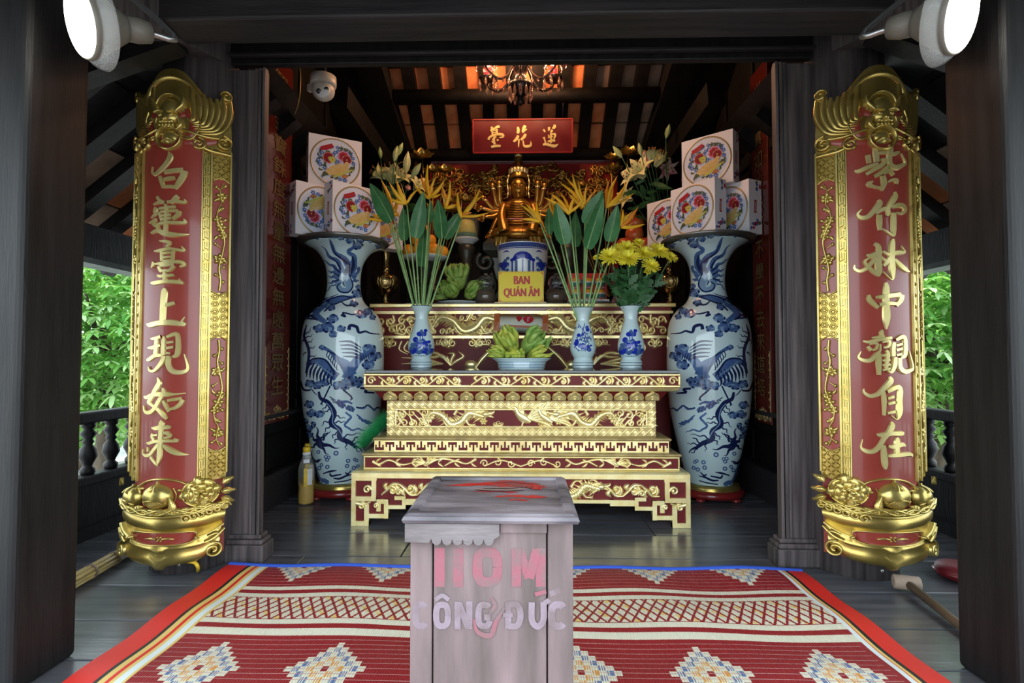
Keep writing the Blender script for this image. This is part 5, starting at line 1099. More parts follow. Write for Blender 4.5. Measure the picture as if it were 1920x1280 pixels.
    prof = [(.004, .004), (-.006, .016), (-.030, .026), (-.058, .026), (-.068, .018), (-.074, .012), (-.112, .012), (-.148, .012), (-.154, .020), (-.166, .020), (-.172, .014), (-.195, .026), (-.225, .026), (-.242, .016), (-.246, .004)]
    zbk = pz(965); sc_ = (zbk - zK) / .235; rg = []
    for i in range(n + 1):
        f = -1 + 2 * i / n; u = f * ue * .97
        dip = .012 * (1 - abs(f)) + (.010 if abs(f) < .12 else 0) - .028 * max(0, abs(f) - .72) / .28
        rg.append([fm(u * (1 - .12 * (-zq / .245)), zbk + zq * sc_ - dip * (-zq / .245) * 1.4 + .012 * f * f, hq + .004) for zq, hq in prof])
    m_ = MB(); m_.loft(rg, closed=False); m_.build('basket', 'old_gold', t)
    rg = [[fm(-ue + 2 * ue * i / n, zbk - .20, -.004 if abs(i - n / 2) < n * .36 else -.018), fm(-ue + 2 * ue * i / n, zB + .01, -.004 if abs(i - n / 2) < n * .36 else -.018)] for i in range(n + 1)]
    m_ = MB(); m_.loft(rg, closed=False); m_.build('basket_backing', 'lacquer_red', t)
    zc_ = zbk - .112 * sc_ - .006; cw_, chh = ue * .56, .029
    ring_ = [(cw_ * math.copysign(abs(math.cos(R(a_))) ** .55, math.cos(R(a_))), zc_ + chh * math.copysign(abs(math.sin(R(a_))) ** .6, math.sin(R(a_))) + .008 * math.cos(R(a_)) ** 2) for a_ in range(0, 361, 10)]
    m_ = MB(); m_.loft([[fm(a_ * f_, zc_ + (b_ - zc_) * f_, .019) for a_, b_ in ring_[:-1]] for f_ in (1, .75, .5, .25, .02)]); m_.build('red_cartouche', 'lacquer_red', t)
    m_ = MB(); m_.ribbon([(a_, b_, .004) for a_, b_ in ring_], fm, .010, n=2, lift=.016); flower(m_, fm, 0, zc_, .018, .026, 4, .78)
    for sgn in (-1, 1):
        m_.ribbon([(sgn * .012, zc_, .005), (sgn * .036, zc_ + .002, .007), (sgn * .062, zc_, .002)], fm, .028)
        m_.ribbon([(sgn * ue * .56, zc_, .007), (sgn * ue * .74, zc_ + .016, .006), (sgn * ue * .93, zc_ + .045, .004)], fm, .042); m_.disc(sgn * ue * .56, zc_, .012, .010, fm, .02, .026, 8)
        m_.ribbon([(sgn * a_, b_, .008) for a_, b_ in spiral(ue * .78, zK + .035, .036, 1.6, R(100), -1)], fm, .050, n=2)
        m_.ribbon([(sgn * ue * .66, zK + .075, .006), (sgn * ue * .80, zK + .088, .010), (sgn * ue * .94, zK + .125, .003)], fm, .045); m_.ribbon([(sgn * ue * .70, zK + .10, .004), (sgn * ue * .82, zK + .108, .008), (sgn * ue * .9, zK + .10, .003)], fm, .045)
    m_.build('basket_ornament', 'banner_gold', t, kind='stuff')
    m_ = MB()                                            # braided stems on the rim
    for ph in range(4): m_.ribbon([(ue * (-.98 + 1.96 * k / 26), zbk + .018 + .010 * math.sin(k * .95 + ph * 1.57) + .016 * (2 * k / 26 - 1) ** 2, .0062) for k in range(27)], fm, .016, n=3, lift=.022 + .006 * (ph % 2))
    for k in range(6): m_.ribbon([(a_, b_, .0055) for a_, b_ in spiral(s * -ue * (.40 + .11 * k), zbk - .012 + .007 * k, .020, 1.3, 0, 1)], fm, .014, n=2, lift=.030)
    m_.ribbon([(-ue * .98, zbk + .022, .006), (0, zbk - .004, .008), (ue * .98, zbk + .022, .006)], fm, .040, n=10); m_.build('twisted_stems', 'banner_gold', t, kind='stuff')
    o_ = -s                                              # peony sits towards the doorway, peaches towards the outside
    m_ = MB(); pc, pz_ = o_ * ue * .60, zbk + .090
    m_.disc(pc, pz_, .078, .064, fm, 0, .030, 20)
    for nn, rr_, er, hh_, a0_ in ((8, .054, .030, .018, .2), (7, .034, .024, .032, .6), (5, .016, .015, .046, 0)):
        for k in range(nn):
            a_ = a0_ + 2 * math.pi * k / nn; m_.disc(pc + rr_ * math.cos(a_), pz_ + .006 + rr_ * .86 * math.sin(a_), er * 1.05, er * .72, fm, hh_ - .004 * (k % 2), .018, 12, rot=a_ + 1.57 * (k % 2))
            m_.ribbon([(pc + (rr_ + er * .5) * math.cos(a_ - .35), pz_ + .006 + (rr_ + er * .5) * .86 * math.sin(a_ - .35), .003), (pc + rr_ * 1.25 * math.cos(a_), pz_ + .006 + rr_ * 1.1 * math.sin(a_), .005), (pc + (rr_ + er * .5) * math.cos(a_ + .35), pz_ + .006 + (rr_ + er * .5) * .86 * math.sin(a_ + .35), .003)], fm, .010, n=3, lift=hh_ + .006)
    for k in range(5): m_.disc(pc + .010 * math.cos(k * 1.257), pz_ + .008 + .009 * math.sin(k * 1.257), .006, .006, fm, .056, .008, 8)
    m_.build('peony', 'banner_gold', t)
    for i, (cu, cz_, r_) in enumerate(((-o_ * ue * .08, zbk + .082, .062), (-o_ * ue * .66, zbk + .070, .052))):
        ax_, az_, dm_ = r_ * 1.14, r_ * .92, .046
        def g2(a_, b_, h): q2 = min(1, ((a_ - cu) / ax_) ** 2 + ((b_ - cz_) / az_) ** 2); return fm(a_, b_, dm_ * math.sqrt(max(0, 1 - q2)) + h)
        m_ = MB(); m_.disc(cu, cz_, ax_, az_, fm, 0, dm_, 26)
        m_.ribbon([(cu - .20 * r_, cz_ + r_ * .50, .006), (cu - .10 * r_, cz_ + r_ * .80, .008), (cu, cz_ + r_ * 1.12, .002)], g2, .012, n=4); m_.ribbon([(cu + .20 * r_, cz_ + r_ * .50, .006), (cu + .10 * r_, cz_ + r_ * .80, .008), (cu, cz_ + r_ * 1.12, .002)], g2, .012, n=4); m_.build('peach', 'banner_gold', t)
        m_ = MB()
        for k in range(-5, 6):
            for d_ in (-1, 1): m_.ribbon([(cu + r_ * (.11 * k - .22 * d_), cz_ - r_ * .78, .0013), (cu + r_ * .11 * k, cz_ - r_ * .50, .0013), (cu + r_ * (.11 * k + .22 * d_), cz_ - r_ * .24, .0013)], g2, .004, VEE, n=3)
        m_.ribbon([(cu - r_ * .72, cz_ - r_ * .60, .003), (cu - r_ * .45, cz_ - r_ * .26, .003), (cu, cz_ - r_ * .16, .003), (cu + r_ * .45, cz_ - r_ * .26, .003), (cu + r_ * .72, cz_ - r_ * .60, .003)], g2, .006, n=4); m_.build('peach_netting', 'old_gold', t, kind='stuff')
    m_ = MB()
    for cu, cz_, a_, l in ((o_ * ue * .99, zbk + .05, -25, .06), (o_ * ue * 1.0, zbk + .09, 0, .06), (o_ * ue * .99, zbk + .14, 30, .05), (o_ * ue * .20, zbk + .048, 100, .075), (-o_ * ue * .38, zbk + .030, 20, .075), (-o_ * ue * .97, zbk + .04, 160, .05), (-o_ * ue * 1.0, zbk + .13, 60, .045)):
        dx, dy = math.cos(R(a_)) * l * o_, math.sin(R(a_)) * l; m_.ribbon([(cu - dx * .5, cz_ - dy * .5, .003), (cu - dx * .1, cz_ - dy * .1, .016), (cu + dx * .5, cz_ + dy * .5, .001)], fm, .012, RIDGE, lift=.026); m_.ribbon([(cu - dx * .5, cz_ - dy * .5, .002), (cu + dx * .45, cz_ + dy * .45, .001)], fm, .006, n=3, lift=.037)
        for k in (-.2, .05, .25): m_.ribbon([(cu + dx * k, cz_ + dy * k, .001), (cu + dx * (k + .1) - dy * .14, cz_ + dy * (k + .1) + dx * .14, .0008)], fm, .004, n=2, lift=.036); m_.ribbon([(cu + dx * k, cz_ + dy * k, .001), (cu + dx * (k + .1) + dy * .14, cz_ + dy * (k + .1) - dx * .14, .0008)], fm, .004, n=2, lift=.036)
    for cu, cz_ in ((o_ * ue * .2, zB - .035), (-o_ * ue * .5, zB - .03)):
        m_.ribbon([(cu, cz_ - .05, .003), (cu + .01, cz_ - .02, .003), (cu - .004, cz_ + .012, .003)], fm, .010); m_.disc(cu + .022, cz_, .010, .008, fm, 0, .010, 8); m_.disc(cu - .02, cz_ - .008, .010, .008, fm, 0, .010, 8)
    m_.ribbon([(-ue * .62, zB - .045, .005), (-ue * .3, zB + .004, .005), (0, zB + .018, .005), (ue * .3, zB + .004, .005), (ue * .62, zB - .045, .005)], fm, .014, n=6); m_.build('leaves', 'banner_gold', t, kind='stuff')
    # ---- seven characters
    for key, py in chars:
        zc = W(cy, py, y0).z; g = lambda a_, b_, h, zc=zc: fm(a_, zc + b_, h + .001)
        brush(key, g, .000386, .000338, .0065).build('character', 'gold_text', t)
    return t
banner(-1.635, 2.40, -1, 'red and gold curved couplet board on the left column', [('bai', 321), ('lian', 405), ('tai', 492), ('shang', 577), ('xian', 663), ('ru', 748), ('lai', 828)], 306, 306)
banner(1.575, 2.355, 1, 'red and gold curved couplet board on the right column', [('zi', 316), ('zhu', 402), ('lin', 485), ('zhong', 574), ('guan', 662), ('zi2', 746), ('zai', 833)], 1640, 1640)

# ------------------------------------------------------------------ flat couplet boards on the side walls
def wall_couplet(Xw, s, pxa, pxb, pyb, body, label, chars_from, chars_to):
    ya, yb = WX(pxa, 660, Xw).y, WX(pxb, 660, Xw).y; y0, y1 = min(ya, yb), max(ya, yb); z0 = WX(pxa, pyb, Xw).z; z1 = 3.05
    t = thing('wall_couplet', (Xw, (y0 + y1) / 2, z0), label, 'board', 'flat couplet boards on the side walls')
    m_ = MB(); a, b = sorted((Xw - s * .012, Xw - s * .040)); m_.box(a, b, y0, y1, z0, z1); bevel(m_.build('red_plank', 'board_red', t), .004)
    if s < 0: fm = flatmap((Xw + .040, (y0 + y1) / 2, z0), (0, 1, 0), (0, 0, 1))
    else: fm = flatmap((Xw - .040, (y0 + y1) / 2, z0), (0, -1, 0), (0, 0, 1))
    hw = (y1 - y0) / 2; Hh = z1 - z0; nC = len(body); q0, q1 = .17, Hh - .10
    for k, ch in enumerate(body[::-1]):
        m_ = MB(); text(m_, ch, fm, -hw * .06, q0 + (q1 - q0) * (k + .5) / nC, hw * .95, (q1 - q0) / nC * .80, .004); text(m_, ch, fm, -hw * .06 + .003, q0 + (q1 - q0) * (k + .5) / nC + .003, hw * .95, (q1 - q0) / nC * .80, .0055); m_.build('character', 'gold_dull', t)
    m_ = MB()
    for u in (-hw * .90, hw * .90):
        m_.ribbon([(u, .02, .004), (u, .5, .004)], fm, .003, n=2)
        for k in range(9): m_.ribbon([(a_, b_, .0035) for a_, b_ in spiral(u * .96, .07 + .05 * k, .014, 1, k, 1)], fm, .004, n=2)
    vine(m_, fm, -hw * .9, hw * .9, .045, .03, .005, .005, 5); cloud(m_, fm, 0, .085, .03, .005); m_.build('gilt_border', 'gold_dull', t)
wall_couplet(XL, -1, 484, 533, 797, COUPLET_L, 'flat red couplet board on the left wall behind the jamb', 0, 0)
wall_couplet(XR, 1, 1456, 1424, 797, COUPLET_R, 'flat red couplet board on the right wall behind the jamb', 0, 0)

# ------------------------------------------------------------------ name board under the roof
c = W(980, 255, 4.62); t = thing('name_board', (c.x, c.y, c.z - .15), 'red board with three gold characters hanging over the statue', 'sign')
fm = flatmap((c.x, 4.62, c.z), (1, 0, 0), (0, -.12, 1)); w_, h_ = 188 * .00462 / 2, 61 * .00462 / 2
m_ = MB(); m_.loft([[fm(a, b, h) for a, b in ((-w_, -h_), (w_, -h_), (w_, h_), (-w_, h_))] for h in (-.02, .0)][::1], sm=False); m_.build('panel', 'sign_red', t)
m_ = MB()
for a0, b0, a1, b1 in ((-w_, h_, w_, h_), (-w_, -h_, w_, -h_), (-w_, -h_, -w_, h_), (w_, -h_, w_, h_)): m_.ribbon([(a0, b0, .007), (a1, b1, .007)], fm, .008, FLAT, n=1, sm=False)
m_.build('frame', 'deep_red', t)
for k in ('tai3', 'hua3', 'lian3'): brush(k, fm, .000385, .000385, .006).build('character', 'gold_text', t)
for s in (-1, 1):
    m_ = MB(); a = fm(s * w_ * .8, h_, -.01); m_.tube([a, (a.x, 4.5, 3.18)], .004, 6); m_.build('hanger', 'black', t)
random.seed(31)
ZL = zt + .020                               # top of the low altar's glass
ZH = zh                                      # top of the high altar
def paintmap(c, prof, to=None):              # lathe surface: u = sideways offset as seen from the front, v = height
    P = cr(prof, 4); c = Vector(c)
    d = Vector((-c.x, -c.y, 0)).normalized(); rt = Vector((-d.y, d.x, 0)); rt = rt if rt.x > 0 else -rt
    def rad(z):
        for (r0, z0_), (r1, z1_) in zip(P, P[1:]):
            if z0_ <= z <= z1_ and z1_ > z0_: return r0 + (r1 - r0) * (z - z0_) / (z1_ - z0_)
        return P[-1][0]
    def fm(u, v, h):
        r = rad(v) + h; s = max(-.97, min(.97, u / r)); return c + rt * (r * s) + d * (r * math.sqrt(1 - s * s)) + Vector((0, 0, v))
    return fm, rad

# ------------------------------------------------------------------ three small flower vases on the low altar
def small_vase(px, d, top_py, label, style, k=1.0):
    c = W(px, 640, d); x = c.x; H = W(px, top_py, d).z - ZL; s = H / .45
    prof = [(a * s, b * s) for a, b in ((.070, 0), (.076, .006), (.074, .022), (.080, .030), (.075, .042), (.079, .052), (.070, .066), (.068, .080), (.082, .105), (.0945, .145), (.092, .185), (.078, .24), (.060, .30), (.048, .345), (.047, .375), (.054, .41), (.075, .442), (.080, .45))]
    t = thing('flower_vase', (x, d, ZL), label, 'vase', 'small blue and white flower vases')
    m_ = MB(); m_.lathe(cr(prof, 4) + [(.070 * s, .444 * s), (.045 * s, .41 * s), (.038 * s, .37 * s), (.04 * s, .32 * s)], (x, d, ZL), 40, caps=False); m_.build('body', 'porcelain', t)
    fm, rad = paintmap((x, d, ZL), prof)
    g = lambda u, v, h: fm(u * s, v * s, h); m1, m2, m3 = MB(), MB(), MB(); rn = random.Random(3 if style else 8)
    def blob(q, u, v, r, lift): q.disc(u, v, r, r * rn.uniform(.7, 1.1), g, 0, n=10, rot=rn.uniform(0, 3), lift=lift, rings=1)
    if style:                                # landscape: hills, trees, figures
        for k_ in range(9): blob(m2, -.08 + .02 * k_, .115 + .006 * (k_ % 3), .020, .0008)
        m2.ribbon([(-.09, .108, .010), (0, .100, .012), (.09, .108, .010)], g, 0, DECAL, lift=.0007)
        for k_ in range(26): blob(m2 if k_ % 2 else m1, rn.uniform(-.075, .075), rn.uniform(.105, .19) + .05 * rn.random() ** 3, rn.uniform(.007, .016), .0010 + .00005 * k_)
        for u, v, r in ((-.05, .14, .026), (-.02, .165, .026), (.02, .175, .022), (.03, .14, .020), (-.06, .12, .018), (.07, .13, .022), (-.04, .205, .020), (.0, .25, .022), (-.018, .245, .016), (.03, .27, .014), (.022, .245, .016)): blob(m1, u, v, r, .0014)
        for u, v, r in ((.0, .265, .014), (-.06, .17, .018), (.06, .16, .014), (.012, .245, .012), (-.07, .145, .014)): blob(m2, u, v, r, .0020)
        for u in (-.008, .008): m1.ribbon([(u, .19, .003), (u, .245, .003)], g, 0, DECAL, lift=.0016, n=3)
        m3.disc(-.005, .195, .020, .012, g, 0, n=12, lift=.0022); m2.disc(.0, .20, .012, .006, g, 0, n=10, lift=.0026)
    else:                                    # peony spray with a bird
        for k_ in range(30): blob(m2 if k_ % 3 else m1, rn.uniform(-.06, .06), rn.uniform(.135, .31), rn.uniform(.004, .010), .0010 + .00005 * k_)
        for u, v, r in ((.03, .30, .016), (.034, .285, .015), (-.045, .20, .018), (-.048, .185, .018), (.0, .165, .022), (.03, .155, .022), (.045, .14, .016), (-.02, .165, .016), (-.03, .245, .014)): blob(m1, u, v, r, .0012)
        for k_ in range(7): m2.ribbon([(a_, b_, .0028) for a_, b_ in spiral(.02 + .018 * math.cos(k_), .215 + .026 * math.sin(k_), .022, .8, k_, 1)], g, 0, DECAL, lift=.0018, n=2)
        for k_ in range(16): m1.ribbon([(-.03 + .005 * k_, .33 - .004 * (k_ % 5) - .006 * k_, .0025), (-.025 + .005 * k_, .315 - .006 * k_, .002)], g, 0, DECAL, lift=.0016, n=2)
        m1.ribbon([(-.06, .15, .002), (-.02, .22, .003), (.0, .28, .003), (.015, .335, .002)], g, 0, DECAL, lift=.0016)
        for k_ in range(8): m2.ribbon([(.055 - .012 * k_, .13 - .004 * (k_ % 2), .002), (.05 - .014 * k_, .142 + .01 * (k_ % 3), .003)], g, 0, DECAL, lift=.0016, n=2)
    rings = MB()
    for v in (.008, .026, .045, .449): rings.ribbon([(rad(v * s) / s * math.sin(a_) * .96, v, .0016) for a_ in [R(-75 + 10 * i) for i in range(16)]], g, 0, DECAL, lift=.0012, n=1)
    m1.build('cobalt_painting', 'royal_blue', t, kind='stuff'); m2.build('blue_wash', 'blue_mid', t, kind='stuff'); rings.build('foot_lines', 'blue_deep', t, kind='stuff')
    if m3.v: m3.build('pale_details', 'blue_light', t, kind='stuff')
    return Vector((x, d, ZL + H))
V1 = small_vase(790, 3.74, 574, 'small landscape painted vase at the left of the low altar', 1)
V2 = small_vase(1093, 3.60, 577, 'small peony painted vase right of the citron plate', 0)
V3 = small_vase(1183, 3.58, 574, 'small landscape painted vase at the right holding chrysanthemums', 1)

# ------------------------------------------------------------------ heliconia flowers and leaves
def bract(mb, a, b, w, up=.15):
    a, b = Vector(a), Vector(b); mid = (a + b) / 2 + Vector((0, 0, 0)); d = b - a; side = Vector((d.z, 0, -d.x)).normalized() * d.length * up
    mb.tube([a, a + d * .25 + side * .6, mid + side, a + d * .8 + side * .5, b], lambda t_: w * max(.06, math.sin(math.pi * min(1, .18 + t_ * .82)) * (1 - .35 * t_)), 7, sub=3)
def heli(V, node, tips, label, group, dj, base_off):
    n = W(node[0], node[1], V.y + dj); b0 = V + Vector((base_off, dj * .12, -.10)); t = thing('heliconia_flower', b0, label, 'flower', group)
    m_ = MB(); m_.tube([b0, b0 * .5 + n * .5 + Vector((0, .0, -.0)), n], (.0075, .005), 7, sub=4); m_.build('stem', 'stem', t)
    for i, (px, py) in enumerate(tips):
        p = W(px, py, V.y + dj + random.uniform(-.05, .05)); m_ = MB(); root = n + (p - n) * .02 + Vector((0, 0, .004 * i)); bract(m_, root, p, .0165 if i < 3 else .0125, random.choice((-.06, .06))); m_.build('bract', 'heliconia' if i % 4 else 'heliconia_orange' if random.random() < .25 else 'heliconia', t)
    m_ = MB()
    for i in range(5):
        px, py = random.choice(tips); p = W(px + random.uniform(-10, 10), py + random.uniform(-6, 10), V.y + dj); m_.tube([n + (p - n) * .25, n + (p - n) * .7 + Vector((random.uniform(-.02, .02), 0, .015))], (.004, .001), 5)
    m_.build('florets', 'mat_yellow', t, kind='stuff')
def heli_leaf(V, tip, base, wpx, label, group, dj, base_off, bend=0):
    d = V.y + dj; b0 = V + Vector((base_off, dj * .1, -.10)); B_ = W(base[0], base[1], d); T_ = W(tip[0], tip[1], d + random.uniform(-.06, .06))
    t = thing('heliconia_leaf', b0, label, 'leaf', group)
    m_ = MB(); m_.tube([b0, b0 * .45 + B_ * .55, B_], (.007, .005), 6, sub=4); m_.build('stalk', 'stem', t)
    ax = (T_ - B_); L = ax.length; ax.normalize(); sd = Vector((ax.z, .25 * bend, -ax.x)).normalized(); nn = ax.cross(sd); hw = wpx * d / F / 2
    fm = lambda u, v, h: B_ + ax * v + sd * u + nn * (h - .35 * abs(u) + .05 * L * math.sin(v / L * 3.0))
    m_ = MB(); N, Kc = 44, 6; rg = []
    for i in range(N + 1):
        f = i / N; w_ = hw * max(.02, math.sin(math.pi * min(1, .06 + .94 * f) ** .75) ** .75) * (1 - .12 * f)
        rg.append([fm(w_ * (-1 + 2 * j / Kc), f * L, .0011 * math.sin(f * 140 + abs(j - 3) * 1.3)) for j in range(Kc + 1)])
    m_.loft(rg, closed=False); m_.build('blade', 'leaf', t)
    m_ = MB(); m_.tube([fm(0, f * L, -.0005) for f in (0, .25, .5, .75, .97)], (.0045, .0012), 5, sub=2); m_.build('midrib', 'leaf_vein', t)
GL, GR = 'heliconias in the left vase', 'heliconias in the middle vase'
LF, LL_ = 'yellow heliconia flower in the left small vase', 'broad green heliconia leaf in the left small vase'
for i, (node, tips) in enumerate((((763, 384), [(729, 341), (743, 336), (730, 372), (784, 354)]), ((806, 373), [(777, 346), (802, 308), (834, 336), (828, 363), (789, 325), (795, 340), (818, 330)]), ((835, 392), [(828, 348), (844, 338), (859, 382), (838, 370)]),
        ((866, 409), [(858, 361), (900, 353), (906, 366), (919, 398), (885, 398)]), ((737, 404), [(713, 334), (746, 365), (749, 401), (728, 360)]), ((728, 412), [(686, 408), (696, 400), (712, 395)]), ((808, 408), [(800, 380), (812, 372), (818, 385)]))):
    heli(V1, node, tips, LF + (', second from its left edge', ', tallest with most bracts', ', spreading to the right of the tallest', ', reaching furthest right', ', thin one behind the left leaf', ', drooping furthest left over the biscuit box', ', small one low behind the tallest')[i], GL, (-.06, 0, .03, -.04, .08, .02, .10)[i], (-.018, 0, .012, .03, -.03, -.026, .008)[i])
for i, (tip, base, w_) in enumerate((((693, 343), (734, 415), 36), ((794, 359), (779, 446), 30), ((756, 388), (758, 451), 23), ((821, 373), (829, 446), 30), ((864, 395), (834, 447), 24), ((795, 408), (790, 500), 20), ((808, 376), (804, 418), 16))):
    heli_leaf(V1, tip, base, w_, LL_ + (', leftmost and leaning out', ', widest at the centre', ', narrow one left of centre', ', right of centre', ', dark one furthest right', ', dark one standing lowest', ', small one behind the tallest flower')[i], 'heliconia leaves in the left vase', (-.08, -.02, .04, -.05, .06, .08, .03)[i], (-.03, -.008, -.014, .016, .022, .002, .01)[i], (-1, 1, .5, -.6, .8, .3, .4)[i])
RF, RL_ = 'yellow heliconia flower in the middle small vase', 'broad green heliconia leaf in the middle small vase'
for i, (node, tips) in enumerate((((1013, 418), [(976, 384), (1006, 377), (978, 411), (985, 382)]), ((1068, 403), [(1034, 363), (1020, 370), (1078, 368), (1050, 360), (1095, 372)]), ((1097, 391), [(1050, 342), (1065, 361), (1073, 325), (1120, 356), (1101, 344), (1060, 332), (1085, 340)]),
        ((1137, 391), [(1158, 329), (1175, 343), (1170, 361), (1189, 362), (1143, 336), (1150, 350)]), ((1163, 427), [(1197, 387), (1210, 420), (1168, 392), (1184, 412), (1190, 395)]), ((1040, 410), [(1030, 375), (1036, 362), (1024, 390)]))):
    heli(V2, node, tips, RF + (', leftmost in front of the statue', ', spreading left of centre', ', tallest at the centre', ', upright right of the leaves', ', reaching furthest right above the chrysanthemums', ', small one behind the left leaves')[i], GR, (-.07, -.04, .03, .02, .05, .09)[i], (-.03, -.012, .004, .016, .03, -.02)[i])
for i, (tip, base, w_) in enumerate((((1043, 380), (1059, 458), 34), ((1130, 356), (1099, 420), 34), ((1132, 370), (1101, 466), 32), ((1158, 384), (1142, 453), 29), ((1029, 389), (1030, 439), 19), ((1079, 396), (1079, 463), 24))):
    heli_leaf(V2, tip, base, w_, RL_ + (', broad one left of centre', ', tallest', ', long one crossing the tallest', ', rightmost', ', narrow leftmost one', ', dark one behind the stems')[i], 'heliconia leaves in the middle vase', (-.06, .0, -.05, .05, .03, .08)[i], (-.02, .006, .004, .024, -.028, -.004)[i], (.6, -.6, .7, -.8, .5, .2)[i])

# ------------------------------------------------------------------ chrysanthemums
for i, (px, py, r) in enumerate(((1145, 482, 21), (1175, 466, 18), (1178, 485, 20), (1208, 477, 19), (1220, 499, 16), (1234, 472, 20), (1258, 483, 13), (1197, 455, 10), (1214, 510, 7), (1119, 483, 7), (1160, 470, 17))):
    dj = (-.06, .05, -.10, 0, -.10, .02, .06, .04, -.08, .05, .10)[i]
    h = W(px, py, V3.y + dj); b0 = V3 + Vector(((px - 1183) * .0004, dj * .12, -.08)); t = thing('chrysanthemum', b0, 'yellow chrysanthemum in the right small vase, ' + ('leftmost large bloom', 'high bloom left of centre', 'front centre bloom', 'bloom right of centre', 'low bloom at the front right', 'large bloom at the upper right', 'rightmost bloom', 'half open one standing highest', 'small bud hanging lowest', 'small bud furthest left', 'bloom tucked behind the left ones')[i], 'flower', 'yellow chrysanthemums in the right vase')
    m_ = MB(); m_.tube([b0, b0 * .5 + h * .5 + Vector((0, .01, 0)), h], .0038, 6, sub=3); m_.build('stem', 'mum_stem', t)
    rr = r * .0041; m_ = MB(); face = Vector(((px - 1183) * .006, -.9, .75)).normalized(); sx = face.orthogonal().normalized(); sy = face.cross(sx)
    for L_, n, el in ((1, 30, .10), (.88, 26, .36), (.68, 20, .68), (.44, 14, 1.0), (.22, 8, 1.3)):
        for k in range(n):
            a = 6.283 * (k + random.uniform(-.25, .25)) / n; e_ = el + random.uniform(-.15, .15); l = rr * L_ * random.uniform(.85, 1.08)
            dr = (sx * math.cos(a) + sy * math.sin(a)) * math.cos(e_) + face * math.sin(e_); q = dr.cross(face).normalized() * rr * .075
            b = len(m_.v); p0 = h + dr * rr * .08; q = q * .95; p1 = h + dr * l * .6 + face * .001; p2 = h + dr * l
            m_.v += [p0 - q * .5, p0 + q * .5, p1 + q, p2 + q * .7, p2 - q * .7, p1 - q]; m_.face((b, b + 1, b + 2, b + 3, b + 4, b + 5), 0, True)
    m_.build('petals', 'mum_yellow', t, kind='stuff')
    for k in range(12):
        f = .16 + .046 * k; p = b0 + (h - b0) * f; a = random.uniform(0, 6.28); ax = Vector((math.cos(a) * .8, math.sin(a) * .5 - .3, random.uniform(.25, 1.1))).normalized(); sd = ax.cross(Vector((.2, -.9, .2))).normalized(); l = random.uniform(.06, .095)
        m_ = MB(); P = [(0, .06), (.2, .22), (.35, .12), (.5, .30), (.65, .14), (.8, .2), (1, .02)]; b = len(m_.v)
        for u, w_ in P: m_.v += [p + ax * (u * l) - sd * (w_ * l) + Vector((0, 0, -.012 * u * u)), p + ax * (u * l) + Vector((0, 0, .004 - .012 * u * u)), p + ax * (u * l) + sd * (w_ * l) + Vector((0, 0, -.012 * u * u))]
        for j in range(len(P) - 1):
            for q in (0, 1): m_.face((b + j * 3 + q, b + j * 3 + q + 1, b + j * 3 + q + 4, b + j * 3 + q + 3), 0, True)
        m_.build('leaf', 'mum_leaf', t)

# ------------------------------------------------------------------ fingered citrons and plates
def citron(c, r, axis, nf, L_, mats, label, group, seed, zmin):
    rn = random.Random(seed); c = Vector(c); ax = Vector(axis).normalized(); s1 = ax.orthogonal().normalized(); s2 = ax.cross(s1)
    m_ = MB()
    for i, (f, rr) in enumerate(((0, 0),)):
        rings = []
        for f_, q in ((-1.05, .10), (-.85, .55), (-.5, .85), (0, 1), (.45, .92), (.8, .6), (1.0, .1)): rings.append([c + ax * (f_ * r) + (s1 * math.cos(a) + s2 * math.sin(a)) * r * q * (.8 + .06 * math.cos(5 * a)) for a in [6.283 * j / 20 for j in range(20)]])
        m_.loft(rings)
    for k in range(nf):
        ring = 0 if k < nf * .6 else 1; a = 6.283 * k / (nf * .6) + rn.uniform(-.2, .2); o = .72 if ring == 0 else .32
        dr = (s1 * math.cos(a) + s2 * math.sin(a)); p0 = c + ax * r * .15 + dr * r * o * .85; p1 = c + ax * r * (.75 + .2 * ring) + dr * r * (o + .18); p2 = c + ax * r * (1.0 + L_ * rn.uniform(.5, .95)) + dr * r * (o + rn.uniform(-.25, .35))
        for p in (p0, p1, p2): p.z = max(p.z, zmin + .012)
        m_.tube([p0, p1, p2], lambda t_: r * .27 * max(.10, 1 - .88 * t_ ** 2.4), 8, sub=4)
    for v in m_.v: v.z = max(v.z, zmin)
    t = m_.build('citron_fruit', mats, None, label=label, cat='fruit', group=group); return t
c = W(978, 640, 3.62); pz_ = ZL
def plate(x, y, z, r, label, tall=.0, m='porcelain'):
    t = thing('plate', (x, y, z), label, 'plate')
    if tall: pr = [(r * .76, 0), (r * .80, .008), (r * .77, .012), (r * .81, .024), (r * .79, .028), (r * .84, .042), (r * .82, .046), (r, .068), (r * 1.01, .072), (r * .97, .072), (r * .8, .060), (.001, .058)]
    else: pr = [(r * .55, 0), (r * .6, .006), (r * .98, .020), (r, .024), (r * .96, .024), (r * .6, .012), (.001, .011)]
    m_ = MB(); m_.lathe(pr, (x, y, z), 40, caps=False); m_.build('dish', m, t)
    for k, rz_ in enumerate(((.80, .010), (.81, .026), (.84, .044)) if tall else ((.8, .0155),)):
        m_ = MB(); m_.lathe([(r * rz_[0] + .0012, rz_[1]), (r * rz_[0] + .0016, rz_[1] + .003), (r * rz_[0] + .0012, rz_[1] + .006)], (x, y, z), 40, caps=False); m_.build('blue_line', 'blue_light', t)
plate(c.x, c.y, ZL, .20, 'pale footed dish of fingered citrons at the centre of the low altar', .07)
zf = ZL + .0735; GC = 'fingered citrons on the low altar dish'
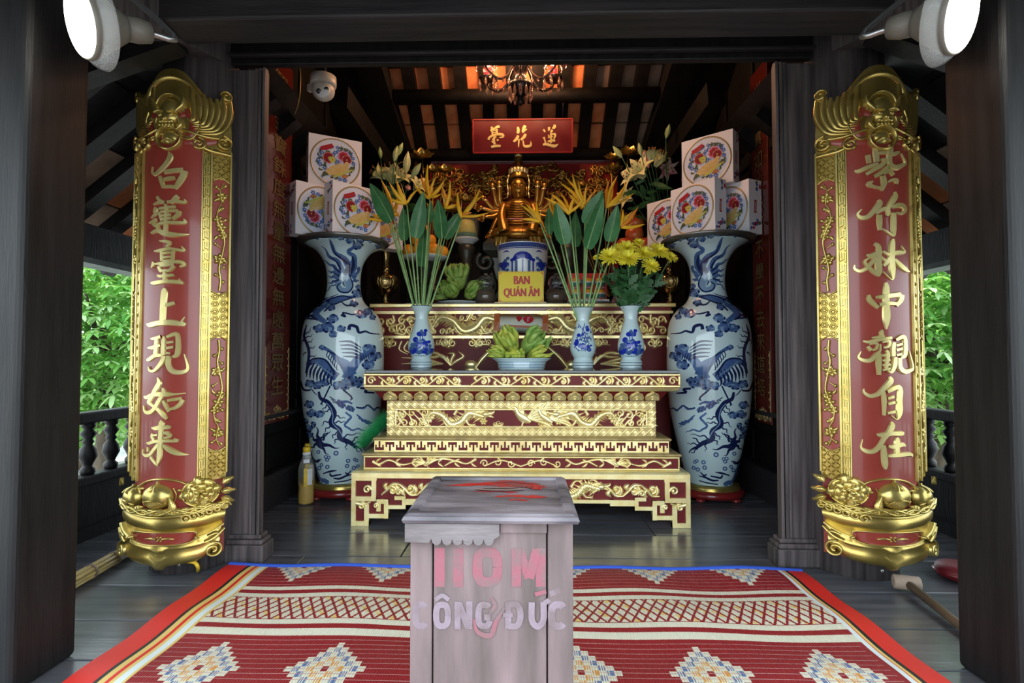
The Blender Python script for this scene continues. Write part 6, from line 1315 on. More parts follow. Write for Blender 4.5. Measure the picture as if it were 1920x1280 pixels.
for i, (px, py, r, ax, nf, L_) in enumerate(((955, 644, .082, (-.35, -.55, .7), 14, .6), (998, 645, .088, (.62, -.25, .62), 12, .5), (941, 668, .060, (-.7, -.5, .35), 14, .8), (967, 669, .064, (-.05, -1, .12), 16, .3), (1004, 669, .064, (.75, -.6, .35), 14, .9))):
    p = W(px, py, (3.68, 3.68, 3.58, 3.52, 3.56)[i]); citron(p, r, ax, nf, L_, ['citron', 'citron_green', 'citron', 'citron', 'citron'][i],
        ('green yellow fingered citron at the upper left of the centre dish', 'smooth pale green citron at the upper right of the centre dish', 'fingered citron at the lower left of the centre dish', 'knobbly fingered citron facing front in the centre dish', 'yellow fingered citron at the lower right of the centre dish')[i], GC, i, zf)

# biscuit packet leaning behind the citrons
cpk = W(977, 606, 4.13); t = thing('biscuit_packet', (cpk.x, 4.13, cpk.z - .08), 'cream and rust printed packet leaning behind the centre citrons', 'packet')
fm = flatmap((cpk.x, 4.125, cpk.z), (1, -.0, -.035), (.035, .25, 1)); hw, hh = .205, .075
rg = []
for i in range(13):
    f = -1 + i / 6; q = (1 - .12 * abs(f) ** 6); rg.append([fm(f * hw, -hh * q, .0), fm(f * hw, 0, .020 * (1 - abs(f) ** 4) + .004), fm(f * hw, hh * q, .0), fm(f * hw, 0, -.012)])
m_ = MB(); m_.loft(rg); m_.build('wrapper', 'pack_cream', t)
m_ = MB(); g = lambda u, v, h: fm(u, v, .022 * (1 - abs(v) / .075) + .004 + h)
for a0, a1 in ((-.21, -.165), (.165, .21)): m_.loft([[fm(a0, -hh * .95, .006), fm(a0, 0, .016), fm(a0, hh * .95, .006)], [fm(a1, -hh, .006), fm(a1, 0, .026), fm(a1, hh, .006)]], closed=False, sm=False)
m_.ribbon([(-.13, -.028, .007), (.17, -.036, .010)], g, .002, DECAL, n=4); m_.build('rust_print', 'pack_rust', t)
m_ = MB(); m_.disc(.055, .028, .040, .034, g, .002, n=20); m_.disc(-.015, .036, .022, .020, g, .002, n=14); m_.ribbon([(-.015, .03, .012), (-.018, .008, .010)], g, .002, DECAL, n=2); m_.build('round_logo', 'print_red', t)
m_ = MB(); text(m_, 'Yoo', lambda a, b, h: g(.055 + b, .028 - a, h), 0, 0, .045, .022, .004); m_.build('lettering', 'white', t)

# ------------------------------------------------------------------ the high altar's furniture
def at(px, py, d): return W(px, py, d)
# yellow name sign
c = at(977, 534, 4.25); t = thing('name_sign', (c.x, 4.25, ZH), 'small yellow table sign with red lettering in front of the incense bowl', 'sign')
hw = 42.5 * .00425; z1 = at(977, 509, 4.25).z
m_ = MB(); m_.box(c.x - hw, c.x + hw, 4.245, 4.253, ZH + .012, z1); m_.build('plate', 'sign_yellow', t)
m_ = MB(); m_.box(c.x - hw - .03, c.x + hw + .02, 4.225, 4.29, ZH, ZH + .012); m_.build('base', 'worn_gold', t)
fm = front(c.x, 4.245, (ZH + .012 + z1) / 2); hh = (z1 - ZH - .012) / 2
m_ = MB(); [text(m_, 'BAN', fm, .006 + .0040 * q_, hh * .44, .122, .066, .0018 + .0006 * q_) for q_ in (-1, 0, 1)]; m_.build('lettering', 'text_red', t)
m_ = MB(); [text(m_, 'QUÁN ÂM', fm, .004 + .0040 * q_, -hh * .34, .280, .094, .0018 + .0006 * q_) for q_ in (-1, 0, 1)]; m_.build('lettering', 'text_red', t)
m_ = MB()
for sx in (-1, 1):
    for sz in (-1, 1):
        m_.poly([(sx * (hw - .004), sz * (hh - .004)), (sx * (hw - .034), sz * (hh - .004)), (sx * (hw - .022), sz * (hh - .013)), (sx * (hw - .013), sz * (hh - .022)), (sx * (hw - .004), sz * (hh - .034))][::sx * sz], fm, .001, side=False)
for a0, b0, a1, b1 in ((-hw + .03, hh - .005, hw - .03, hh - .005), (-hw + .03, -hh + .005, hw - .03, -hh + .005), (-hw + .005, -hh + .03, -hw + .005, hh - .03), (hw - .005, -hh + .03, hw - .005, hh - .03)): m_.ribbon([(a0, b0, .0012), (a1, b1, .0012)], fm, .001, DECAL, n=1)
m_.build('border', 'heliconia_orange', t)
# incense bowl
c = at(980, 520, 4.49); zb_ = ZH; H = at(980, 462, 4.49).z - ZH; r = 48 * .00449
prof = [(r * .62, 0), (r * .66, .02), (r * .78, .08), (r * .90, H * .45), (r * .97, H * .72), (r * 1.0, H * .97), (r * 1.01, H)]
t = thing('incense_bowl', (c.x, c.y, ZH), 'blue and white porcelain incense bowl behind the yellow sign', 'bowl')
m_ = MB(); m_.lathe(cr(prof, 4) + [(r * .96, H), (r * .92, H * .8), (.001, H * .78)], (c.x, c.y, ZH), 48, caps=False); m_.build('body', 'porcelain_white', t)
fm, rad = paintmap((c.x, c.y, ZH), prof); m1, m2 = MB(), MB()
for vv, ww, q in ((H * .94, .014, m2), (H * .975, .004, m1), (H * .90, .003, m1)): q.ribbon([(r * .97 * math.sin(R(-76 + 8 * i)), vv, ww) for i in range(20)], fm, 0, DECAL, lift=.001, n=1)
for i in range(22): m1.ribbon([(-r * .9 + r * 1.8 * i / 21, H * .925, .004), (-r * .9 + r * 1.8 * i / 21 + .006, H * .95, .003)], fm, 0, DECAL, lift=.0018, n=2)
for u in (-.052, .052): m2.ribbon([(u, H * .34, .011), (u, H * .70, .011)], fm, 0, DECAL, lift=.001, n=3)
for u in (-.085, .085, 0): m1.ribbon([(u, H * .40, .006), (u, H * .72, .006)], fm, 0, DECAL, lift=.0014, n=3)
for k in range(13): a = R(15 * k); m1.disc(.065 * math.cos(a), H * .72 + .048 * math.sin(a), .016, .014, fm, 0, n=9, lift=.0016)
m1.ribbon([(-.10, H * .70, .012), (0, H * .76, .014), (.10, H * .70, .012)], fm, 0, DECAL, lift=.0016)
for s in (-1, 1):
    m1.ribbon([(s * .11, H * .84, .003), (s * .135, H * .86, .006), (s * .16, H * .84, .002)], fm, 0, DECAL, lift=.0016)
    for k in range(9): m2.disc(s * (.14 + .02 * math.cos(k * 2)), H * (.5 + .03 * k), .016, .014, fm, 0, n=8, lift=.001 + .0001 * k)
    for k in range(7): m1.ribbon([(s * .15, H * .55, .004), (s * (.13 + .012 * k), H * (.68 + .01 * (k % 3)), .005), (s * (.11 + .018 * k), H * .60, .002)], fm, 0, DECAL, lift=.0018, n=3)
m1.build('cobalt_painting', 'royal_blue', t, kind='stuff'); m2.build('blue_wash', 'blue_mid', t, kind='stuff')
m_ = MB(); m_.tube([(c.x - .003, c.y, ZH + H * .78), (c.x - .003, c.y, at(975, 410, 4.49).z)], .003, 6); m_.build('incense_stick', 'gold_dull', t)
# pedestal and statue
c = at(972, 460, 4.83); zp = at(972, 455, 4.83).z
t = thing('statue_pedestal', (c.x, 4.83, ZH), 'dark carved pedestal with curled feet under the golden statue', 'pedestal')
m_ = MB(); hw = .26
m_.loft([[(c.x - w_, 4.83 - e_, z), (c.x + w_, 4.83 - e_, z), (c.x + w_, 4.83 + e_, z), (c.x - w_, 4.83 + e_, z)] for w_, e_, z in ((.30, .115, ZH), (.30, .115, ZH + .06), (.22, .10, ZH + .10), (.20, .10, ZH + .30), (.24, .12, zp - .16), (.31, .17, zp - .10), (.31, .17, zp - .04), (.27, .16, zp))], sm=False); m_.build('block', 'dark_bronze', t)
for s in (-1, 1):
    m_ = MB(); g = front(c.x, 4.715, 0); m_.ribbon([(s * a_, b_, .026) for a_, b_ in spiral(.29, zp - .20, .085, 1.3, R(60), -1)], g, .05, n=3); m_.ribbon([(s * .24, zp - .30, .02), (s * .20, zp - .42, .03), (s * .27, zp - .52, .02)], g, .04); m_.build('scroll_foot', 'dark_bronze', t)
    m_ = MB()
    for k in range(3): m_.ribbon([(s * (.11 + .035 * k), zp + .0, .024), (s * (.12 + .035 * k), zp - .045, .022), (s * (.12 + .035 * k), zp - .085, .004)], front(c.x, 4.61, 0), .03)
    m_.build('gilt_petal', 'old_gold', t)
t = thing('statue', (c.x, 4.83, zp), 'golden many armed seated statue with tall crown on the pedestal', 'statue')
Z = lambda py: at(972, py, 4.78).z
def ell(cz, rx, ry, n=24, y=4.83, x=0): return [(c.x + x + rx * math.cos(6.283 * j / n), y + ry * math.sin(6.283 * j / n), cz) for j in range(n)]
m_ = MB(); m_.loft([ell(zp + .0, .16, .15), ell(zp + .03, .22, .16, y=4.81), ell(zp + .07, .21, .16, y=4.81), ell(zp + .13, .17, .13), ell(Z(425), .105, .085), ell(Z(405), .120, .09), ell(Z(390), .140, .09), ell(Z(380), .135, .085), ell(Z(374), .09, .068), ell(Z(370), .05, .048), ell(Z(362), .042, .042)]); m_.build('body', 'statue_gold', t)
for k in range(11):                          # horizontal folds of the inner robe across the chest
    z = Z(378 + k * 4.4); w_ = .055 + .007 * k; m_ = MB(); m_.tube([(c.x - w_, 4.745, z + .006), (c.x - w_ * .5, 4.725 - .002 * k, z - .002), (c.x, 4.72 - .002 * k, z - .006), (c.x + w_ * .5, 4.725 - .002 * k, z - .002), (c.x + w_, 4.745, z + .006)], .0055, 6, sub=3); m_.build('robe_fold', 'lily_pink' if k % 9 == 8 else 'statue_gold', t)
for s in (-1, 1):
    m_ = MB(); m_.tube([(c.x + s * .125, 4.78, Z(382)), (c.x + s * .15, 4.73, Z(405)), (c.x + s * .135, 4.68, Z(428)), (c.x + s * .12, 4.66, Z(442))], lambda q: .034 + .020 * q, 12, sub=4); m_.build('sleeve', 'statue_gold', t)
    m_ = MB(); m_.tube([(c.x + s * .09, 4.71, zp + .09), (c.x + s * .19, 4.71, zp + .06), (c.x + s * .22, 4.76, zp + .04)], (.055, .035), 12, sub=4); m_.build('knee', 'statue_gold', t)
    def arm(el, wr, nf=4):
        a0 = Vector((c.x + s * .125, 4.84, Z(388))); e_ = at(972 + s * el[0], el[1], 4.8); w_ = at(972 + s * wr[0], wr[1], 4.76)
        q = MB(); q.tube([a0, e_, e_ * .3 + w_ * .7, w_], (.030, .017), 9, sub=4); d = (w_ - e_).normalized(); sd = d.cross(Vector((0, 1, 0))).normalized()
        q.ball(w_ + d * .02, (.022, .014, .026), 10, 7)
        for k in range(nf): q.tube([w_ + d * .03 + sd * (.012 * (k - 1.5)), w_ + d * .058 + sd * (.016 * (k - 1.5)), w_ + d * .078 + sd * (.013 * (k - 1.5)) + Vector((0, -.012, 0))], (.006, .0035), 5)
        q.tube([w_ + d * .012 + sd * .018, w_ + d * .035 + sd * .036, w_ + d * .052 + sd * .036], (.0065, .004), 5); q.build('arm', 'statue_gold', t)
        q = MB(); q.lathe([(.020, -.006), (.024, 0), (.020, .006)], w_ - d * .012, 12, caps=False); q.build('bracelet', 'gold', t)
    arm((40, 385), (48, 352)); arm((46, 392), (64, 374)); arm((44, 398), (67, 391)); arm((44, 405), (62, 407)); arm((40, 412), (52, 436)); arm((34, 380), (36, 348))
# head with face, ears; crown
hc = Vector((c.x, 4.81, Z(353)))
m_ = MB(); rg = []
for f, w_, e_ in ((-1, .15, .2), (-.86, .52, .6), (-.6, .80, .82), (-.25, .95, .95), (.1, 1, 1), (.45, .96, .98), (.75, .75, .8), (1, .2, .2)): rg.append([hc + Vector((.074 * w_ * math.cos(a), .082 * e_ * math.sin(a), f * .108)) for a in [6.283 * j / 24 for j in range(24)]])
m_.loft(rg)
m_.tube([hc + Vector((0, -.078, .030)), hc + Vector((0, -.092, -.005)), hc + Vector((0, -.098, -.022))], (.006, .011), 8, sub=3)
for s in (-1, 1):
    m_.tube([hc + Vector((s * .012, -.082, .034)), hc + Vector((s * .034, -.075, .040)), hc + Vector((s * .056, -.056, .028))], .0035, 6, sub=3); m_.ball(hc + Vector((s * .031, -.071, .014)), (.015, .008, .006), 10, 6)
    m_.ball(hc + Vector((s * .076, .0, -.015)), (.010, .018, .05), 10, 8)
m_.tube([hc + Vector((-.020, -.076, -.046)), hc + Vector((0, -.087, -.050)), hc + Vector((.020, -.076, -.046))], .006, 7, sub=3); m_.tube([hc + Vector((-.015, -.074, -.056)), hc + Vector((0, -.083, -.060)), hc + Vector((.015, -.074, -.056))], .005, 7, sub=3)
m_.ball(hc + Vector((0, -.066, -.082)), (.022, .018, .016), 10, 6); m_.build('head', 'statue_gold', t)
m_ = MB(); z0_ = Z(334); m_.lathe([(.078, 0), (.084, .008), (.082, .020), (.078, .024), (.086, .060), (.080, .09), (.055, .115), (.040, .13), (.030, .16), (.036, .175), (.036, .20), (.02, .205)], (c.x, 4.81, z0_), 28); m_.build('crown', 'statue_gold', t)
m_ = MB()
for k in range(7): a = R(-90 + (k - 3) * 24); m_.disc(0, 0, .020, .030, flatmap((c.x + .082 * math.cos(a), 4.81 + .082 * math.sin(a), z0_ + .065), (-math.sin(a), math.cos(a), 0), (0, 0, 1)), 0, .014, 10)
for k in range(5): m_.tube([(c.x + .011 * (k - 2), 4.78, z0_ + .20), (c.x + .015 * (k - 2), 4.78, z0_ + .215 + .02 * (2 - abs(k - 2)))], (.009, .002), 6)
for s in (-1, 1): m_.tube([(c.x + s * .085, 4.77, z0_ + .03), (c.x + s * .098, 4.76, z0_ - .04), (c.x + s * .092, 4.75, z0_ - .13), (c.x + s * .098, 4.74, z0_ - .19)], lambda q: .006 + .004 * math.sin(q * 25), 7, sub=5)
m_.build('crown_ornament', 'gold', t)

# carved gilded frieze over the statue
t = thing('carved_frieze', (0, 5.04, 2.4), 'gilded openwork frieze with red borders across the back of the shrine', 'frieze')
fa, fb = at(812, 300, 5.04), at(1152, 384, 5.04)
m_ = MB(); m_.box(fa.x, fb.x, 5.04, 5.08, fb.z, fa.z); m_.build('panel', 'deep_red', t)
for z in (fa.z, fb.z):
    m_ = MB(); m_.box(fa.x - .02, fb.x + .02, 5.01, 5.08, z - .035, z + .012); bevel(m_.build('red_rail', 'sign_red', t), .006)
fm = front(0, 5.035, 0); zc = (fa.z + fb.z) / 2; hz = (fa.z - fb.z) / 2 - .05
for k in range(6):
    x0, x1 = fa.x + (fb.x - fa.x) * k / 6, fa.x + (fb.x - fa.x) * (k + 1) / 6; m_ = MB()
    for q in range(14): m_.ribbon([(a_, b_, .013) for a_, b_ in spiral(random.uniform(x0, x1), zc + random.uniform(-hz, hz) * .8, random.uniform(.035, .06), 1.3, random.uniform(0, 6), random.choice((-1, 1)), 10)], fm, random.uniform(.02, .045), n=2)
    for q in range(10): x = random.uniform(x0, x1); z = zc + random.uniform(-hz, hz) * .7; a_ = random.uniform(0, 6.28); m_.ribbon([(x, z, .008), (x + .04 * math.cos(a_), z + .04 * math.sin(a_), .018), (x + .08 * math.cos(a_ + .5), z + .07 * math.sin(a_ + .5), .003)], fm, random.uniform(.03, .05))
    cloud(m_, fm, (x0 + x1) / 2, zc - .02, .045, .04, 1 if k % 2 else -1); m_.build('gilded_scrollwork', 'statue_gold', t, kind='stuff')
for s, x in ((-1, fa.x), (1, fb.x)):
    m_ = MB(); m_.beam((x, 5.06, zh), (x, 5.06, fa.z), .06, .05); m_.build('frieze_post', 'deep_red', t)

# brass vases with lilies
def brass_vase(px, d, label):
    c = at(px, 520, d); x = c.x; H = at(px, 470, d).z - ZH; s = H / .44; t = thing('brass_vase', (x, d, ZH), label, 'vase')
    pr = [(.055, 0), (.058, .012), (.034, .025), (.030, .04), (.036, .048), (.028, .058), (.030, .07), (.036, .075), (.06, .095), (.096, .145), (.106, .19), (.098, .228), (.062, .252), (.034, .262), (.030, .275), (.036, .285), (.028, .30), (.026, .36), (.032, .41), (.046, .44)]
    m_ = MB(); m_.lathe([(a * s, b * s) for a, b in cr(pr, 2)] + [(.03 * s, .43 * s), (.02 * s, .36 * s)], (x, d, ZH), 32, caps=False); m_.build('body', 'brass', t)
    fm, rad = paintmap((x, d, ZH), [(a * s, b * s) for a, b in pr]); m_ = MB()
    m_.ribbon([(.042 * s * math.cos(R(20 * k)), (.185 + .055 * math.sin(R(20 * k))) * s, .004) for k in range(19)], fm, .006, n=2)
    for k in range(16): m_.ribbon([(a_, b_, .0025) for a_, b_ in spiral(random.uniform(-.030, .030) * s, (.185 + random.uniform(-.04, .04)) * s, .012, 1, k, 1, 7)], fm, .006, n=2)
    for k in (-1, 1): m_.ribbon([(k * .05 * s, .225 * s, .003), (k * .062 * s, .185 * s, .003), (k * .05 * s, .14 * s, .003)], fm, .005)
    m_.build('embossing', 'brass', t, kind='stuff'); return Vector((x, d, ZH + H))
BL = brass_vase(723, 4.42, 'tall brass vase holding lilies at the left end of the high altar'); BR = brass_vase(1256, 4.42, 'tall brass vase holding lilies at the right end of the high altar')
def lily(V, px, py, r, facing, label, mats, group, dj, closed=False):
    h = at(px, py, V.y + dj); b0 = V + Vector(((px - 985) * .00002, dj * .1, -.06)); t = thing('lily', b0, label, 'flower', group)
    ax = Vector(facing).normalized(); root = h - ax * r * (.9 if not closed else 1.0); s1 = ax.orthogonal().normalized(); s2 = ax.cross(s1)
    m_ = MB(); m_.tube([b0, b0 * .45 + root * .55 + Vector((0, .02, .03)), root], (.006, .004), 6, sub=5); m_.build('stem', 'mum_leaf', t)
    for k in range(6):
        a = 6.283 * k / 6 + .3; dr = s1 * math.cos(a) + s2 * math.sin(a); tn = ax.cross(dr); w_ = r * (.34 if k % 2 else .26); m_ = MB(); rg = []
        for i in range(9):
            f = i / 8
            if closed: p = root + ax * (2.0 * r * f) + dr * (r * .26 * math.sin(math.pi * f) ** .8 * (1 if f < .98 else .2)); ww = r * .20 * math.sin(math.pi * min(1, f + .04)) + .001
            else: p = root + ax * (1.5 * r * f - 1.0 * r * max(0, f - .62) ** 1.3 * 1.6) + dr * (r * (.10 + 1.05 * f ** 1.9)); ww = w_ * math.sin(math.pi * min(1, .08 + .92 * f) ** .9) + .001
            rg.append([p - tn * ww, p - tn * ww * .5 - dr * ww * .12, p - dr * ww * .05, p + tn * ww * .5 - dr * ww * .12, p + tn * ww])
        m_.loft(rg, closed=False); m_.build('petal', mats, t)
    if not closed:
        for k in range(5):
            a = 6.283 * k / 5; q = MB(); p = root + ax * r * 1.25 + (s1 * math.cos(a) + s2 * math.sin(a)) * r * .3; q.tube([root, p], .0025, 5); q.ball(p, (.006, .006, .010), 7, 5, mi=1); q.build('stamen', ['lily_bud', 'stamen'], t)
    for k in range(3):
        f = random.uniform(.35, .85); p = b0 + (root - b0) * f; a = random.uniform(0, 6.28); ax2 = Vector((math.cos(a), -.3, .35 + random.uniform(-.4, .4))).normalized(); sd = ax2.cross(Vector((0, -1, .2))).normalized(); l = random.uniform(.10, .17); m_ = MB()
        m_.loft([[p + ax2 * (l * f_) + sd * (l * w_ * q) + Vector((0, 0, -.3 * l * f_ * f_)) for q in (-1, 0, 1)] for f_, w_ in ((0, .03), (.25, .13), (.55, .14), (.8, .09), (1, .005))], closed=False); m_.build('leaf', 'mum_leaf', t)
GLl, GRl = 'lilies in the left brass vase', 'lilies in the right brass vase'
for i, (px, py, r, fc, m, cl_) in enumerate(((728, 318, .105, (-.3, -.5, .8), 'lily', 0), (704, 322, .085, (-.8, -.4, .4), 'lily', 0), (752, 326, .085, (.5, -.6, .5), 'lily', 0), (786, 345, .075, (.6, -.6, .5), 'lily', 0), (763, 305, .075, (.15, -.2, 1), 'lily', 1), (742, 288, .055, (.2, 0, 1), 'lily_bud', 1), (750, 280, .05, (.4, 0, 1), 'lily_bud', 1), (713, 286, .04, (-.1, 0, 1), 'lily_bud', 1), (780, 320, .06, (.6, -.2, .8), 'lily_bud', 1), (765, 352, .06, (.2, -.6, -.3), 'lily_pink', 1))):
    lily(BL, px, py, r * 1.3, fc, ('closed lily bud' if cl_ else 'open cream lily') + ' in the left brass vase, ' + ('largest', 'furthest left', 'right of the largest', 'lowest on the right', 'white and upright', 'green and tall', 'green, leaning against the tall one', 'green and furthest left', 'green and furthest right', 'pinkish and hanging low')[i], m, GLl, random.uniform(-.05, .15), cl_)
for i, (px, py, r, fc, m, cl_) in enumerate(((1196, 315, .10, (-.5, -.6, .4), 'lily', 0), (1212, 298, .08, (.1, -.4, -.9), 'lily_pink', 1), (1240, 292, .085, (.4, -.4, .8), 'lily', 0), (1252, 318, .075, (.3, -.5, -.5), 'lily_pink', 0), (1172, 368, .075, (-.7, -.5, .2), 'lily', 0), (1222, 285, .07, (.0, -.3, 1), 'lily', 0), (1158, 285, .05, (-.7, 0, .9), 'lily_bud', 1), (1252, 246, .05, (.25, 0, 1), 'lily_bud', 1), (1200, 280, .045, (-.2, 0, 1), 'lily_bud', 1), (1178, 330, .07, (-.9, -.4, .1), 'lily', 0))):
    lily(BR, px, py, r * 1.3, fc, ('closed lily bud' if cl_ else 'open lily') + ' in the right brass vase, ' + ('large cream one', 'pink and hanging', 'cream, beside the top biscuit box', 'pink, close to the biscuit boxes', 'lowest beside the heliconias', 'highest of the cream ones', 'green and furthest left', 'green and highest of all', 'green, in the middle', 'cream, reaching furthest left')[i], m, GRl, random.uniform(-.05, .15), cl_)
# gilded lotus sprays
def lotus_mesh():
    m_ = MB()
    for n, r, el in ((7, .062, .25), (6, .050, .75), (4, .036, 1.15)):
        for k in range(n):
            a = 6.283 * (k + el) / n; dr = Vector((math.cos(a), math.sin(a), 0)); tn = Vector((-math.sin(a), math.cos(a), 0)); rg = []
            for f, w_ in ((0, .12), (.35, .42), (.7, .34), (1, .02)): p = dr * (r * f * math.cos(el * (.4 + .6 * f)) + .008) + Vector((0, 0, r * f * math.sin(el * (.5 + .5 * f)) * 1.2)); rg.append([p - tn * r * w_ + Vector((0, 0, .25 * r * w_)), p, p + tn * r * w_ + Vector((0, 0, .25 * r * w_))])
            m_.loft(rg, closed=False)
    return m_.data(['old_gold'])
LO = lotus_mesh()
def spray(px, d, heads, label):
    c = at(px, 540, d); t = thing('gilded_lotus_spray', (c.x, d, ZH), label, 'ornament')
    m_ = MB(); m_.lathe([(.06, 0), (.065, .02), (.04, .035), (.05, .05), (.085, .10), (.09, .14), (.07, .165), (.078, .175)], (c.x, d, ZH), 24); m_.build('pot', 'brass', t)
    m_ = MB()
    for k in range(40): a = random.uniform(0, 6.28); m_.ball((c.x + .085 * math.cos(a), d + .085 * math.sin(a), ZH + random.uniform(.10, .30)), .006, 6, 4)
    m_.build('gilt_beads', 'old_gold', t, kind='stuff')
    for i, (hx, hy, s) in enumerate(heads):
        h = at(hx, hy, d + .08); m_ = MB(); m_.tube([(c.x, d, ZH + .16), (c.x * .5 + h.x * .5 + .02 * (-1) ** i, d + .06, (ZH + h.z) / 2), h], .005, 6, sub=5); m_.build('stem', 'old_gold', t); inst('lotus_blossom', LO, t, h - Vector((c.x, d, ZH)), (R(40), 0, 0), (s * 1.35, s * 1.35, s * 1.35))
spray(798, 4.75, ((792, 296, 1.3), (835, 322, 1.0), (812, 322, 1.0), (875, 378, 1.0), (850, 395, .9), (845, 380, .8)), 'gilded lotus spray in a brass pot on the left of the statue')
spray(1132, 4.75, ((1178, 290, 1.2), (1150, 318, 1.0), (1148, 298, .9), (1086, 352, 1.0), (1100, 392, .9), (1070, 350, .8)), 'gilded lotus spray in a brass pot on the right of the statue')

# oranges and apples on pedestal dishes
def pedestal_dish(px, py, d, r, label, m='dark_bronze', top='porcelain_white'):
    c = at(px, py, d); H = c.z - ZH; t = thing('pedestal_dish', (c.x, d, ZH), label, 'dish')
    m_ = MB(); m_.lathe([(.075, 0), (.08, .02), (.05, .04), (.032, .07), (.028, H * .4), (.040, H * .5), (.045, H * .58), (.060, H * .64), (.045, H * .68), (.075, H * .80), (.085, H * .90), (.05, H * .94)], (c.x, d, ZH), 24); m_.build('stem', m, t)
    m_ = MB(); m_.lathe([(.05, H * .92), (r * .8, H - .022), (r, H - .004), (r, H + .004), (r * .9, H), (.001, H)], (c.x, d, ZH), 36, caps=False); m_.build('dish', top, t); return Vector((c.x, d, c.z))
fd0 = pedestal_dish(797, 483, 4.58, .20, 'pedestal dish of oranges behind the left heliconias')
for i, (dx, dy, dz) in enumerate(((-.135, -.02, .058), (-.03, -.09, .058), (.085, -.07, .058), (.14, .04, .058), (.03, .06, .058), (-.09, .09, .058), (-.065, -.02, .152), (.04, .0, .150), (-.02, .02, .24))):
    m_ = MB(); p = fd0 + Vector((dx, dy, dz)); m_.ball(p, (.058, .058, .055), 18, 12); t = thing('orange', p - Vector((0, 0, .055)), 'orange fruit on the left pedestal dish, ' + ('leftmost', 'front left', 'front right', 'rightmost', 'back middle', 'back left', 'second tier on the left', 'second tier on the right', 'topmost')[i], 'fruit', 'oranges on the left pedestal dish'); m_.build('peel', 'orange', t); m_ = MB(); m_.ball(p + Vector((0, -.01, .054)), (.006, .006, .004), 6, 4); m_.build('stalk', 'mum_leaf', t)
fd1 = pedestal_dish(1190, 482, 4.60, .18, 'pedestal dish of red apples behind the chrysanthemums')
def apple_mesh(): return MB().lathe([(.004, .012), (.03, .0), (.062, .022), (.080, .065), (.078, .105), (.055, .138), (.025, .142), (.006, .128)], (0, 0, 0), 22).data(['apple'])
AM = apple_mesh(); sk = MB(); sk.tube([(0, 0, .125), (.004, 0, .165)], .003, 5); SK = sk.data(['bark'])
for i, (dx, dy, dz) in enumerate(((-.09, -.085, .001), (.085, -.085, .001), (.085, .085, .001), (-.085, .085, .001), (.0, .0, .118), (.02, .06, .235))):
    t = thing('apple', fd1 + Vector((dx, dy, dz)), 'red apple on the right pedestal dish, ' + ('front left', 'front right', 'back right', 'back left', 'second tier', 'topmost')[i], 'fruit', 'apples on the right pedestal dish'); inst('flesh', AM, t); inst('stalk', SK, t)
# yellow cake on grey pedestals
pdl = pedestal_dish(874, 449, 4.85, .117, 'grey pedestal with a blue plate carrying the yellow cake')
m_ = MB(); t = thing('wrapped_cake', pdl, 'yellow wrapped cake with a green base on the left grey pedestal', 'cake')
m_.loft([[(pdl.x + w_ * math.cos(6.283 * j / 20), pdl.y + w_ * math.sin(6.283 * j / 20), pdl.z + z) for j in range(20)] for w_, z in ((.092, .044), (.094, .06), (.088, .12), (.075, .165), (.04, .18))]); m_.build('cake', 'print_yellow', t)
m_ = MB(); m_.lathe([(.095, .002), (.10, .01), (.10, .044), (.09, .046)], pdl, 24); m_.build('green_base', 'teal', t)
m_ = MB(); m_.box(pdl.x - .11, pdl.x + .11, pdl.y - .105, pdl.y + .105, pdl.z + .0045, pdl.z + .21); m_.build('clear_wrap', 'clear_plastic', t)
pdr = pedestal_dish(1066, 449, 4.85, .117, 'grey pedestal with an empty plate right of the statue')
# green citrons on the left plate
c = at(861, 560, 4.40); plate(c.x, c.y, ZH, .19, 'white plate of green citrons on the high altar left of the jars', m='porcelain_white')
for i, (px, py, r, ax, nf, L_) in enumerate(((858, 522, .098, (-.1, -.15, 1), 16, .35), (847, 545, .075, (-.25, -.9, .45), 26, .9), (884, 548, .070, (.7, -.55, .45), 22, 1.0), (832, 553, .05, (-1, -.3, .2), 10, .8))):
    citron(at(px, py, (4.45, 4.34, 4.36, 4.40)[i]), r, ax, nf, L_, 'citron_green', ('green citron on top of the high altar plate', 'fingered green citron at the front of the high altar plate', 'fingered green citron at the right of the high altar plate', 'small green citron at the left of the high altar plate')[i], 'green citrons on the high altar plate', 40 + i, ZH + .026)
# glass jars
def jar(px, d, label):
    c = at(px, 540, d); r = 20 * d / F; H = at(px, 513, d).z - ZH; t = thing('glass_jar', (c.x, d, ZH), label, 'jar')
    m_ = MB(); m_.lathe([(r * .6, 0), (r * .92, .012), (r, H * .28), (r * .85, H * .48), (r * .62, H * .54), (r * .72, H * .58), (r * .70, H * .62)], (c.x, d, ZH), 28); m_.build('glass_body', 'glass', t)
    m_ = MB(); m_.lathe([(r * .55, .004), (r * .86, .016), (r * .94, H * .28), (r * .82, H * .44)], (c.x, d, ZH), 24); m_.build('contents', 'brown_liquid', t)
    m_ = MB(); m_.lathe([(r * .74, H * .62), (r * .78, H * .66), (r * .72, H * .80), (r * .45, H * .92), (r * .18, H * .94), (r * .22, H), (r * .05, H * 1.02)], (c.x, d, ZH), 28); m_.build('lid', 'glass', t)
jar(910, 4.32, 'stoppered glass jar of dark liquid left of the yellow sign'); jar(1043, 4.32, 'stoppered glass jar of dark liquid right of the yellow sign')
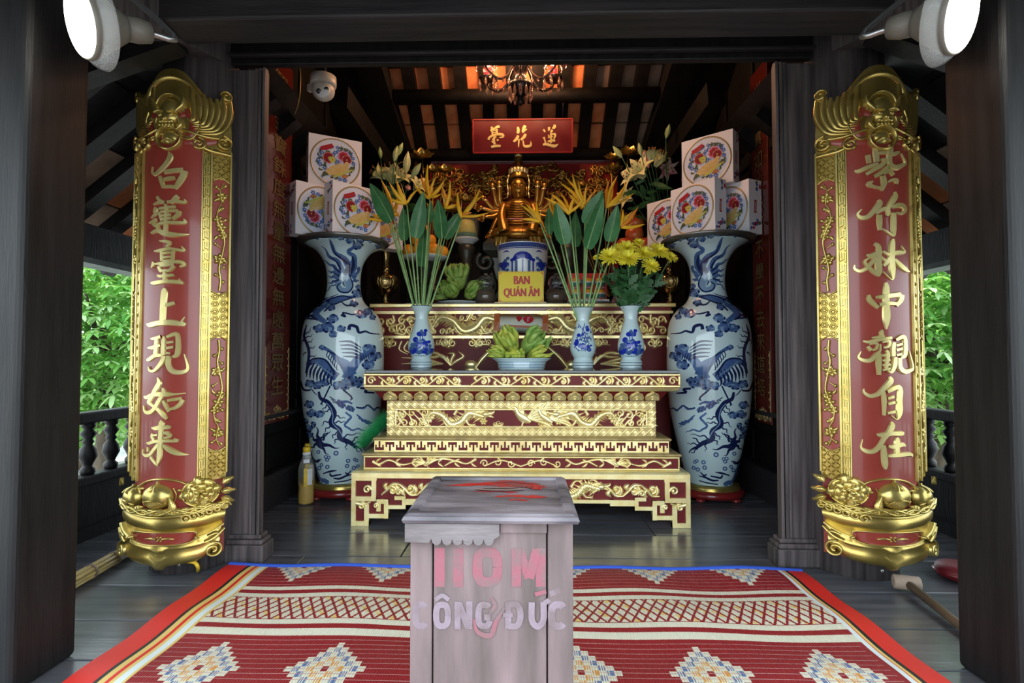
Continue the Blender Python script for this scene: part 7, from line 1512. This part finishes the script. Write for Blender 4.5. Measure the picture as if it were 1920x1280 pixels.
# red gift carton with cups
c = at(1102, 556, 4.42); plate(c.x, c.y, ZH, .20, 'white plate under the red gift carton on the high altar', m='porcelain_white')
t = thing('gift_carton', (c.x, c.y, ZH + .0255), 'red gift carton with two rows of labelled cups behind the heliconia stems', 'carton'); z0_ = ZH + .0255
m_ = MB(); m_.box(c.x - .165, c.x + .165, c.y + .03, c.y + .11, z0_, z0_ + .25); bevel(m_.build('red_back', 'text_red', t), .006)
m_ = MB(); m_.box(c.x - .165, c.x + .165, c.y - .085, c.y + .03, z0_, z0_ + .018); m_.build('tray', 'white', t)
m_ = MB(); m_.ribbon([(-.14, .17, .016), (0, .18, .018), (.14, .17, .016)], front(c.x, c.y + .03, z0_), .001, DECAL); m_.build('blue_band', 'print_blue', t)
cup = [('cup', MB().lathe([(.034, 0), (.042, .05), (.046, .055)], (0, 0, 0), 18).data(['white'])), ('label_band', MB().lathe([(.0375, .012), (.0425, .044)], (0, 0, 0), 18, caps=False).data(['teal'])), ('red_tab', MB().box(-.014, .014, -.048, -.038, .004, .016).data(['print_red'])), ('pastry', MB().ball((0, 0, .062), (.042, .042, .030), 14, 8).data(['orange']))]
for r_ in range(2):
    for k in range(3):
        o = thing('cup_cake', (c.x - .10 + .10 * k, c.y - .03, z0_ + .018 + r_ * .094), 'teal labelled cup pastry in the red carton, ' + ('lower', 'upper')[r_] + ' row ' + ('left', 'middle', 'right')[k], 'cup cake', 'cups in the red gift carton')
        for nm, me in cup: inst(nm, me, o)

# ------------------------------------------------------------------ chandelier
c = at(976, 150, 3.95); cz = at(976, 122, 3.95).z; t = thing('chandelier', (c.x, 3.95, cz), 'dark crystal chandelier with red bulbs hanging above the altar', 'chandelier')
m_ = MB(); m_.lathe([(.01, -.31), (.03, -.28), (.02, -.25), (.045, -.22), (.085, -.18), (.090, -.15), (.05, -.12), (.035, -.08), (.05, -.05), (.07, .0), (.065, .06), (.03, .10), (.02, .25), (.012, .9)], (c.x, 3.95, cz), 24); m_.build('central_column', 'black', t)
for k in range(6):
    a = R(30 + 60 * k); dx, dy = math.cos(a), math.sin(a); m_ = MB(); m_.tube([(c.x + dx * .05, 3.95 + dy * .05, cz + .02), (c.x + dx * .11, 3.95 + dy * .11, cz - .10), (c.x + dx * .19, 3.95 + dy * .19, cz - .15), (c.x + dx * .28, 3.95 + dy * .28, cz - .10), (c.x + dx * .29, 3.95 + dy * .29, cz - .05)], .009, 8, sub=6); ar = m_.build('arm', 'chrome_dark', t)
    p = Vector((c.x + dx * .29, 3.95 + dy * .29, cz - .045))
    m_ = MB(); m_.lathe([(.01, -.02), (.05, -.008), (.075, .014), (.076, .018), (.05, .0), (.012, -.008)], p, 20); m_.build('drip_pan', 'chrome_dark', ar)
    m_ = MB(); m_.lathe([(.014, 0), (.016, .03), (.030, .05), (.036, .075), (.028, .10), (.008, .14)], p, 14); m_.build('red_bulb', 'bulb_red', ar)
    m_ = MB()
    for j in range(7):
        b = 6.283 * j / 7; q = p + Vector((.073 * math.cos(b), .073 * math.sin(b), .01)); m_.lathe([(.002, -.075), (.013, -.055), (.009, -.03), (.001, -.006)], q, 6)
    for j in range(4): m_.lathe([(.002, -.05), (.011, -.03), (.002, -.005)], (c.x + dx * (.10 + .05 * j), 3.95 + dy * (.10 + .05 * j), cz - .12 + .0 * j), 6)
    m_.build('crystal_drops', 'crystal', ar, kind='stuff')
    if k in (1, 3, 5) or True:
        L_ = bpy.data.lights.new('bulb_light', 'POINT'); L_.energy = 12; L_.color = (1, .52, .26); L_.shadow_soft_size = .035
        lo = bpy.data.objects.new('bulb_light', L_); COL.objects.link(lo); lo.location = (c.x + dx * .29, 3.95 + dy * .29, cz + .115)
m_ = MB()
for j in range(12): b = 6.283 * j / 12; m_.lathe([(.002, -.10), (.014, -.07), (.009, -.03), (.001, -.004)], (c.x + .085 * math.cos(b), 3.95 + .085 * math.sin(b), cz - .17), 6)
m_.build('crystal_fringe', 'crystal', t, kind='stuff')
# ------------------------------------------------------------------ security camera
c = at(606, 166, 3.35); t = thing('security_camera', (c.x, 3.35, c.z), 'stained white turret security camera under the left roof beam', 'camera')
dn = Matrix.Rotation(R(-58), 3, 'X') @ Matrix.Rotation(R(10), 3, 'Y')
m_ = MB(); m_.ball(c + Vector((.0, 0, -.012)), (.072, .072, .066), 22, 14); m_.build('ball', 'cctv_white', t)
m_ = MB(); m_.lathe([(.079, .015), (.082, .03), (.080, .075), (.06, .085)], c, 26); m_.build('collar', 'cctv_white', t)
m_ = MB(); m_.beam(c + Vector((0, 0, .08)), c + Vector((0, 0, .62)), .03, .03); m_.build('mount_arm', 'black', t)
m_ = MB(); m_.beam(c + Vector((-.07, 0, .01)), c + Vector((-.10, .02, .01)), .03, .045); m_.build('bracket', 'cctv_white', t)
n_ = Vector((.25, -.85, -.45)).normalized(); fmc = flatmap(c + Vector((0, 0, -.012)) + n_ * .062, n_.cross(Vector((0, 0, 1))) * -1, Vector((0, 0, 1)) - n_ * n_.z)
m_ = MB(); m_.disc(-.020, -.006, .018, .018, fmc, .006, .004, 16); m_.disc(.024, .010, .016, .016, fmc, .006, .004, 16); m_.disc(.018, -.018, .003, .003, fmc, .008, .002, 8); m_.build('lens', 'black', t)
m_ = MB(); m_.ball(fmc(.0, .0, -.012), (.050, .02, .046), 18, 10); m_.build('face_disc', 'white', t)
cable = MB(); cable.tube([at(561, 122, 3.4), at(563, 150, 3.4), at(560, 190, 3.4), at(552, 215, 3.45)], .005, 6, sub=4); cable.build('hanging_cable', 'gold_dull', None, label='short pale cable dangling beside the security camera', cat='cable')

# ------------------------------------------------------------------ porch flood lamps
for s, px, py, lab in ((-1, 152, 40, 'round lit flood lamp on the left front bracket'), (1, 1802, 28, 'round lit flood lamp on the right front bracket')):
    c = at(px, py, 1.52); t = thing('flood_lamp', c, lab, 'lamp')
    n_ = Vector((s * .55, -.80, -.30)).normalized(); q = n_.to_track_quat('Z', 'Y').to_matrix()
    def L(pr, m, nm, n=36):
        m_ = MB(); m_.lathe(pr, (0, 0, 0), n); m_.v = [c + q @ v for v in m_.v]; return m_.build(nm, m, t)
    L([(.001, .0), (.098, .0), (.097, .005), (.001, .007)], 'lamp_face', 'lit_face'); L([(.101, .003), (.104, -.004), (.100, -.02), (.080, -.055), (.050, -.10), (.040, -.115)], 'lamp_body', 'reflector')
    L([(.036, -.112), (.038, -.15), (.032, -.185), (.012, -.19)], 'lamp_body', 'socket'); L([(.108, -.012), (.125, -.030), (.130, -.045), (.126, -.046), (.118, -.03), (.104, -.016)], 'lamp_clear', 'clear_rim')
    m_ = MB(); a = c - n_ * .18; m_.tube([a, a + Vector((-s * .03, .08, .04)), Vector((-1.56 if s < 0 else 1.54, 1.86, 2.42))], .010, 8, sub=4); m_.build('bracket_arm', 'steel', t)
    L_ = bpy.data.lights.new('flood_light', 'SPOT'); L_.energy = 9; L_.color = (1, .80, .52); L_.spot_size = R(150); L_.spot_blend = .6; L_.shadow_soft_size = .09
    lo = bpy.data.objects.new('flood_light', L_); COL.objects.link(lo); lo.location = c + n_ * .02; lo.rotation_euler = (-n_).to_track_quat('Z', 'Y').to_euler()

# ------------------------------------------------------------------ oil bottles, duster, broom, pole, cushion, hose
def bottle(px, d, label):
    c = WZ(px, 930, 0); c = W(px, 930, d); c.z = 0; s = 1.12; t = thing('oil_bottle', (c.x, d, 0), label, 'bottle', 'cooking oil bottles beside the left vase')
    pr = [(.040, 0), (.046, .008), (.047, .06), (.044, .10), (.047, .13), (.047, .20), (.040, .24), (.026, .28), (.020, .30), (.020, .318)]
    m_ = MB(); m_.lathe([(a * s, b * s) for a, b in pr], (c.x, d, 0), 26); m_.build('bottle_body', 'clear_plastic', t)
    m_ = MB(); m_.lathe([(a * s * .955, b * s) for a, b in ((.040, .004), (.046, .010), (.046, .06), (.043, .10), (.046, .125))], (c.x, d, 0), 26); m_.build('oil', 'oil', t)
    m_ = MB(); m_.lathe([(.022 * s, .312 * s), (.023 * s, .335 * s), (.020 * s, .345 * s)], (c.x, d, 0), 18); m_.build('cap', 'cap_yellow', t); m_ = MB(); m_.lathe([(.024 * s, .296 * s), (.024 * s, .313 * s)], (c.x, d, 0), 18); m_.build('cap_ring', 'white', t)
    fm, rad = paintmap((c.x, d, 0), [(a * s, b * s) for a, b in pr]); m_ = MB(); m_.ribbon([(-.005, .11 * s, .012), (-.005, .22 * s, .012)], fm, 0, DECAL, lift=.001, n=3); m_.build('yellow_label', 'cap_yellow', t)
    m_ = MB(); m_.ribbon([(.022, .12 * s, .014), (.022, .215 * s, .014)], fm, 0, DECAL, lift=.0012, n=3); m_.ribbon([(-.02, .262 * s, .012), (0, .262 * s, .012), (.02, .262 * s, .012)], fm, 0, DECAL, lift=.001, n=3); m_.build('white_label', 'white', t)
bottle(574, 3.66, 'yellow capped cooking oil bottle nearest the camera beside the left vase'); bottle(577, 3.80, 'yellow capped cooking oil bottle standing behind the other beside the left vase')
p0, p1 = at(684, 842, 3.52), at(735, 790, 3.60); t = thing('green_duster', p0, 'green bristle duster lying on the left end of the altar steps', 'duster')
ax = (p1 - p0).normalized(); m_ = MB(); m_.tube([p0 - ax * .01, p0 + ax * .12, p1], (.014, .009), 8); m_.build('handle', 'pewter', t)
m_ = MB()
for k in range(2600):
    f = random.uniform(.05, 1.0); a = random.uniform(0, 6.28); b = p0 + (p1 - p0) * f; d = (Vector((-.5, -.3, .45)) + Vector((random.uniform(-.6, .6), random.uniform(-.6, .6), random.uniform(-.5, .6)))).normalized(); l = random.uniform(.05, .12); sd = d.orthogonal().normalized() * .0010
    i = len(m_.v); m_.v += [b - sd, b + sd, b + d * l + Vector((random.uniform(-.02, .02), 0, random.uniform(-.02, .02)))]; m_.face((i, i + 1, i + 2))
m_.build('bristles', 'duster_green', t, kind='stuff')
p0, p1 = WZ(120, 1100, .035), WZ(243, 1030, .035); t = thing('reed_bundle', (p0 + p1) / 2 - Vector((0, 0, .035)), 'bundle of yellow reeds lying on the floor behind the left column', 'reeds')
ax = (p1 - p0).normalized(); s1 = ax.cross(Vector((0, 0, 1))).normalized()
for k in range(14):
    a = 6.283 * k / 9 if k < 9 else 6.283 * k / 5; rr = .024 if k < 9 else .010; o_ = s1 * rr * math.cos(a) + Vector((0, 0, rr * math.sin(a))); m_ = MB(); m_.tube([p0 + o_, p1 + o_ * .9], .0085, 6); m_.build('reed', 'bamboo', t)
for f in (.35, .72):
    m_ = MB(); p = p0 + (p1 - p0) * f; m_.tube([p - ax * .006, p + ax * .006], .035, 14); m_.build('tie', 'pole_wood', t)
p0, p1 = WZ(1700, 1092, .036), WZ(1800, 1172, .022); t = thing('wooden_mallet', p0 - Vector((0, 0, .036)), 'long handled wooden mallet lying against the right column foot', 'mallet')
ax = (p1 - p0).normalized(); m_ = MB(); m_.tube([p0, p1 + ax * .25], .017, 12); m_.build('handle', 'pole_wood', t); s1 = ax.cross(Vector((0, 0, 1))).normalized()
m_ = MB(); hd = Vector((1, -.35, 0)).normalized(); m_.tube([p0 - hd * .050, p0 - hd * .046, p0 + hd * .046, p0 + hd * .050], lambda q_: .030 if 0 < q_ < 1 else .024, 18); m_.build('head', 'pale_wood', t)
c = WZ(1802, 1086, 0); t = thing('red_cushion', (c.x, c.y, 0), 'dark red round cushion on the floor behind the right post', 'cushion')
m_ = MB(); m_.lathe([(.06, .003), (.09, .015), (.10, .036), (.09, .06), (.05, .072), (.01, .070)], (c.x, c.y, 0), 30); m_.build('pad', 'cushion_red', t); m_ = MB(); m_.lathe([(.099, .031), (.104, .036), (.099, .041)], (c.x, c.y, 0), 30, caps=False); m_.build('piping', 'deep_red', t)
m_ = MB(); y_ = 2.42; m_.tube([W(312, 1050, y_), W(345, 1052, y_), W(364, 1054, y_ + .01), W(371, 1062, y_ + .01), WZ(371, 1070, .008)], .008, 8, sub=5); m_.build('yellow_hose', 'cable_yellow', None, label='yellow hose end curling out under the left couplet board', cat='hose')
